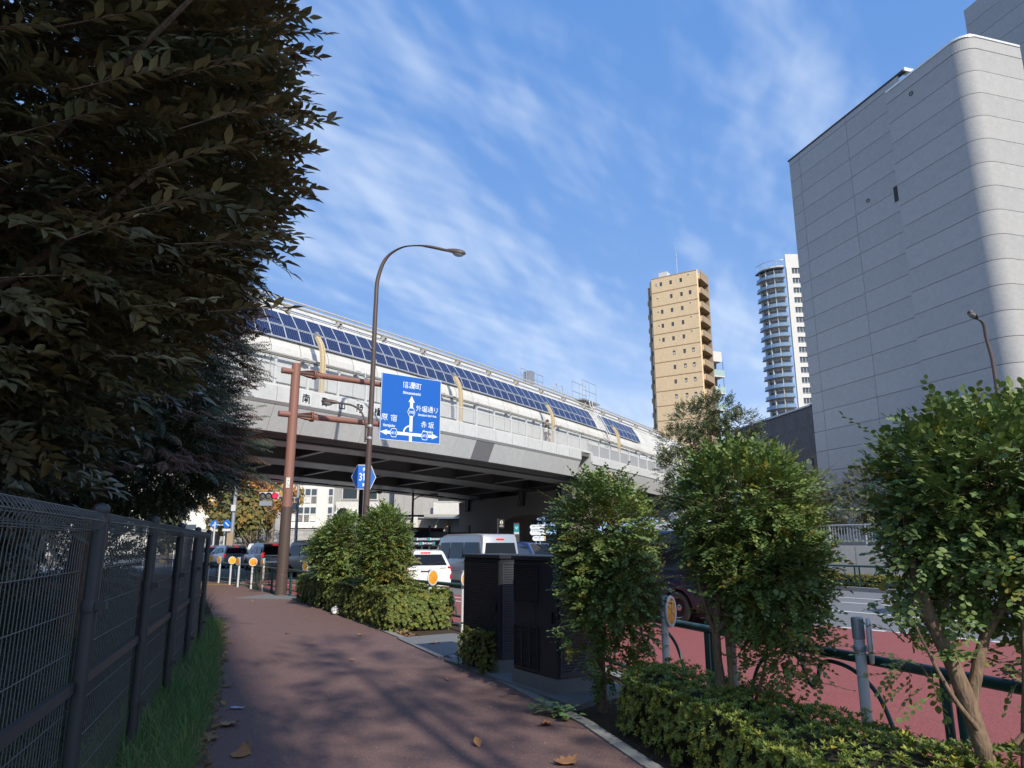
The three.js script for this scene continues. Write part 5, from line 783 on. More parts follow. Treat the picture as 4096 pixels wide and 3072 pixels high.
{
  const o = thing('grey_tower_block', 'darker grey block rising above the grey building at top right', 'building', [49.95, 0, 47.6], 15.7);
  const wT = 0.12, cols = [[0, 7.5], [7.5, 15]]; let r = 0; mesh(o, 'core', box(29.8, 54.2, 14.8, 15.05, 27.1, -7.5), M.joint);
  for (let y = 31.6; y < 54; y += 1.9, r++) { cols.forEach(([a, b]) => mesh(o, 'wall_panel', box(wT, 1.86, b - a - 0.04, wT / 2 - 0.05, y + 0.93, -(a + b) / 2), r % 2 ? M.greyWall : M.greyWallB)); for (let k = 0; k < 3; k++) mesh(o, 'wall_panel', box(9.9, 1.86, wT, 5.1 + k * 10, y + 0.93, 0.0), M.greyWall); }
}
// ---------------------------------------------------------------- dark tiled low building
{
  const o = thing('dark_building', 'low dark brown tiled building against the grey building', 'building', [26.8, 0, 62.6], 9.5);
  mesh(o, 'wall', box(18, 13.6, 14.5, 9.0, 6.8, -7.3), M.darkTile);
  mesh(o, 'parapet_cap', box(18.3, 0.16, 14.9, 9.0, 13.70, -7.3), M.galv);
  mesh(o, 'corner_pier', box(1.6, 13.5, 0.5, 0.62, 6.75, 0.2), M.darkTile);
  const w = mesh(o, 'window', [box(1.0, 5.0, 0.08, 2.3, 5.6, 0.02)], M.black); mesh(w, 'pane', box(0.75, 4.7, 0.05, 2.3, 5.6, 0.06), M.windowGlass);
  const w2 = mesh(o, 'window', [box(0.08, 5.0, 1.1, -0.02, 6.5, -0.9)], M.black); mesh(w2, 'pane', box(0.05, 4.7, 0.85, -0.06, 6.5, -0.9), M.windowGlass);
}
// ---------------------------------------------------------------- orange-tan apartment tower
{
  const o = thing('tan_tower', 'tall tan brick apartment tower with small dark windows', 'apartment tower', [36.41, 0, 132], 56);   // local -z along the front from the right corner
  const W = 9.5, fl = 2.93, top = 54.5;
  const rows = [[7.48, 5.40, 3.27], [5.40, 3.27, 1.49], [7.48, 5.40, 3.27], [7.48, 5.40, 3.27], [7.48, 5.40, 3.27], [5.40, 3.27, 1.49], [5.40, 3.27, 1.49], [5.40, 3.27, 1.49], [5.40, 3.27, 1.49], [5.40, 3.27, 1.49], [5.40, 3.27, 1.49], [5.40, 3.27, 1.49]];
  const holes = [], win = []; rows.forEach((cs, k) => cs.forEach((s) => { const y = 52.93 - k * fl; holes.push([[s - 0.27, y - 0.42], [s + 0.27, y - 0.42], [s + 0.27, y + 0.42], [s - 0.27, y + 0.42]]); win.push([s, y]); }));
  const wall = plate([[0, -1], [W, -1], [W, top], [0, top]], 0.3, holes); wall.rotateY(Math.PI / 2); mesh(o, 'front_wall', fin(wall), M.tan);
  const frameG = plate(rectPts(-0.27, -0.42, 0.27, 0.42), 0.06, [rectPts(-0.21, -0.36, 0.21, 0.36)]); frameG.rotateY(Math.PI / 2); const paneG = box(0.03, 0.72, 0.42), blind = box(0.02, 0.34, 0.4);
  const wq = rng(8); for (const [s, y] of win) { const w = mesh(o, 'window', fin(frameG), M.fenceSteel); w.position.set(0.06, y, -s); mesh(w, 'pane', paneG, M.windowGlass).position.set(0.05, 0, 0); if (y < 40 && wq() < 0.6) mesh(w, 'curtain', blind, M.paleWall).position.set(0.028, -0.1, 0); }
  for (let k = 0; k < 13; k++) mesh(o, 'brick_course', box(0.05, 0.16, W + 0.02, -0.012, 51.31 - k * fl, -W / 2), M.tanBand);
  mesh(o, 'brick_course', box(0.06, 0.14, W + 0.02, -0.015, top - 0.1, -W / 2), M.tanPlain);
  for (const [s, y] of [[8.3, 53.3], [8.3, 52.9], [1.5, 53.9], [8.2, 50.2], [8.1, 47.3], [1.4, 48.0], [8.1, 44.4], [1.4, 45.1], [8.1, 41.5], [1.4, 42.2]]) mesh(o, 'vent_hood', box(0.14, 0.24, 0.2, -0.06, y, -s), M.white);
  // chamfered right corner, then recessed balconies on the right side
  const ch = plate([[0, -1], [0.9, -1], [0.9, top], [0, top]], 0.25); ch.rotateY(40 * R); ch.translate(0.02, 0, 0.0); mesh(o, 'corner_wall', fin(ch), M.tan);
  const bx = 0.70, SL = 4.6;                                  // side face: starts behind the chamfer
  for (let k = 0; k < 15; k++) {
    const y = top - 0.25 - k * fl; mesh(o, 'balcony_slab', box(SL, 0.26, 1.5, bx + SL / 2, y - 1.5, -0.16), M.tanPlain);
    mesh(o, 'balcony_parapet', box(SL, 1.2, 0.14, bx + SL / 2, y - 1.0, 0.55), M.tanPlain);
    mesh(o, 'balcony_parapet', box(0.14, 1.2, 0.6, bx + 0.1, y - 1.0, 0.2), M.tan);
    mesh(o, 'balcony_door', box(1.7, 2.0, 0.06, bx + 1.6, y - 2.4, -0.93), M.windowGlass);
  }
  mesh(o, 'balcony_parapet', box(SL, 0.6, 0.14, bx + SL / 2, top - 0.3, 0.55), M.tanPlain);
  mesh(o, 'side_wall', box(9.2, top + 0.6, 0.3, bx + 4.4, top / 2 - 0.5, -1.10), M.tanPlain); mesh(o, 'side_wall', box(0.3, top + 0.3, 1.5, bx + SL + 0.2, top / 2 - 0.4, -0.3), M.tanPlain);
  mesh(o, 'roof', box(9.3, 0.3, W - 1.4, 5.2, top - 0.15, -W / 2 - 0.3), M.tanPlain);
  mesh(o, 'back_wall', box(0.3, top, W - 1, 9.6, top / 2 - 0.5, -W / 2 - 0.3), M.tanPlain);
  // narrow chamfer and left side
  const cl = plate([[0, -1], [1.3, -1], [1.3, top - 0.4], [0, top - 0.4]], 0.25); cl.rotateY(Math.PI / 2 - 50 * R); cl.translate(0.0, 0, -W); mesh(o, 'corner_wall', fin(cl), M.tan);
  mesh(o, 'side_wall', box(9.0, top - 1, 0.3, 5.3, top / 2 - 1, -W - 1.0), M.tanPlain);
  for (let k = 0; k < 12; k++) { mesh(o, 'side_window', box(0.05, 0.8, 0.42, 0.52, 50.6 - k * fl, -W - 0.62, 50 * R - Math.PI / 2), M.fenceSteel); const g = lathe([[0.001, 0], [0.7, 0.05], [0.85, 0.3], [0.85, 1.05], [0.8, 1.1], [0.78, 0.4], [0.001, 0.3]], 14); mesh(o, 'side_balcony', fin(g), M.tanPlain).position.set(2.4, 49.4 - k * fl, -W - 1.1); }
  mesh(o, 'roof_hut', box(1.6, 1.6, 1.8, 2.2, top + 0.7, -W + 2.0), M.white); mesh(o, 'antenna', rod(V3(3, top, -5), V3(3, top + 7, -5), 0.05, 0.02, 6), M.white);
}
{
  const o = thing('glass_balcony_block', 'slim apartment block with pale glass balconies behind the tan tower', 'building', [40.4, 0, 146], 20);
  mesh(o, 'wall', box(7, 39.4, 8, 0, 19.7, -4), M.tanPlain); mesh(o, 'roof_slab', box(5.0, 2.2, 3.0, 1.2, 40.2, 0.2), M.paleWall);
  for (let k = 0; k < 9; k++) { const y = 37 - k * 3.6; mesh(o, 'balcony_slab', box(5.0, 0.25, 2.4, 1.4, y - 1.2, 0.9), M.paleWall); mesh(o, 'balcony_glass', [box(5.0, 1.3, 0.06, 1.4, y - 0.45, 2.05), box(0.06, 1.3, 2.2, 3.87, y - 0.45, 0.95)], M.greenGlass); mesh(o, 'balcony_post', [-0.9, 1.4, 3.7].map((x) => box(0.08, 3.3, 0.08, x, y + 0.5, 1.95)), M.fenceSteel); mesh(o, 'window', box(3.6, 2.0, 0.05, 1.2, y + 0.4, 0.03), M.windowGlass); }
}
// ---------------------------------------------------------------- white tower with curved balconies
{
  const o = thing('white_tower', 'white high-rise with curved blue glass balconies', 'apartment tower', [78.6, 0, 190], 0);
  const fl = 2.93, top = 80.2, bow = (r, n = 12) => { const p = []; for (let k = 0; k <= n; k++) { const a = (178 + 92 * k / n) * R; p.push([r * 0.92 * Math.cos(a) * 1.0, r * Math.sin(a)]); } return p; };
  const cxy = [-0.2, 8.5];
  const band = (r0, r1) => { const a = bow(r1), b = bow(r0); return [...a, ...b.reverse()].map(([x, y]) => [x + cxy[0], -(y) * 0 + y + cxy[1]]); };
  const disc = (r) => [...bow(r), [0, 0]].map(([x, y]) => [x + cxy[0], y + cxy[1]]);
  const slabG = slab(disc(6.5), 0, 0.22), wallG = slab(disc(5.3), 0, fl), glassG = slab(band(6.34, 6.4), 0, 1.0), edgeG = slab(band(6.46, 6.58), -0.02, 0.24);
  const div = [-0.25, 0.2, 0.62];
  for (let k = 0; k < 17; k++) {
    const y = 76.1 - k * fl;
    const f = new THREE.Group(); f.name = 'storey'; f.position.y = y; o.add(f);
    mesh(f, 'wall', wallG, M.paleWall); mesh(f, 'balcony_slab', slabG, M.paleWall); mesh(f, 'balcony_edge', edgeG, M.fenceSteel); mesh(f, 'balustrade', glassG, M.balconyGlass).position.y = 0.28;
    for (const a of [196, 218, 242]) { const ca = Math.cos(a * R), sa = Math.sin(a * R), m = mesh(f, 'party_screen', box(1.2, fl - 0.3, 0.1, 0, fl / 2, 0), M.paleWall); m.position.set(cxy[0] + 5.8 * 0.92 * ca, 0.1, -(cxy[1] + 5.8 * sa)); m.rotation.y = a * R; }
    for (const a of [206, 230, 256]) { const ca = Math.cos(a * R), sa = Math.sin(a * R), m = mesh(f, 'window', box(0.08, 2.1, 1.9), M.windowGlass); m.position.set(cxy[0] + 5.32 * 0.93 * ca, 1.25, -(cxy[1] + 5.34 * sa)); m.rotation.y = a * R; }
    mesh(f, 'flat_wall', box(8.0, fl - 1.75, 0.5, 4.6, 0.45, -2.2), M.paleWall);
    const w = mesh(f, 'window', box(6.2, 1.9, 0.12, 4.9, 1.95, -2.35), M.windowGlass); mesh(w, 'mullion', [-2.2, -1.3, -0.4, 0.5, 1.4].map((x) => box(0.09, 1.9, 0.06, 4.9 + x, 1.95, -2.26)), M.white); mesh(w, 'transom', box(6.2, 0.06, 0.06, 4.9, 1.3, -2.26), M.white);
    mesh(f, 'pier', box(1.5, fl, 0.75, 1.0, fl / 2, -2.1), M.paleWall);
  }
  mesh(o, 'lower_body', box(9, 27, 8, 4, 13, -6), M.paleWall); mesh(o, 'parapet', box(8.8, 4.2, 0.5, 4.6, 81.1, -2.2), M.paleWall);
  mesh(o, 'top_slab', slab(disc(6.7), 79.0, 79.35), M.fenceSteel); mesh(o, 'top_slab', slab(disc(6.0), 79.35, 80.0), M.paleWall); mesh(o, 'roof_ring', [slab(band(6.1, 6.2), 81.6, 81.75), ...[184, 200, 216, 232, 250].map((a) => rod(V3(cxy[0] + 6.15 * 0.92 * Math.cos(a * R), 79.9, -(cxy[1] + 6.15 * Math.sin(a * R))), V3(cxy[0] + 6.15 * 0.92 * Math.cos(a * R), 81.6, -(cxy[1] + 6.15 * Math.sin(a * R))), 0.06, 0.06, 6))], M.galv);
  mesh(o, 'antenna', rod(V3(3, 80, -5), V3(3, 85.5, -5), 0.06, 0.02, 6), M.galv);
}
// ---------------------------------------------------------------- retaining wall with railing and the planting above it
{
  const base = [13.9, 28.6], hd = 36, o = thing('retaining_wall', 'grey concrete retaining wall of upright panels across the road', 'wall', [base[0], -0.1, base[1]], hd);
  const g = box(0.30, 1.62, 0.735, 0, 0.81, 0); for (let i = -22; i < 12; i++) { const m = mesh(o, 'wall_panel', g, M.concrete); m.position.set((i % 2) * 0.004, 0, -i * 0.75); }
  mesh(o, 'backing', box(0.2, 1.56, 25.4, 0.16, 0.78, 3.9), M.joint);
  const p = thing('wall_railing', 'white metal railing with upright bars on top of the retaining wall', 'railing', [base[0], 1.52, base[1]], hd);
  for (let i = -11; i < 6; i++) { mesh(p, 'post', rod(V3(0.1, 0, -i * 1.5), V3(0.1, 0.84, -i * 1.5), 0.04, 0.04, 10), M.galv); mesh(p, 'rail', [rod(V3(0.1, 0.80, -i * 1.5), V3(0.1, 0.80, -i * 1.5 - 1.5), 0.035, 0.035, 8), rod(V3(0.1, 0.16, -i * 1.5), V3(0.1, 0.16, -i * 1.5 - 1.5), 0.025, 0.025, 8)], M.galv); const b = rod(V3(0.1, 0.16, 0), V3(0.1, 0.80, 0), 0.012, 0.012, 6); for (let k = 1; k < 12; k++) { const m = mesh(p, 'bar', b, M.galv); m.position.z = -i * 1.5 - k * 0.125; } }
  setting('bank', slab([[14.2, 28.85], [26.1, 12.45], [60, 20], [60, 60], [16, 60], [7.5, 38.0]], 0, 1.48), M.soil);
}
// ---------------------------------------------------------------- vehicles: s runs from the tail (0) to the nose (L)
const paintMat = (name, r, g, b, metal = 0.25) => mat(name, r, g, b, { roughness: 0.32, metalness: metal, phys: true, clearcoat: 0.8, clearcoatRoughness: 0.08 });
paintMat('silverPaint', 0.47, 0.475, 0.48, 0.4); paintMat('whiteCar', 0.78, 0.78, 0.76, 0); paintMat('navyPaint', 0.012, 0.022, 0.062, 0.2); paintMat('bluePaint', 0.05, 0.10, 0.26, 0.2); paintMat('charcoalPaint', 0.10, 0.095, 0.105, 0.4); paintMat('greySilver', 0.40, 0.395, 0.39, 0.35); paintMat('warmSilver', 0.50, 0.49, 0.45, 0.3);
mat('trim', 0.03, 0.03, 0.032, { roughness: 0.6 }); mat('plateWhite', 0.75, 0.76, 0.74, { roughness: 0.5 });
function vehicle(name, text, cat, at, heading, v) {
  const o = thing(name, text, cat, at, heading, 'vehicles on the road'), { L, W, H, belt, tumble = 0.13, wheelR = 0.31, axles, paint } = v, hw = W / 2;
  const half = (y) => hw - tumble * smooth(belt - 0.1, H, y) * 1.0 - 0.05 * smooth(0.5, 0.2, y);
  const z = (s) => L / 2 - s;
  // side outline with wheel arches cut out of the sill
  const out = [...v.outline], low = 0.22, arch = wheelR + 0.055, bottom = []; for (const ax of axles.slice().sort((a, b) => b - a)) { for (let k = 0; k <= 8; k++) { const a = Math.PI * k / 8; bottom.push([ax + arch * Math.cos(a), Math.max(low, wheelR - 0.02 + arch * Math.sin(a))]); } }
  const pts = [...out, [L - 0.05, low], ...bottom, [0.06, low]];
  const sh = new THREE.Shape(pts.map(([s, y]) => V2(s, y))), bv = 0.07;
  let g = new THREE.ExtrudeGeometry(sh, { depth: W - 2 * bv, steps: 1, bevelEnabled: true, bevelThickness: bv, bevelSize: bv, bevelOffset: -bv, bevelSegments: 3, curveSegments: 4 });
  let p = g.attributes.position;
  for (let i = 0; i < p.count; i++) { const s = p.getX(i), y = p.getY(i), w = p.getZ(i) - (W / 2 - bv), x = w / hw * half(y) * (1 - 0.05 * smooth(L - 0.9, L, s) - 0.02 * smooth(0.6, 0, s)); p.setXYZ(i, x, y, z(s)); }
  g.computeVertexNormals(); const body = mesh(o, 'body', fin(smoothed(fin(g), 38)), paint);
  const side = (poly, dx, m, nm, parent = o) => { for (const sgn of [-1, 1]) { const gs = new THREE.ShapeGeometry(new THREE.Shape(poly.map(([s, y]) => V2(s, y)))).toNonIndexed(), q = gs.attributes.position; for (let i = 0; i < q.count; i++) { const s = q.getX(i), y = q.getY(i); q.setXYZ(i, sgn * (half(y) * (1 - 0.05 * smooth(L - 0.9, L, s) - 0.02 * smooth(0.6, 0, s)) + dx), y, z(s)); } gs.computeVertexNormals(); mesh(parent, nm, fin(gs), m); } };
  const slope = (a, b, inset, dx, m, nm, x0 = -1, x1 = 1, parent = o, round = 0) => { const q = [], N = 8, nrm = V2(-(b[1] - a[1]), (b[0] - a[0])).normalize(); if (nrm.y < 0) nrm.multiplyScalar(-1); if (Math.abs(nrm.y) < 0.5 && Math.sign(nrm.x) !== (a[0] < L / 2 ? -1 : 1)) nrm.multiplyScalar(-1); const pt = (u, t) => { const s = a[0] + (b[0] - a[0]) * t, y = a[1] + (b[1] - a[1]) * t, h = half(y) - inset; return [u * h, y + nrm.y * dx, z(s + nrm.x * dx)]; }; for (let i = 0; i < N; i++) { const u0 = x0 + (x1 - x0) * i / N, u1 = x0 + (x1 - x0) * (i + 1) / N; q.push(...pt(u0, 0), ...pt(u1, 0), ...pt(u0, 1), ...pt(u1, 0), ...pt(u1, 1), ...pt(u0, 1)); } const gg = new THREE.BufferGeometry(); gg.setAttribute('position', new THREE.Float32BufferAttribute(q, 3)); gg.computeVertexNormals(); return mesh(parent, nm, fin(gg), m); };
  for (const w of v.windows) side(w, 0.006, v.glass || M.darkGlass, 'side_window');
  for (const l of v.seams || []) side([[l[0] - 0.006, l[1]], [l[0] + 0.006, l[1]], [l[0] + 0.006, l[2]], [l[0] - 0.006, l[2]]], 0.003, M.trim, 'door_seam');
  for (const l of v.lines || []) side([[l[0], l[2] - 0.012], [l[1], l[2] - 0.012], [l[1], l[2] + 0.012], [l[0], l[2] + 0.012]], 0.004, M.trim, 'slide_rail');
  for (const [s, y] of v.handles || []) side([[s, y - 0.02], [s + 0.2, y - 0.02], [s + 0.2, y + 0.02], [s, y + 0.02]], 0.012, paint, 'door_handle');
  const rg = slope(v.rear[0], v.rear[1], 0.14, 0.008, M.darkGlass, 'rear_window'); slope(v.front[0], v.front[1], 0.10, 0.008, M.darkGlass, 'windshield');
  mesh(rg, 'wiper', rod(V3(0, v.rear[0][1] + 0.02, z(v.rear[0][0]) + 0.03), V3(0.42, v.rear[0][1] + 0.12, z(v.rear[0][0]) + 0.02), 0.008, 0.005, 5), M.black);
  if (v.brake) mesh(o, 'high_brake_light', box(0.34, 0.05, 0.03, 0, v.brake[1], z(v.brake[0]) + 0.012), M.redLight);
  const lit = v.lit ? M.redLight : M.redLens; for (const sgn of [-1, 1]) { const [y0, y1] = v.tail; const t = mesh(o, 'tail_light', bev(0.16, y1 - y0, 0.10, 0.02, sgn * (half((y0 + y1) / 2) - 0.075), (y0 + y1) / 2, z(v.tailS || 0.03) - 0.03), lit); mesh(t, 'indicator_lens', box(0.10, (y1 - y0) * 0.25, 0.012, sgn * (half((y0 + y1) / 2) - 0.085), y0 + (y1 - y0) * 0.5, z(v.tailS || 0.03) + 0.022), M.plateWhite); mesh(o, 'headlight', bev(0.30, 0.18, 0.10, 0.03, sgn * (hw - 0.22), v.hood - 0.12, z(L) + 0.10), M.lampGlass); mesh(o, 'mirror', [bev(0.16, 0.17, 0.09, 0.03, sgn * (hw + 0.10), belt + 0.10, z(v.mirror))], v.mirrorMat || M.trim); }
  mesh(o, 'rear_bumper', bev(W - 0.08, 0.22, 0.12, 0.03, 0, 0.42, z(0) - 0.02), v.bumper || paint); mesh(o, 'number_plate', box(0.33, 0.165, 0.012, 0, v.plateY || 0.75, z(0) + (v.plateOut || 0.012)), M.plateWhite);
  mesh(o, 'tailgate_handle', box(0.5, 0.05, 0.02, 0, (v.plateY || 0.75) + 0.14, z(0.01) + 0.014), M.trim);
  mesh(o, 'underbody', box(W - 0.3, 0.2, L - 0.5, 0, 0.28, 0), M.black); mesh(o, 'tailpipe', rod(V3(-hw * 0.5, 0.24, z(0.3)), V3(-hw * 0.5, 0.24, z(-0.02)), 0.03, 0.03, 8), M.chrome);
  const tyre = lathe([[wheelR * 0.63, -0.10], [wheelR * 0.92, -0.105], [wheelR, -0.075], [wheelR, 0.075], [wheelR * 0.92, 0.105], [wheelR * 0.63, 0.10]], 28).rotateZ(Math.PI / 2);
  const spokes = [lathe([[wheelR * 0.60, -0.08], [wheelR * 0.66, -0.095], [wheelR * 0.66, 0.095], [wheelR * 0.60, 0.08]], 24).rotateZ(Math.PI / 2), lathe([[0.001, 0.055], [0.06, 0.055], [0.07, 0.03], [0.07, -0.03], [0.06, -0.055], [0.001, -0.055]], 14).rotateZ(Math.PI / 2)]; for (let k = 0; k < 6; k++) { const b = bev(0.05, wheelR * 0.56, 0.055, 0.012, 0, wheelR * 0.34, 0); b.rotateY(Math.PI / 2); b.rotateX(k * Math.PI / 3); spokes.push(fin(b)); } const rim = join(spokes.map(fin)), drum = fin(rod(V3(-0.04, 0, 0), V3(0.04, 0, 0), wheelR * 0.58, wheelR * 0.58, 18));
  for (const ax of axles) for (const sgn of [-1, 1]) { const w = new THREE.Group(); w.name = 'wheel'; w.position.set(sgn * (hw - 0.125), wheelR, z(ax)); o.add(w); mesh(w, 'tyre', fin(tyre), M.rubber); mesh(w, 'rim', rim, M.chrome); mesh(w, 'brake_drum', drum, M.black); const ws = mesh(o, 'wheel_well', lathe([[0.001, 0.13], [wheelR + 0.05, 0.13], [wheelR + 0.05, -0.13]], 20).rotateZ(sgn * Math.PI / 2), M.black); ws.position.set(sgn * (hw - 0.22), wheelR, z(ax)); }
  if (v.extra) v.extra(o, z, half, side, slope);
  return o;
}
const RD = RY + 0.004;
const vanShape = { L: 4.7, W: 1.70, H: 1.98, belt: 1.05, tumble: 0.12, axles: [0.95, 3.55], hood: 1.0, mirror: 3.95, outline: [[0, 0.42], [-0.005, 0.95], [0.10, 1.82], [0.2, 1.95], [0.6, 1.98], [3.3, 1.98], [3.62, 1.93], [3.86, 1.80], [4.42, 1.12], [4.66, 0.92], [4.7, 0.45]], windows: [[[0.28, 1.12], [1.55, 1.12], [1.55, 1.74], [0.36, 1.74]], [[1.63, 1.12], [2.75, 1.12], [2.75, 1.74], [1.63, 1.74]], [[2.84, 1.10], [4.12, 1.10], [3.68, 1.72], [2.84, 1.74]]], rear: [[0.018, 1.14], [0.088, 1.72]], front: [[4.40, 1.14], [3.88, 1.78]], brake: [0.10, 1.85], tail: [0.72, 1.10], seams: [[1.59, 0.35, 1.8], [2.79, 0.35, 1.8]], lines: [[0.25, 1.55, 0.98]], handles: [[1.66, 0.95], [2.86, 0.95]] };
vehicle('van', 'silver van seen from behind with dark side windows', 'van', [-1.575, RD, 29.2], 30, { ...vanShape, paint: M.silverPaint, outline: vanShape.outline.map(([s, y]) => [s, y > 1.5 ? y + 0.08 : y]), H: 2.06 });
vehicle('van', 'navy blue van on the red lane behind the near trees', 'van', [3.42, RD, 17.65], 36, { ...vanShape, paint: M.navyPaint, wheelR: 0.34, H: 1.94 });
vehicle('van', 'white high-roof van whose roof shows over the navy van', 'van', [5.9, RD, 22.4], 36, { ...vanShape, paint: M.whiteCar, wheelR: 0.33, L: 4.8, H: 2.36, outline: vanShape.outline.map(([s, y]) => [s * 1.02, y > 1.5 ? y + 0.37 : y]), rear: [[0.02, 1.14], [0.075, 1.85]], front: [[4.48, 1.14], [3.95, 1.95]], brake: [0.09, 2.2], extra: (o, z) => mesh(o, 'roof_rib', [0.5, 1.2, 1.9, 2.6].map((s) => box(1.3, 0.03, 0.06, 0, 2.36, z(s))), M.whiteCar) });
const wagon = { L: 4.3, W: 1.69, H: 1.49, belt: 0.93, tumble: 0.17, axles: [0.85, 3.35], hood: 0.9, mirror: 3.05, outline: [[0, 0.42], [-0.01, 0.86], [0.03, 0.95], [0.26, 1.34], [0.38, 1.44], [0.7, 1.49], [2.5, 1.49], [2.72, 1.45], [3.45, 0.98], [4.05, 0.84], [4.28, 0.7], [4.3, 0.42]], windows: [[[0.42, 0.99], [1.35, 0.99], [1.35, 1.36], [0.55, 1.36]], [[1.43, 0.99], [2.2, 0.99], [2.2, 1.37], [1.43, 1.37]], [[2.28, 0.99], [3.15, 0.99], [2.7, 1.35], [2.28, 1.37]]], rear: [[0.05, 0.985], [0.255, 1.335]], front: [[3.40, 1.02], [2.76, 1.42]], brake: [0.31, 1.385], tail: [0.55, 0.95], tailS: 0.02, plateY: 0.66, seams: [[1.39, 0.3, 1.4], [2.24, 0.3, 1.4]], handles: [[1.46, 0.86], [2.32, 0.86]] };
vehicle('wagon', 'white station wagon with bundled ladders on its roof rack', 'car', [-3.70, RD, 26.0], 26, { ...wagon, paint: M.whiteCar, extra: (o, z) => {
  const rack = mesh(o, 'roof_rack', [0.6, 1.7, 2.5].flatMap((s) => [box(1.36, 0.035, 0.05, 0, 1.62, z(s)), box(0.05, 0.16, 0.07, -0.62, 1.55, z(s)), box(0.05, 0.16, 0.07, 0.62, 1.55, z(s))]), M.trim); mesh(o, 'emblem', box(0.22, 0.035, 0.008, 0.52, 0.9, z(0.01) + 0.012), M.galv);
  for (const [x, y] of [[-0.38, 1.69], [0.10, 1.70], [0.36, 1.84], [-0.1, 1.84]]) { const l = thing('ladder', x === -0.38 ? 'lowest left aluminium ladder on the white wagon roof' : x === 0.10 ? 'lower right aluminium ladder on the white wagon roof' : x === 0.36 ? 'upper right aluminium ladder on the white wagon roof' : 'upper left aluminium ladder on the white wagon roof', 'ladder', [0, 0, 0], 0, 'aluminium ladders on the white wagon roof'); l.position.set(-3.70, RD, -26.0); l.rotation.y = 26 * R; for (const sx of [-0.19, 0.19]) mesh(l, 'rail', box(0.035, 0.085, 2.6, x + sx, y, z(1.6)), M.aluminium); for (let k = 0; k < 8; k++) mesh(l, 'rung', box(0.36, 0.03, 0.05, x, y, z(0.45 + k * 0.33)), M.aluminium); mesh(l, 'end_cap', box(0.05, 0.10, 0.05, x + 0.19, y, z(0.28)), M.teal); }
} });
const suv = { L: 4.4, W: 1.80, H: 1.58, belt: 0.98, tumble: 0.20, wheelR: 0.34, axles: [0.85, 3.5], hood: 0.95, mirror: 3.0, outline: [[0.02, 0.42], [-0.01, 0.75], [0.05, 0.98], [0.30, 1.38], [0.36, 1.50], [0.7, 1.56], [1.7, 1.58], [2.4, 1.53], [3.25, 1.04], [4.05, 0.93], [4.35, 0.75], [4.4, 0.42]], windows: [[[0.55, 1.10], [1.5, 1.04], [1.5, 1.42], [0.75, 1.40]], [[1.58, 1.04], [2.95, 1.02], [2.3, 1.42], [1.58, 1.43]]], rear: [[0.07, 1.02], [0.295, 1.38]], front: [[3.2, 1.07], [2.45, 1.50]], brake: [0.34, 1.46], tail: [0.78, 0.98], tailS: 0.03, lit: true, plateY: 0.72, seams: [[1.54, 0.35, 1.42]] };
vehicle('car', 'grey silver hatchback waiting with its brake lights on', 'car', [-20.4, RD, 52.3], 38, { ...suv, paint: M.greySilver });
vehicle('car', 'dark grey car half hidden by the end of the fence', 'car', [-23.6, RD, 56.0], 34, { ...suv, paint: M.greySilver, W: 1.75 });
vehicle('minivan', 'dark minivan with sunlight put on its tailgate as silver behind the brown pole', 'car', [-15.9, RD, 47.0], 35, { ...vanShape, L: 4.6, W: 1.74, H: 1.74, belt: 1.02, tumble: 0.18, outline: [[0.02, 0.42], [-0.01, 0.8], [0.04, 1.0], [0.22, 1.5], [0.34, 1.66], [0.7, 1.73], [2.0, 1.74], [2.7, 1.66], [3.75, 1.06], [4.3, 0.93], [4.56, 0.75], [4.6, 0.42]], windows: [[[0.40, 1.10], [1.3, 1.07], [1.3, 1.52], [0.55, 1.50]], [[1.4, 1.06], [2.3, 1.05], [2.3, 1.53], [1.4, 1.53]], [[2.4, 1.05], [3.4, 1.03], [2.75, 1.50], [2.4, 1.52]]], rear: [[0.06, 1.05], [0.215, 1.5]], front: [[3.7, 1.09], [2.75, 1.62]], brake: [0.30, 1.60], tail: [0.85, 1.15], lit: true, paint: M.charcoalPaint, extra: (o, z, half, side, slope) => slope([0.0, 0.48], [0.04, 0.98], 0.22, 0.012, M.silverPaint, 'tailgate') });  // sun on the dark rear is painted as a silver panel
vehicle('kei_van', 'pale silver boxy van beside the left bushy tree', 'van', [-10.4, RD, 38.4], 62, { ...vanShape, L: 3.4, W: 1.48, H: 1.88, axles: [0.55, 2.75], wheelR: 0.27, mirror: 2.9, outline: [[0, 0.42], [-0.005, 0.95], [0.05, 1.6], [0.12, 1.80], [0.4, 1.86], [1.5, 1.88], [2.5, 1.84], [2.75, 1.74], [3.15, 1.1], [3.36, 0.9], [3.4, 0.42]], windows: [[[0.2, 1.1], [1.1, 1.1], [1.1, 1.62], [0.26, 1.62]], [[1.2, 1.1], [1.95, 1.1], [1.95, 1.62], [1.2, 1.62]], [[2.05, 1.06], [2.95, 1.06], [2.66, 1.60], [2.05, 1.62]]], rear: [[0.01, 1.12], [0.06, 1.6]], front: [[3.13, 1.14], [2.78, 1.7]], brake: [0.1, 1.74], seams: [[1.15, 0.35, 1.7], [2.0, 0.35, 1.7]], lines: [[0.2, 1.1, 0.98]], handles: [[1.75, 0.98], [2.1, 0.98]], glass: M.windowGlass, paint: M.warmSilver });
vehicle('car', 'white off-road car crossing beyond the minivan', 'car', [-19.6, RD, 60], -80, { ...suv, paint: M.whiteCar, H: 1.75, outline: suv.outline.map(([s, y]) => [s, y > 1.2 ? y + 0.17 : y]), glass: M.windowGlass });
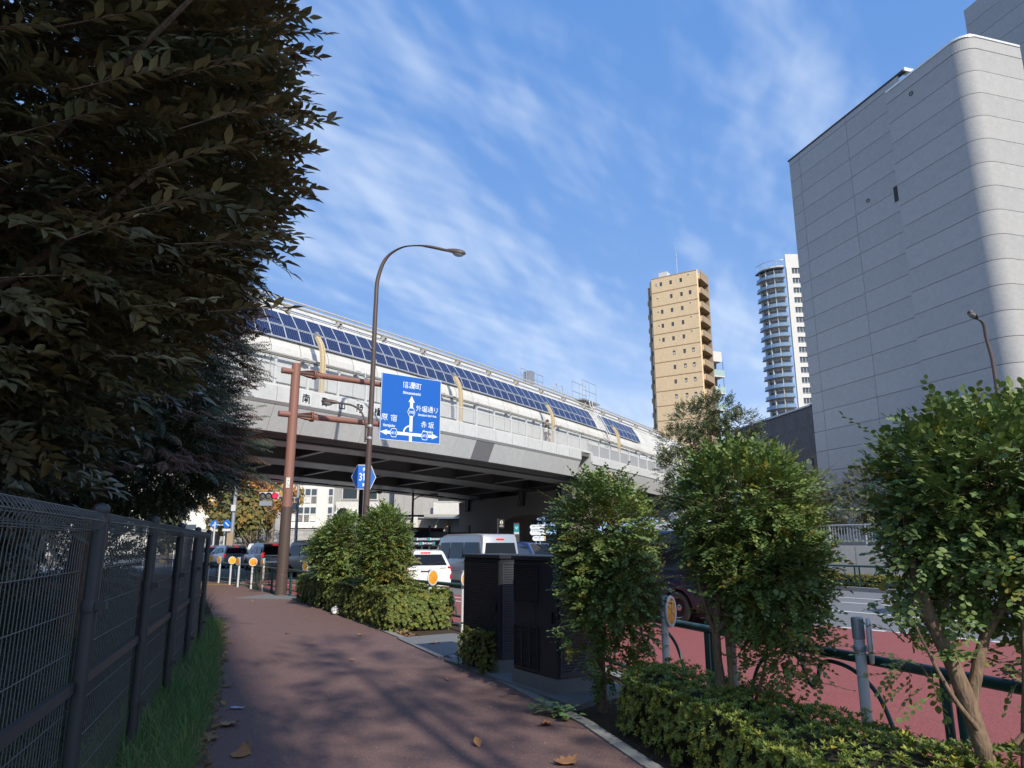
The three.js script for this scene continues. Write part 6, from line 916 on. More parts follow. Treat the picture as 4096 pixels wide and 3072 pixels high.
vehicle('kei_car', 'blue compact car with a sloping windshield beside the silver van', 'car', [1.15, RD, 36.3], -148, { ...vanShape, L: 3.4, W: 1.48, H: 1.78, axles: [0.5, 2.8], wheelR: 0.28, mirror: 2.6, outline: [[0, 0.42], [-0.005, 0.95], [0.05, 1.5], [0.12, 1.7], [0.4, 1.77], [1.4, 1.78], [2.0, 1.70], [2.75, 1.06], [3.2, 0.92], [3.4, 0.7], [3.4, 0.42]], windows: [[[0.2, 1.1], [1.1, 1.1], [1.1, 1.55], [0.26, 1.55]], [[1.2, 1.1], [2.45, 1.06], [1.95, 1.55], [1.2, 1.55]]], rear: [[0.01, 1.12], [0.06, 1.5]], front: [[2.72, 1.1], [2.04, 1.66]], brake: [0.1, 1.65], seams: [], lines: [], handles: [], paint: M.bluePaint, glass: M.windowGlass });
vehicle('car', 'white car on the far lane behind the nearest tree', 'car', [11.7, RD, 16.3], -144, { ...suv, paint: M.whiteCar, H: 1.48, lit: false, brake: null });

// ---------------------------------------------------------------- beyond the bridge
{
  const o = thing('apartment_block', 'cream apartment block with glazed balconies seen under the overpass', 'apartment building', [-34.0, 0, 112], 0);
  const fl = 2.8, bay = (x0, x1, y, k, solid) => {
    const bg = new THREE.Group(); bg.name = 'balcony'; bg.position.set(x0, y, 0); o.add(bg); const w = x1 - x0;
    mesh(bg, 'slab', box(w, 0.55, 1.5, w / 2, 0.0, -0.1), M.ivoryWall); mesh(bg, 'back_wall', box(w, 2.4, 0.1, w / 2, 1.45, -1.1), M.tanPlain);
    mesh(bg, 'frame', [box(w, 0.18, 0.1, w / 2, 1.45, 0.62), box(w, 0.16, 0.1, w / 2, 2.58, 0.62), ...[0, 0.25, 0.5, 0.75, 1].map((u) => box(0.17, 2.4, 0.1, 0.06 + (w - 0.12) * u, 1.45, 0.63))], M.white);
    for (let j = 0; j < 4; j++) { const u = (j + 0.5) * w / 4; mesh(bg, 'pane', box(w / 4 - 0.14, 1.0, 0.03, u, 2.05, 0.58), M.windowGlass); if ((k + j) % 3 === 0) mesh(bg, 'infill', box(w / 4 - 0.14, 1.0, 0.04, u, 0.88, 0.58), M.paleWall); else mesh(bg, 'bars', [0.1, 0.25, 0.4, 0.55, 0.7, 0.85].map((q) => box(0.035, 1.0, 0.035, u - w / 8 + q * w / 4, 0.88, 0.6)), M.white); }
    if (k % 2) mesh(bg, 'air_conditioner', bev(0.9, 0.7, 0.4, 0.03, w * 0.2, 0.75, 0.2), M.white);
  };
  for (let r = 0; r < 3; r++) { const y = 4.55 + r * fl; bay(-4.6, -0.7, y, r + 1, 0); bay(-0.2, 3.8, y, r, 0); bay(5.4, 8.7, y, r + 1, 0); bay(12.6, 16.0, y - 1.4, r, 0); }
  mesh(o, 'pillar', box(1.6, 15, 1.9, 4.6, 7.5, -0.1), M.ivoryWall); mesh(o, 'pillar', box(0.5, 15, 1.9, -0.45, 7.5, -0.1), M.ivoryWall); mesh(o, 'wall', box(3.9, 15, 0.4, 10.65, 7.5, 0.5), M.greyConcrete); mesh(o, 'wall', box(6.5, 15, 0.4, 19.2, 7.5, 0.4), M.greyConcrete); mesh(o, 'wall', box(27, 15, 0.3, 8.6, 7.5, -1.4), M.greyConcrete);
  mesh(o, 'eave', box(9.4, 0.4, 2.6, -0.3, 4.1, 0.6), M.ivoryWall); mesh(o, 'ground_floor', box(14, 3.6, 0.4, 1, 1.8, -0.4), M.greyConcrete); mesh(o, 'dark_opening', box(6, 2.2, 0.1, 1.4, 2.0, -0.15), M.black); mesh(o, 'roof', box(27, 0.5, 3, 8.6, 15.2, -0.8), M.ivoryWall);
}
{
  const o = thing('old_concrete_house', 'weathered concrete building with an overhanging upper floor near the pier', 'building', [-10.3, 0, 72], 8);
  mesh(o, 'upper_wall', box(9.0, 6.0, 6, 3.0, 7.4, -3.2), M.greyConcrete); mesh(o, 'balcony_front', box(6.0, 1.2, 0.25, 5.4, 5.0, 0.6), M.paleWall); mesh(o, 'balcony_slab', box(7.0, 0.3, 1.6, 5.0, 4.3, -0.1), M.greyConcrete);
  for (let k = 0; k < 3; k++) { const w = mesh(o, 'window', box(1.7, 1.6, 0.1, 3.6 + k * 1.8, 6.5, -0.15), M.white); mesh(w, 'pane', box(1.5, 1.4, 0.04, 3.6 + k * 1.8, 6.5, -0.08), k ? M.paleWall : M.windowGlass); }
  mesh(o, 'lower_wall', box(8.0, 4.2, 5.5, 3.4, 2.0, -3.6), M.concrete); mesh(o, 'pillar', box(0.6, 4.2, 0.6, 0.6, 2.1, -0.5), M.paleWall); mesh(o, 'downpipe', rod(V3(3.0, 4.0, -0.3), V3(2.4, 2.4, -0.6), 0.08, 0.08, 8), M.paleWall); mesh(o, 'red_pipe', tube([V3(3.9, 2.4, -0.5), V3(3.9, 3.6, -0.5), V3(4.4, 4.0, -0.5), V3(7.0, 4.0, -0.5)], 0.09, 16, 8), M.tanBand);
  mesh(o, 'left_block', box(6, 9.5, 5, -4.6, 7.5, -4.5), M.greyConcrete); for (let k = 0; k < 2; k++) { const w = mesh(o, 'window', box(1.6, 1.7, 0.1, -6 + k * 2.0, 6.8, -1.95), M.white); mesh(w, 'pane', box(1.4, 1.5, 0.04, -6 + k * 2.0, 6.8, -1.88), M.windowGlass); } mesh(o, 'left_balcony', [box(4.6, 1.0, 0.1, -5, 5.2, -1.5), box(4.8, 0.2, 1, -5, 4.6, -1.7)], M.paleWall);
}
solo('market_awning', 'dark red awning over teal shutters beside the concrete building', 'awning', [plate([[-3.4, 0], [3.4, 0], [3.4, 0.12], [-3.4, 0.3]], 1.6).translate(-9.3, 2.75, -63.2)], mat('awningRed', 0.11, 0.025, 0.022, { roughness: 0.8 }));
solo('shutter_wall', 'teal shuttered wall under the dark red awning', 'wall', [box(7.2, 2.9, 0.3, -9.6, 1.35, -63.4)], mat('shutter', 0.05, 0.09, 0.10, { map: metalMap, m: 1.4, roughness: 0.6 }));
{
  const o = thing('ramp_fence', 'dark panelled ramp railing beside the bridge pier', 'railing', [-6.6, 0, 58.0], 0);
  for (let k = 0; k < 4; k++) { mesh(o, 'post', box(0.16, 3.0, 0.16, k * 1.6, 1.5, 0), M.fenceSteel); if (k < 3) mesh(o, 'panel', box(1.42, 2.2, 0.05, 0.8 + k * 1.6, 1.4, -0.02), M.girder); }
  mesh(o, 'sloping_panel', plate([[0, 0], [3.2, 2.0], [3.2, 3.9], [0, 2.4]], 0.06).translate(4.9, 0.3, -0.1), M.girder); mesh(o, 'handrail', rod(V3(4.9, 2.75, 0), V3(8.1, 4.3, 0), 0.06, 0.06, 8), M.galv);
}
{ // pale houses and walls far left
  const o = thing('white_house', 'white stepped apartment house behind the autumn trees', 'building', [-50, 0, 104], 6);
  mesh(o, 'wall', box(16, 26, 8, -1.0, 13, -4), M.ivoryWall); mesh(o, 'wing', box(8, 15, 8, 11.5, 7.5, -3), M.paleWall); mesh(o, 'left_wing', box(10, 11.5, 8, -15, 5.7, -2), M.greyConcrete);
  for (let r = 0; r < 6; r++) for (let k = 0; k < 4; k++) { const x = -6.5 + k * 3.4, y = 3.6 + r * 3.3; const w = mesh(o, 'window', box(1.7, 1.5, 0.1, x, y, 0.03), M.white); mesh(w, 'pane', box(1.5, 1.3, 0.04, x, y, 0.09), M.windowGlass); }
  for (let r = 0; r < 4; r++) { mesh(o, 'balcony', box(6.4, 1.0, 0.9, 11.5, 2.6 + r * 3.3, 1.2), M.ivoryWall); const w = mesh(o, 'window', box(4.6, 1.6, 0.1, 11.5, 4.2 + r * 3.3, 1.03), M.white); mesh(w, 'pane', box(4.2, 1.4, 0.04, 11.5, 4.2 + r * 3.3, 1.09), M.windowGlass); mesh(o, 'dark_loggia', box(5.5, 1.8, 0.1, -15, 3.0 + r * 2.6, 2.03), M.girder); }
}
{
  const o = thing('garden_wall', 'pale concrete block wall behind the far traffic', 'wall', [-31, 0, 76], 0);
  for (let k = 0; k < 16; k++) for (let r = 0; r < 6; r++) mesh(o, 'block', box(1.18, 0.47, 0.3, k * 1.2 - 4 + (r % 2) * 0.6, 0.25 + r * 0.49, (k + r) % 3 * 0.006), (k * 7 + r * 3) % 4 ? M.concrete : M.greyConcrete);
  mesh(o, 'cap', box(19.8, 0.12, 0.4, 5.4, 3.0, 0), M.concrete);
}
solo('white_hoarding', 'white hoarding wall behind the silver signal post', 'wall', [box(8, 2.6, 0.2, -12.8, 1.2, -68), box(8, 0.1, 0.3, -12.8, 2.55, -68)], M.paleWall);
// autumn trees
function autumnTree(text, x, d, h, crownSpec, seed, bare = false) {
  const q = rng(seed), o = thing('autumn_tree', text, 'tree', [x, 0, d], 0, 'autumn trees beyond the crossing');
  mesh(o, 'trunk', taperTube([V3(0, -0.1, 0), V3(0.1, h * 0.3, 0), V3(-0.08, h * 0.6, 0), V3(0.05, h, 0)], [0.42, 0.33, 0.24, 0.06], 16, 9, 0.15, seed), M.barkGrey);
  const limbs = []; for (let i = 0; i < (bare ? 34 : 22); i++) { const y = h * (0.35 + 0.6 * q()), a = q() * 6.28, l = 0.7 + q() * 2.0, s = V3(0, y, 0), e = V3(Math.cos(a) * l, y + 0.5 + q() * 0.9, Math.sin(a) * l), m = s.clone().lerp(e, 0.5).add(V3(0, -0.15, 0)); limbs.push(taperTube([s, m, e], [0.09, 0.05, 0.015], 6, 5, 0.2, i)); for (let k = 0; k < 3; k++) limbs.push(rod(m.clone().lerp(e, q()), e.clone().add(V3(q() - 0.5, q() * 0.6, q() - 0.5)), 0.02, 0.006, 4)); }
  mesh(o, 'branches', limbs, M.barkGrey);
  const leaf = leafGeo(0.17, 0.15, 0.2, 0.3), g = rosette(leaf, 4, q, 20), list = [], cols = [];
  for (const [cx, cy, cz, rx, ry, rz, n, tones] of crownSpec) for (let i = 0; i < n; i++) { const e = inEll(q, V3(cx, cy, cz), V3(rx, ry, rz), 0.2); if (perlin.noise(e.p.x * 1.3, e.p.y * 1.3, e.p.z * 1.3 + seed) < -0.1) continue; list.push(aim(e.p, e.n.add(V3(q() - 0.5, q() - 0.2, q() - 0.5)), q() * 6, 0.8 + q() * 0.6)); cols.push(tint(q, tones[Math.floor(q() * tones.length)], 0.4)); }
  many(o, 'foliage', g, M.leafMatt, list, cols); return o;
}
const GOLD = [[0.66, 0.33, 0.05], [0.56, 0.23, 0.04], [0.70, 0.45, 0.10], [0.40, 0.33, 0.07]], DULL = [[0.16, 0.19, 0.05], [0.22, 0.20, 0.05], [0.32, 0.21, 0.04]];
autumnTree('nearly bare plane tree left of the grey signal pole', -27.2, 66.5, 14, [[0, 5.2, 0, 2.4, 1.6, 2.2, 420, GOLD], [0, 9.5, 0, 3.2, 3.5, 3, 420, [[0.45, 0.22, 0.12], [0.5, 0.3, 0.1]]]], 71, true);
autumnTree('golden plane tree right behind the traffic light', -21.6, 64.5, 13, [[-1.6, 7.6, 0, 2.6, 3.2, 2.4, 1900, GOLD], [0.6, 5.6, 0, 2.4, 1.8, 2.2, 900, GOLD], [0.8, 9.2, 0, 2.4, 2.6, 2, 700, GOLD]], 72);
autumnTree('round olive green tree before the golden plane tree', -22.6, 61.5, 6.2, [[0, 3.9, 0, 2.3, 2.4, 2.1, 2600, DULL], [-1.6, 5.6, 0, 0.9, 0.6, 0.9, 300, DULL]], 73);
autumnTree('dusty green pointed shrub tree left of the bare plane tree', -31.5, 66, 5.4, [[0, 3.2, 0, 1.6, 2.6, 1.6, 1700, [[0.07, 0.10, 0.06], [0.09, 0.12, 0.06]]]], 74);
autumnTree('bushy half green tree between the grey pole and the olive tree', -25.0, 63.5, 5.6, [[0, 3.9, 0, 2.0, 1.8, 1.8, 1500, [...DULL, [0.4, 0.2, 0.03]]]], 75);
autumnTree('small yellow shrub beneath the golden plane tree', -21.0, 59.6, 1.6, [[0, 1.0, 0, 1.2, 1.0, 1.0, 500, [[0.4, 0.32, 0.04], [0.24, 0.22, 0.04]]]], 76);
// poles, signs and signals at the crossing
{
  const o = thing('traffic_signal', 'horizontal traffic light showing red on a steel arm', 'traffic light', [-18.7, 0, 55.5], 0);
  mesh(o, 'post', rod(V3(2.2, -0.1, 0), V3(2.1, 8.2, 0), 0.13, 0.09, 14), M.galv); mesh(o, 'arm', rod(V3(2.15, 5.05, 0), V3(0.2, 5.15, 0), 0.045, 0.035, 8), M.galv);
  const h = mesh(o, 'housing', bev(1.5, 0.52, 0.22, 0.05, -0.05, 5.2, 0.1), M.white); [-0.5, -0.02, 0.46].forEach((x, i) => { const g = lathe([[0.001, 0.02], [0.2, 0.0], [0.22, -0.02]], 20).rotateX(Math.PI / 2); mesh(h, 'lens', fin(g), i === 2 ? M.trafficRed : M.girder).position.set(x, 5.2, 0.24); const v = lathe([[0.225, 0], [0.225, 0.2]], 18).rotateX(Math.PI / 2); mesh(h, 'visor', fin(v), M.black).position.set(x, 5.2, 0.2); });
  mesh(o, 'backup_box', bev(0.95, 0.42, 0.3, 0.03, -0.3, 4.62, 0.0), M.galv);
  mesh(o, 'clutter', [box(0.5, 0.1, 0.1, 2.1, 5.0, 0.1), box(0.3, 0.5, 0.2, 1.95, 4.4, 0.1), tube([V3(1.95, 5.0, 0.1), V3(1.75, 4.6, 0.15), V3(1.85, 4.1, 0.1), V3(2.05, 3.8, 0.1)], 0.03, 12, 5)], M.galv);
}
{
  const o = thing('utility_pole', 'grey steel utility pole standing before the bare plane tree', 'pole', [-22.6, 0, 58.5], 0);
  mesh(o, 'pole', rod(V3(0, -0.1, 0), V3(0.08, 10.5, 0), 0.16, 0.12, 14), M.galv); mesh(o, 'switch_box', box(0.34, 0.5, 0.2, 0.04, 4.4, 0.16), M.white); mesh(o, 'brown_box', box(0.5, 1.1, 0.3, 0.0, 1.9, 0.2), M.tanPlain); mesh(o, 'bracket', [rod(V3(0.05, 7.4, 0), V3(0.6, 7.3, 0), 0.03, 0.03, 6)], M.galv);
}
{
  const sign = (text, x, d, side) => { const o = thing('round_sign', text, 'road sign', [x, 0, d], 8); mesh(o, 'post', rod(V3(0, -0.1, 0), V3(0, 3.3, 0), 0.07, 0.06, 10), M.white); mesh(o, 'arm', rod(V3(0, 3.1, 0), V3(side * 0.7, 3.0, 0), 0.03, 0.03, 6), M.white); const g = lathe([[0.001, 0.015], [0.32, 0.015], [0.32, 0]], 24).rotateX(Math.PI / 2); const p = mesh(o, 'blue_disc', fin(g), M.signBlue); p.position.set(side * 0.85, 3.12, 0.03); mesh(p, 'arrow', box(0.10, 0.4, 0.004, 0, 0, 0.018, 0, 0, side * 0.7), M.white); mesh(o, 'supplement_plate', box(0.62, 0.2, 0.02, side * 0.85, 2.66, 0.03), M.white); };
  sign('left blue round sign on a white post before the block wall', -23.3, 58.8, -1); sign('right blue round sign on a white post beside the grey pole', -23.9, 58.2, 1.1);
  const o = thing('octagonal_sign_back', 'back of an octagonal sign on a white post before the cream block', 'road sign', [-12.2, 0, 52.0], 0); mesh(o, 'post', rod(V3(0, -0.1, 0.05), V3(0, 3.9, 0.05), 0.055, 0.055, 10), M.white); const pts = []; for (let k = 0; k < 8; k++) pts.push([0.48 * Math.cos((k + 0.5) * Math.PI / 4), 0.48 * Math.sin((k + 0.5) * Math.PI / 4)]); mesh(o, 'plate', plate(pts, 0.02).translate(0, 3.65, -0.02), M.galv);
  const l = thing('far_street_lamp', 'slim dark brown lamp post before the cream apartment block', 'street lamp', [-11.4, 0, 54.0], 0); mesh(l, 'post', rod(V3(0, -0.1, 0), V3(0.1, 9, 0), 0.11, 0.08, 12), M.darkBrownSteel); mesh(l, 'side_arm', tube([V3(0, 5.0, 0), V3(0.4, 5.25, 0), V3(1.1, 5.35, 0)], 0.04, 12, 7), M.darkBrownSteel); lampHead(l, V3(1.0, 5.35, 0), V3(1, 0.05, 0).normalize(), 0.9);
  const l2 = thing('far_street_lamp', 'slim dark lamp post behind the tall arching lamp', 'street lamp', [-8.0, 0, 58.0], 0); mesh(l2, 'post', rod(V3(0, -0.1, 0), V3(0, 9, 0), 0.10, 0.08, 12), M.darkBrownSteel); mesh(l2, 'side_arm', tube([V3(0, 5.0, 0), V3(0.6, 5.35, 0), V3(1.5, 5.45, 0)], 0.04, 12, 7), M.darkBrownSteel); lampHead(l2, V3(1.4, 5.45, 0), V3(1, 0.02, 0).normalize(), 0.9);
  solo('dark_bridge_column', 'black steel column beside the hexagonal route marker', 'column', [rod(V(-8.9, 0, 43), V(-8.9, 6.2, 43), 0.28, 0.28, 16)], M.joint);
}
{ // guide signs, information pillar and station marker by the pier
  const o = thing('guide_signs', 'three white rounded guide signs on slim posts by the pier', 'guide sign', [1.29, 0, 36.0], 0);
  const rr = (w, h) => { const p = []; for (let k = 0; k <= 8; k++) { const a = (90 + 180 * k / 8) * R; p.push([-w / 2 + h / 2 + h / 2 * Math.cos(a), h / 2 * Math.sin(a)]); } for (let k = 0; k <= 8; k++) { const a = (-90 + 180 * k / 8) * R; p.push([w / 2 - h / 2 + h / 2 * Math.cos(a), h / 2 * Math.sin(a)]); } return p; };
  const rows = [['国立新美術館', 'The National Art Center, Tokyo', 2.39, 0.84, 1, 0.02], ['青山霊園管理所', 'Aoyama Cemetery Office', 2.12, 0.84, -1, 0.02], ['青山公園', 'Aoyama Park', 1.84, 0.66, 1, 0.05]];
  for (const x of [-0.1, 0.1]) mesh(o, 'post', rod(V3(x, -0.1, -0.05), V3(x, 2.5, -0.05), 0.03, 0.03, 10), M.galv);
  rows.forEach(([jp, en, y, w, dirn, x]) => { const p = mesh(o, 'sign_plate', plate(rr(w, 0.235), 0.05).translate(x, y, -0.03), M.plateWhite); const m = canvasMat(512, 160, (c) => { c.fillStyle = '#e4e7e6'; c.fillRect(0, 0, 512, 160); c.strokeStyle = c.fillStyle = '#1d4f86'; const ax = dirn > 0 ? 440 : 20; c.fillRect(ax, 46, 50, 14); c.beginPath(); const tip = dirn > 0 ? ax + 64 : ax - 14; c.moveTo(tip, 53); c.lineTo(tip - dirn * 34, 24); c.lineTo(tip - dirn * 34, 82); c.fill(); const n = [...jp].length, x0 = dirn > 0 ? 70 : 92, sz = Math.min(64, 350 / n - 4); if (dirn > 0) { c.fillRect(10, 22, 50, 66); c.fillStyle = '#e4e7e6'; c.fillRect(20, 46, 30, 34); c.fillStyle = '#1d4f86'; } kanji(c, jp, x0, 20, sz, 4, 0.11); centred(c, en, 256, 122, 'bold 34px sans-serif', 0.8); }); const f = mesh(p, 'lettering', face(w - 0.2, 0.2), m); f.position.set(x, y, 0.0235); mesh(p, 'lamp_end', rod(V3(x + w / 2 - 0.05, y - 0.11, -0.01), V3(x + w / 2 - 0.05, y + 0.11, -0.01), 0.05, 0.05, 10), M.cream); });
  const i = thing('information_pillar', 'dark information pillar with a white round i symbol', 'sign', [-0.64, 0, 43.0], 0); mesh(i, 'pillar', box(0.07, 3.05, 0.08, -0.2, 1.52, -0.05), M.fenceSteel); mesh(i, 'board', box(0.36, 0.52, 0.05, 0.0, 2.74, 0), M.fenceSteel); const im = canvasMat(256, 384, (c) => { c.fillStyle = '#23252b'; c.fillRect(0, 0, 256, 384); c.fillStyle = '#d9d5c4'; c.beginPath(); c.ellipse(140, 130, 70, 92, 0, 0, 7); c.fill(); c.fillStyle = '#23252b'; c.beginPath(); c.arc(140, 78, 15, 0, 7); c.fill(); c.fillRect(127, 106, 26, 92); c.fillRect(116, 106, 20, 14); c.fillRect(112, 190, 56, 14); c.fillStyle = '#d9d5c4'; c.fillRect(62, 268, 150, 18); c.fillRect(52, 300, 176, 16); }); const ff = mesh(i, 'symbol', face(0.34, 0.50), im); ff.position.set(0, 2.74, 0.029); mesh(i, 'map_board', box(0.7, 0.9, 0.08, 0.15, 1.6, -0.1), M.girder);
  const m = thing('station_marker', 'teal station marker with a white ribbon symbol', 'sign', [0.27, 0, 43.2], 0); mesh(m, 'board', box(0.34, 2.8, 0.12, 0, 1.4, -0.1), M.fenceSteel); const mm = canvasMat(192, 384, (c) => { c.fillStyle = '#16899b'; c.fillRect(0, 0, 192, 300); c.fillStyle = '#c9d3d2'; c.fillRect(0, 300, 192, 84); c.strokeStyle = '#d5e6e6'; c.lineWidth = 14; c.beginPath(); c.moveTo(96, 190); c.bezierCurveTo(60, 160, 44, 110, 48, 92); c.bezierCurveTo(70, 96, 90, 130, 96, 160); c.bezierCurveTo(102, 130, 122, 96, 144, 92); c.bezierCurveTo(150, 120, 130, 165, 96, 190); c.stroke(); c.fillStyle = '#5d8d90'; c.fillRect(30, 330, 120, 14); }); const f2 = mesh(m, 'symbol', face(0.29, 0.56), mm); f2.position.set(0, 2.42, -0.036);
  const k = thing('station_canopy', 'dark station entrance frame inside the arch of the pier', 'shelter', [2.2, 0, 50.5], 0); for (const x of [-0.6, 1.0, 2.6]) mesh(k, 'post', box(0.14, 3.2, 0.14, x, 1.6, 0), M.black); mesh(k, 'beam', box(4.2, 0.14, 0.2, 1.0, 3.1, 0), M.black); mesh(k, 'panel', box(3.0, 1.2, 0.06, 1.0, 1.0, -0.05), M.girder); mesh(k, 'column', rod(V3(1.75, 0, -0.6), V3(1.75, 5, -0.6), 0.22, 0.22, 16), M.aluminium);
}
solo('station_wall', 'dark low wall behind the arch of the bridge pier', 'wall', [box(12, 2.4, 0.3, 2, 1.1, -61.5)], M.girder);
// trees behind the arch and on the right bank
function broadTree(name, text, x, y0, d, h, lobes, seed, tone, leafSize = 0.10, trunkR = 0.18, group) {
  const q = rng(seed), o = thing(name, text, 'tree', [x, y0, d], 0, group); const limbs = [];
  mesh(o, 'trunk', taperTube([V3(0, -0.2, 0), V3(0.15, h * 0.35, 0), V3(-0.1, h * 0.65, 0), V3(0.1, h * 0.95, 0)], [trunkR, trunkR * 0.8, trunkR * 0.5, trunkR * 0.15], 14, 8, 0.15, seed), M.bark);
  for (const [cx, cy, cz, rx] of lobes) { const y = Math.max(h * 0.25, cy - rx * 0.9), s = V3(0, y * 0.75, 0), e = V3(cx, cy, cz); limbs.push(taperTube([s, s.clone().lerp(e, 0.5).add(V3((q() - 0.5) * 0.5, 0.3, 0)), e], [trunkR * 0.45, trunkR * 0.3, trunkR * 0.12], 8, 6, 0.2, seed)); for (let k = 0; k < 5; k++) limbs.push(rod(e, e.clone().add(V3((q() - 0.5) * 2 * rx, (q() - 0.2) * rx, (q() - 0.5) * 2 * rx).multiplyScalar(0.8)), trunkR * 0.1, 0.01, 4)); }
  mesh(o, 'branches', limbs, M.bark);
  const leaf = leafGeo(leafSize, leafSize * 0.45, 0.2, 0.25), g = twigGeo(leaf, leafSpots(8, leafSize * 2.6, q, 55), leafSize * 2.6, 0.003), list = [], cols = [];
  for (const [cx, cy, cz, rx, ry, rz, n] of lobes) for (let i = 0; i < n; i++) { const e = inEll(q, V3(cx, cy, cz), V3(rx, ry, rz), 0.3); if (perlin.noise(e.p.x * 1.7, e.p.y * 1.7, e.p.z * 1.7 + seed) < -0.12) continue; list.push(pose(e.p, e.n.clone().add(V3(q() - 0.5, (q() - 0.4) * 0.8, q() - 0.5)), (q() - 0.5) * 2, 0.8 + q() * 0.6)); cols.push(tint(q, tone, 0.5)); }
  many(o, 'foliage', g, M.leafBase, list, cols); return o;
}
const OLIVE = [0.105, 0.125, 0.042];
broadTree('camphor_tree', 'open-crowned tree standing between the overpass and the dark building', 11.3, 0, 40, 9.5, [[-0.9, 8.4, 0, 1.3, 1.1, 1.2, 620], [0.4, 9.0, 0.2, 1.2, 1.0, 1.1, 520], [1.7, 8.2, 0, 1.1, 0.9, 1.0, 360], [-1.8, 7.2, 0, 1.2, 1.0, 1.1, 480], [0.1, 7.3, 0.3, 1.3, 0.9, 1.2, 420], [2.3, 7.1, 0, 0.9, 0.6, 0.8, 190], [-2.0, 5.6, 0, 1.1, 1.1, 1.0, 520], [-2.1, 4.0, 0.3, 0.9, 1.3, 0.9, 420], [-0.5, 5.6, 0, 1.2, 0.8, 1, 260]], 81, OLIVE, 0.12, 0.16);
[[13.4, 33.8, 'leftmost clipped evergreen above the retaining wall'], [16.6, 31.2, 'clipped evergreen above the retaining wall, before the grey building'], [19.9, 28.4, 'clipped evergreen above the retaining wall, behind the nearest tree'], [23.6, 25.2, 'rightmost clipped evergreen above the retaining wall']].forEach(([x, d, text], i) => broadTree('bank_tree', text, x, 1.4, d, 3.4, [[0, 2.5, 0, 2.1, 1.25, 1.7, 1500], [-1.2, 1.7, 0.3, 1.4, 1.0, 1.2, 650], [1.4, 1.8, 0.2, 1.4, 1.0, 1.2, 600], [0, 0.9, 0.4, 2.0, 0.7, 1.4, 420]], 90 + i, [0.12, 0.13, 0.04], 0.085, 0.12, 'clipped evergreens above the retaining wall'));
broadTree('bank_tree', 'dark bushy tree below the dark tiled building', 15.0, 0.5, 41.0, 5.6, [[0, 3.6, 0, 2.0, 1.8, 1.6, 1300], [1.8, 3.0, 0, 1.6, 1.5, 1.4, 800]], 97, [0.08, 0.10, 0.035], 0.10, 0.14);
broadTree('arch_tree', 'sunlit tree seen through the arch of the bridge pier', 2.2, 0, 67, 7, [[0, 5.2, 0, 3.4, 1.9, 2.0, 1500], [-3, 4.6, 0, 2.4, 1.6, 1.6, 800]], 98, [0.14, 0.15, 0.04], 0.16, 0.2);
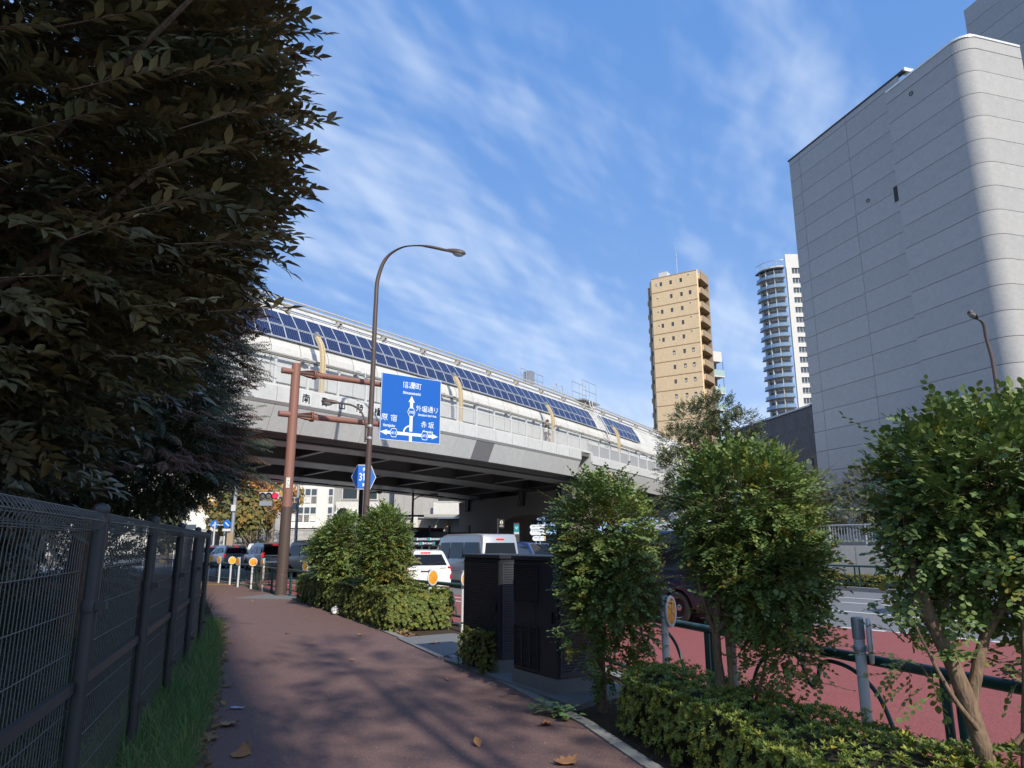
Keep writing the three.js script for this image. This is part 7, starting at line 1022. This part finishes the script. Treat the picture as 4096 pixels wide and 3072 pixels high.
// ---------------------------------------------------------------- people
function person(text, at, turn, tone, jacket, legs, phase) {
  const o = thing('person', text, 'person', at, turn); const B = [], cap = (a, b, r1, r2) => B.push([V3(...a), V3(...b), r1, r2]);
  cap([0, 1.52, 0.01], [0, 1.60, 0.02], 0.055, 0.055); cap([0, 1.64, 0.02], [0, 1.72, 0.0], 0.085, 0.095); cap([0, 1.05, 0], [0, 1.36, 0], 0.13, 0.15); cap([-0.14, 1.40, 0], [0.14, 1.40, 0], 0.075, 0.075); cap([-0.07, 0.95, 0], [0.07, 0.95, 0], 0.12, 0.12);
  for (const s of [-1, 1]) { const f = s * phase; cap([s * 0.18, 1.39, 0], [s * 0.22, 1.12, -0.05 * f], 0.055, 0.045); cap([s * 0.22, 1.12, -0.05 * f], [s * 0.20, 0.88, 0.14 * f], 0.042, 0.032); cap([s * 0.20, 0.88, 0.14 * f], [s * 0.20, 0.79, 0.17 * f], 0.036, 0.024); cap([s * 0.09, 0.92, 0], [s * 0.09, 0.50, -0.16 * f], 0.088, 0.062); cap([s * 0.09, 0.50, -0.16 * f], [s * 0.09, 0.08, -0.2 * f - 0.08], 0.058, 0.040); cap([s * 0.09, 0.05, -0.2 * f - 0.06], [s * 0.095, 0.04, -0.2 * f - 0.08 - 0.16 * -1], 0.042, 0.036); }
  const n = 64, mc = new MarchingCubes(n, M.black, false, false, 60000); mc.isolation = 0; const fld = mc.field, sd = (p, [a, b, r1, r2]) => { const ab = b.clone().sub(a), t = Math.max(0, Math.min(1, p.clone().sub(a).dot(ab) / ab.lengthSq())); return p.distanceTo(a.clone().addScaledVector(ab, t)) - (r1 + (r2 - r1) * t); };
  for (let k = 0; k < n; k++) for (let j = 0; j < n; j++) for (let i = 0; i < n; i++) { const p = V3((i / n * 2 - 1) * 0.95, 0.92 + (j / n * 2 - 1) * 0.95, (k / n * 2 - 1) * 0.95); let e = 0; for (const b of B) e += Math.exp(-38 * sd(p, b)); fld[k * n * n + j * n + i] = Math.log(e + 1e-30) / 38; }
  mc.update(); const c = mc.count, pos = new Float32Array(c * 3), nor = new Float32Array(c * 3), col = new Float32Array(c * 3);
  for (let i = 0; i < c; i++) { const x = mc.positionArray[i * 3] * 0.95, y = mc.positionArray[i * 3 + 1] * 0.95 + 0.92, zz = mc.positionArray[i * 3 + 2] * 0.95; pos.set([x, y, zz], i * 3); nor.set([mc.normalArray[i * 3], mc.normalArray[i * 3 + 1], mc.normalArray[i * 3 + 2]], i * 3); const cc = y > 1.49 || (Math.abs(x) > 0.15 && y < 0.87) ? tone : y > 0.93 ? jacket : y > 0.1 ? legs : [0.03, 0.03, 0.03]; col.set(cc, i * 3); }
  const g = new THREE.BufferGeometry(); g.setAttribute('position', new THREE.BufferAttribute(pos, 3)); g.setAttribute('normal', new THREE.BufferAttribute(nor, 3)); g.setAttribute('color', new THREE.BufferAttribute(col, 3)); g.computeVertexNormals(); const bm = new THREE.MeshStandardMaterial({ vertexColors: true, roughness: 0.8 }); mesh(o, 'body', g, bm);
  const hair = new THREE.SphereGeometry(0.108, 18, 12, 0, Math.PI * 2, 0, 1.75); hair.rotateX(-0.5); mesh(o, 'hair', fin(hair), M.black).position.set(0, 1.70, -0.015); const nose = new THREE.ConeGeometry(0.016, 0.04, 6); nose.rotateX(1.2); mesh(o, 'nose', fin(nose), new THREE.MeshStandardMaterial({ color: new THREE.Color().setRGB(...tone) })).position.set(0, 1.66, 0.108); mesh(o, 'eyes', [box(0.018, 0.008, 0.008, -0.033, 1.69, 0.096), box(0.018, 0.008, 0.008, 0.033, 1.69, 0.096)], M.black); mesh(o, 'mouth', box(0.04, 0.007, 0.008, 0, 1.62, 0.098), M.tanBand); mesh(o, 'ears', [box(0.014, 0.05, 0.03, -0.1, 1.68, 0), box(0.014, 0.05, 0.03, 0.1, 1.68, 0)], M.tanPlain);
  return o;
}
{
  const p = opWorld(22.6, 0.7, 7.1); const o = person('person in dark clothes walking on the overpass walkway behind the railing', [p.x, p.y, -p.z], -110, [0.45, 0.28, 0.2], [0.05, 0.05, 0.055], [0.03, 0.03, 0.04], 1);
  const bag = solo('shoulder_bag', 'pale cloth bag carried by the person on the overpass', 'bag', [bev(0.22, 0.26, 0.10, 0.04)], M.ivoryWall); const q = opWorld(22.32, 0.62, 8.2); bag.position.copy(q); bag.rotation.y = -OA * R; mesh(bag, 'strap', tube([V3(-0.12, 0.16, 0), V3(-0.08, 0.45, 0), V3(0.08, 0.45, 0), V3(0.12, 0.16, 0)], 0.012, 12, 5), M.tanPlain);
  person('person in black standing behind the silver signal post', [-12.9, 0, 58.5], 20, [0.4, 0.26, 0.19], [0.02, 0.02, 0.022], [0.03, 0.03, 0.035], 0.2);
}
// ---------------------------------------------------------------- the office tower behind the viewer, whose shadow falls over the path
{
  const o = thing('office_tower', 'tall office tower behind the viewer, out of the picture', 'building', [19.75, 0, -39.8], 0);
  o.rotation.y = SUN_TURN * R + Math.PI; mesh(o, 'body', box(24, 58, 18, 12, 29, -9), M.greyConcrete);
  for (let r = 0; r < 14; r++) mesh(o, 'window_band', box(22.5, 1.9, 0.1, 12, 4 + r * 3.9, 0.04), M.windowGlass);
}
broadTree('roadside_tree', 'slim leafy roadside tree behind the viewer, out of the picture', 6.0, 0, -7.5, 15.5, [[0, 10.0, 0, 1.5, 3.0, 1.5, 310], [0.2, 13.2, 0, 1.3, 2.4, 1.3, 220], [-0.3, 7.4, 0.2, 1.1, 1.6, 1.1, 110]], 111, [0.10, 0.12, 0.04], 0.15, 0.16);
// ---------------------------------------------------------------- grass, weeds, litter, fallen leaves
{
  const q = rng(401), blade = (l, w, bend) => { const g = new THREE.BufferGeometry(), p = []; const at = (t, s) => [s * w * (1 - t * 0.9), l * t * (1 - 0.25 * bend * t), bend * l * t * t * 0.8]; for (let k = 0; k < 3; k++) { const a = k / 3, b = (k + 1) / 3; p.push(...at(a, -1), ...at(a, 1), ...at(b, 1), ...at(a, -1), ...at(b, 1), ...at(b, -1)); } g.setAttribute('position', new THREE.Float32BufferAttribute(p, 3)); g.computeVertexNormals(); return fin(g); };
  const bl = []; for (let i = 0; i < 9; i++) { const g = blade(0.16 + 0.14 * q(), 0.0035, 0.5 + q()); g.rotateY(q() * 6.3); g.translate((q() - 0.5) * 0.06, 0, (q() - 0.5) * 0.06); bl.push(g); } const tuft = mergeGeometries(bl);
  const list = [], cols = []; const fenceX = (d) => -0.93 - 0.3395 * (d - 0.1), pathX = (d) => { for (let i = 0; i < pathLeft.length - 1; i++) if (d < pathLeft[i + 1][1]) { const [a, b] = [pathLeft[i], pathLeft[i + 1]]; return a[0] + (b[0] - a[0]) * (d - a[1]) / (b[1] - a[1]); } return -9; };
  for (let i = 0; i < 5200; i++) { const d = 2.5 + 12 * Math.pow(q(), 1.1), x0 = fenceX(d) - 0.35, x1 = pathX(d) + 0.02 + 0.10 * perlin.noise(d * 1.3, 0.5, 2), x = x0 + (x1 - x0) * q(), m = new THREE.Matrix4().compose(V(x, -0.02, d), new THREE.Quaternion().setFromEuler(new THREE.Euler((q() - 0.5) * 0.5, q() * 6.3, (q() - 0.5) * 0.5)), V3(1, 1, 1).multiplyScalar(0.6 + q() * 0.75)); list.push(m); cols.push(tint(q, q() < 0.12 ? [0.34, 0.30, 0.10] : [0.13, 0.25, 0.055], 0.5)); }
  const grass = new THREE.InstancedMesh(tuft, M.leafMatt, list.length); list.forEach((m, i) => { grass.setMatrixAt(i, m); grass.setColorAt(i, cols[i]); }); grass.name = 'grass'; label(grass, 'strip of green grass growing along the foot of the fence', 'grass'); grass.userData.kind = 'stuff'; scene.add(grass);
  // ground cover behind the fence
  const l2 = [], c2 = []; for (let i = 0; i < 4200; i++) { const d = 1.5 + 16 * q(), x = fenceX(d) - 0.3 - 5.5 * q(); l2.push(new THREE.Matrix4().compose(V(x, -0.02, d), new THREE.Quaternion().setFromEuler(new THREE.Euler((q() - 0.5) * 0.5, q() * 6.3, (q() - 0.5) * 0.5)), V3(1, 1, 1).multiplyScalar(1.0 + q() * 1.6))); c2.push(tint(q, [0.05, 0.08, 0.03], 0.6)); }
  const cover = new THREE.InstancedMesh(tuft, M.leafMatt, l2.length); l2.forEach((m, i) => { cover.setMatrixAt(i, m); cover.setColorAt(i, c2[i]); }); cover.name = 'ground_cover'; label(cover, 'dark rough ground cover behind the mesh fence', 'ground cover'); cover.userData.kind = 'stuff'; scene.add(cover);
  // fallen leaves
  const curled = (k) => { const g = leafGeo(0.085, 0.055, 0.5 + 0.2 * k, -0.25 - 0.1 * k); g.translate(0, 0.004, -0.04); return g; }, lg = [curled(0), curled(1), curled(2)], lobed = (() => { const p = [], w = [1, 0.72, 0.86, 0.66, 1.06, 0.7, 0.8, 0.62, 0.94, 0.68, 0.9, 0.6, 0.5, 0.42, 0.5, 0.62, 0.88, 0.7, 0.92, 0.66]; for (let k = 0; k < 20; k++) { const a = k / 20 * Math.PI * 2, r = 0.07 * w[k]; p.push([Math.cos(a) * r * 1.15, Math.sin(a) * r]); } const g = plate(p, 0.0015); g.rotateX(-Math.PI / 2); const a = g.attributes.position; for (let i = 0; i < a.count; i++) { const x = a.getX(i), z = a.getZ(i); a.setY(i, a.getY(i) + 5 * x * x + 2.5 * z * z * (x > 0 ? 1 : 2.2) + 0.003); } g.computeVertexNormals(); return fin(g); })();
  const tones = [[0.30, 0.16, 0.07], [0.38, 0.23, 0.11], [0.22, 0.12, 0.06], [0.40, 0.19, 0.07]].map((c) => { const k = M.leafMatt.clone(); k.color.setRGB(...c); k.transmission = 0.1; return k; });
  const put = (x, d, s, lob, text, group) => { const m = solo('fallen_leaf', text, 'fallen leaf', lob ? lobed : lg[Math.floor(q() * 3)], tones[Math.floor(q() * 4)], group); m.position.set(x, 0.006, -d); m.rotation.set((q() - 0.5) * 0.5, q() * 6.3, (q() - 0.5) * 0.4); m.scale.setScalar(s); return m; };
  for (let i = 0; i < 64; i++) { const d = 4.2 + 12 * Math.pow(q(), 1.3), x = pathX(d) + 0.03 + 0.28 * q() * q(); put(x, d, 0.6 + q() * 0.6, q() < 0.45, 'dry brown leaf lying where the grass meets the footpath', 'dry leaves along the grass verge'); }
  const kx = (d) => { for (let i = 0; i < pathRight.length - 1; i++) if (d < pathRight[i + 1][1]) { const [a, b] = [pathRight[i], pathRight[i + 1]]; return a[0] + (b[0] - a[0]) * (d - a[1]) / (b[1] - a[1]); } return -9; };
  for (let i = 0; i < 46; i++) { const d = 8.6 + 12.5 * q(), x = kx(d) + 0.16 + 0.3 * q(); put(x, d, 0.6 + q() * 0.5, q() < 0.5, 'dry orange leaf lying in the gutter behind the path kerb', 'dry leaves behind the path kerb'); }
  for (let i = 0; i < 16; i++) { const d = 9 + 14 * q(), x = kx(d) - 0.5 - 3.0 * q() * (0.5 + d / 30); put(x, d, 0.5 + q() * 0.4, q() < 0.3, 'small dry leaf lying out on the footpath', 'dry leaves scattered on the footpath'); }
  put(-0.28, 6.25, 1.3, false, 'curled brown leaf alone on the near footpath, right of centre', null); put(0.30, 6.9, 1.2, true, 'pale brown leaf beside the weed at the kerb', null); put(0.40, 5.75, 1.4, true, 'red brown leaf on the footpath near the bottom edge', null); put(-2.1, 6.0, 1.4, true, 'large orange leaf at the bottom of the grass verge', null); put(-2.52, 6.9, 1.5, true, 'large two-tone leaf beside the grass verge', null);
  const bits = [], bc = [], crumb = leafGeo(0.018, 0.006, 0.4, 0.2); for (let i = 0; i < 5200; i++) { const d = 3.5 + 20 * Math.pow(q(), 1.6), x = pathX(d) + (kx(d) - pathX(d)) * q(); bits.push(new THREE.Matrix4().compose(V(x, 0.004, d), new THREE.Quaternion().setFromEuler(new THREE.Euler((q() - 0.5) * 0.6, q() * 6.3, 0)), V3(1, 1, 1).multiplyScalar(0.4 + q() * 0.8))); bc.push(tint(q, [0.5, 0.37, 0.25], 0.8)); }
  const litter = new THREE.InstancedMesh(crumb, M.leafMatt, bits.length); bits.forEach((m, i) => { litter.setMatrixAt(i, m); litter.setColorAt(i, bc[i]); }); litter.name = 'leaf_litter'; label(litter, 'fine crumbs of dry leaf scattered over the footpath', 'leaf litter'); litter.userData.kind = 'stuff'; scene.add(litter);
  const l3 = [], c3 = []; for (let i = 0; i < 2600; i++) { const side = q() < 0.5, d = side ? 4 + 12 * q() : 8.5 + 14 * q(), x = side ? pathX(d) + 0.16 * (q() + q() - 0.8) : kx(d) + 0.14 + 0.35 * q(); l3.push(new THREE.Matrix4().compose(V(x, side ? 0.006 : -0.012, d), new THREE.Quaternion().setFromEuler(new THREE.Euler((q() - 0.5), q() * 6.3, (q() - 0.5))), V3(1, 1, 1).multiplyScalar(0.35 + q() * 0.5))); c3.push(tint(q, [0.34, 0.19, 0.085], 0.8)); }
  const drift = new THREE.InstancedMesh(lg[1], M.leafMatt, l3.length); l3.forEach((m, i) => { drift.setMatrixAt(i, m); drift.setColorAt(i, c3[i]); }); drift.name = 'leaf_drift'; label(drift, 'drift of small brown leaves along both path edges', 'leaf litter'); drift.userData.kind = 'stuff'; scene.add(drift);
  // broad-leaved weed at the kerb
  const wd = thing('kerb_weed', 'bright green leafy weed growing at the path kerb', 'weed', [0.36, 0, 7.25], 0); const wl = leafGeo(0.075, 0.05, 0.15, 0.3, 1), wm = [[0.11, 0.22, 0.05], [0.14, 0.26, 0.06]].map((c) => tinted(M.leafMatt, ...c)); for (let i = 0; i < 90; i++) { const l = mesh(wd, 'leaf', wl, wm[i % 2]); const t = q(); l.position.set(-0.14 + t * 0.34 + (q() - 0.5) * 0.12, 0.02 + 0.10 * q(), -0.22 + t * 0.42 + (q() - 0.5) * 0.16); l.rotation.set(-0.5 + q() * 0.5, q() * 6.3, (q() - 0.5) * 0.6, 'YXZ'); l.scale.setScalar(0.6 + q() * 0.6); }
  const sb = new THREE.IcosahedronGeometry(0.11, 2), sp2 = sb.attributes.position; for (let i = 0; i < sp2.count; i++) { const x = sp2.getX(i), y = sp2.getY(i), z2 = sp2.getZ(i), k = 1 + 0.35 * perlin.noise(x * 14, y * 14, z2 * 14); sp2.setXYZ(i, x * k, y * k * 0.9, z2 * k); } sb.computeVertexNormals(); const bagm = solo('plastic_bag', 'crumpled white plastic bag lying by the hedge', 'bag', fin(sb), M.plateWhite); bagm.position.set(-4.05, 0.09, -17.1);
  const wr = solo('wrapper', 'small crumpled pale blue wrapper on the verge', 'litter', (() => { const g = new THREE.PlaneGeometry(0.13, 0.06, 8, 4); const a = g.attributes.position; for (let i = 0; i < a.count; i++) a.setZ(i, 0.012 * perlin.noise(a.getX(i) * 40, a.getY(i) * 40, 1)); g.rotateX(-Math.PI / 2); g.computeVertexNormals(); return fin(g); })(), mat('wrapper', 0.42, 0.45, 0.65, { roughness: 0.4, side: THREE.DoubleSide })); wr.position.set(-2.72, 0.02, -7.55);
  // a young conifer weed by the pole
  const cw = thing('kerb_shrub', 'small dark shrub growing between the rail and the brown pole', 'shrub', [-8.55, 0, 25.0], 0); const wl2 = twigGeo(leafGeo(0.07, 0.014, 0.1, 0.2), leafSpots(12, 0.25, q, 45), 0.25, 0.003), l4 = []; for (let i = 0; i < 90; i++) { const y = 0.05 + q() * 0.85; const a = q() * 6.3, r = 0.28 * (1 - y) + 0.04; l4.push(pose(V3(Math.cos(a) * r * q(), y, Math.sin(a) * r * q()), V3(Math.cos(a), 0.5, Math.sin(a)), q(), 0.9)); } many(cw, 'foliage', wl2, M.leafBase, l4, l4.map(() => tint(q, [0.07, 0.09, 0.035], 0.4))); mesh(cw, 'stem', rod(V3(0, -0.05, 0), V3(0, 0.85, 0), 0.012, 0.004, 6), M.bark);
}
for (const o of scene.children) o.traverse((m) => { if (m.isMesh) { m.castShadow = true; m.receiveShadow = true; } });
renderer.render(scene, camera);
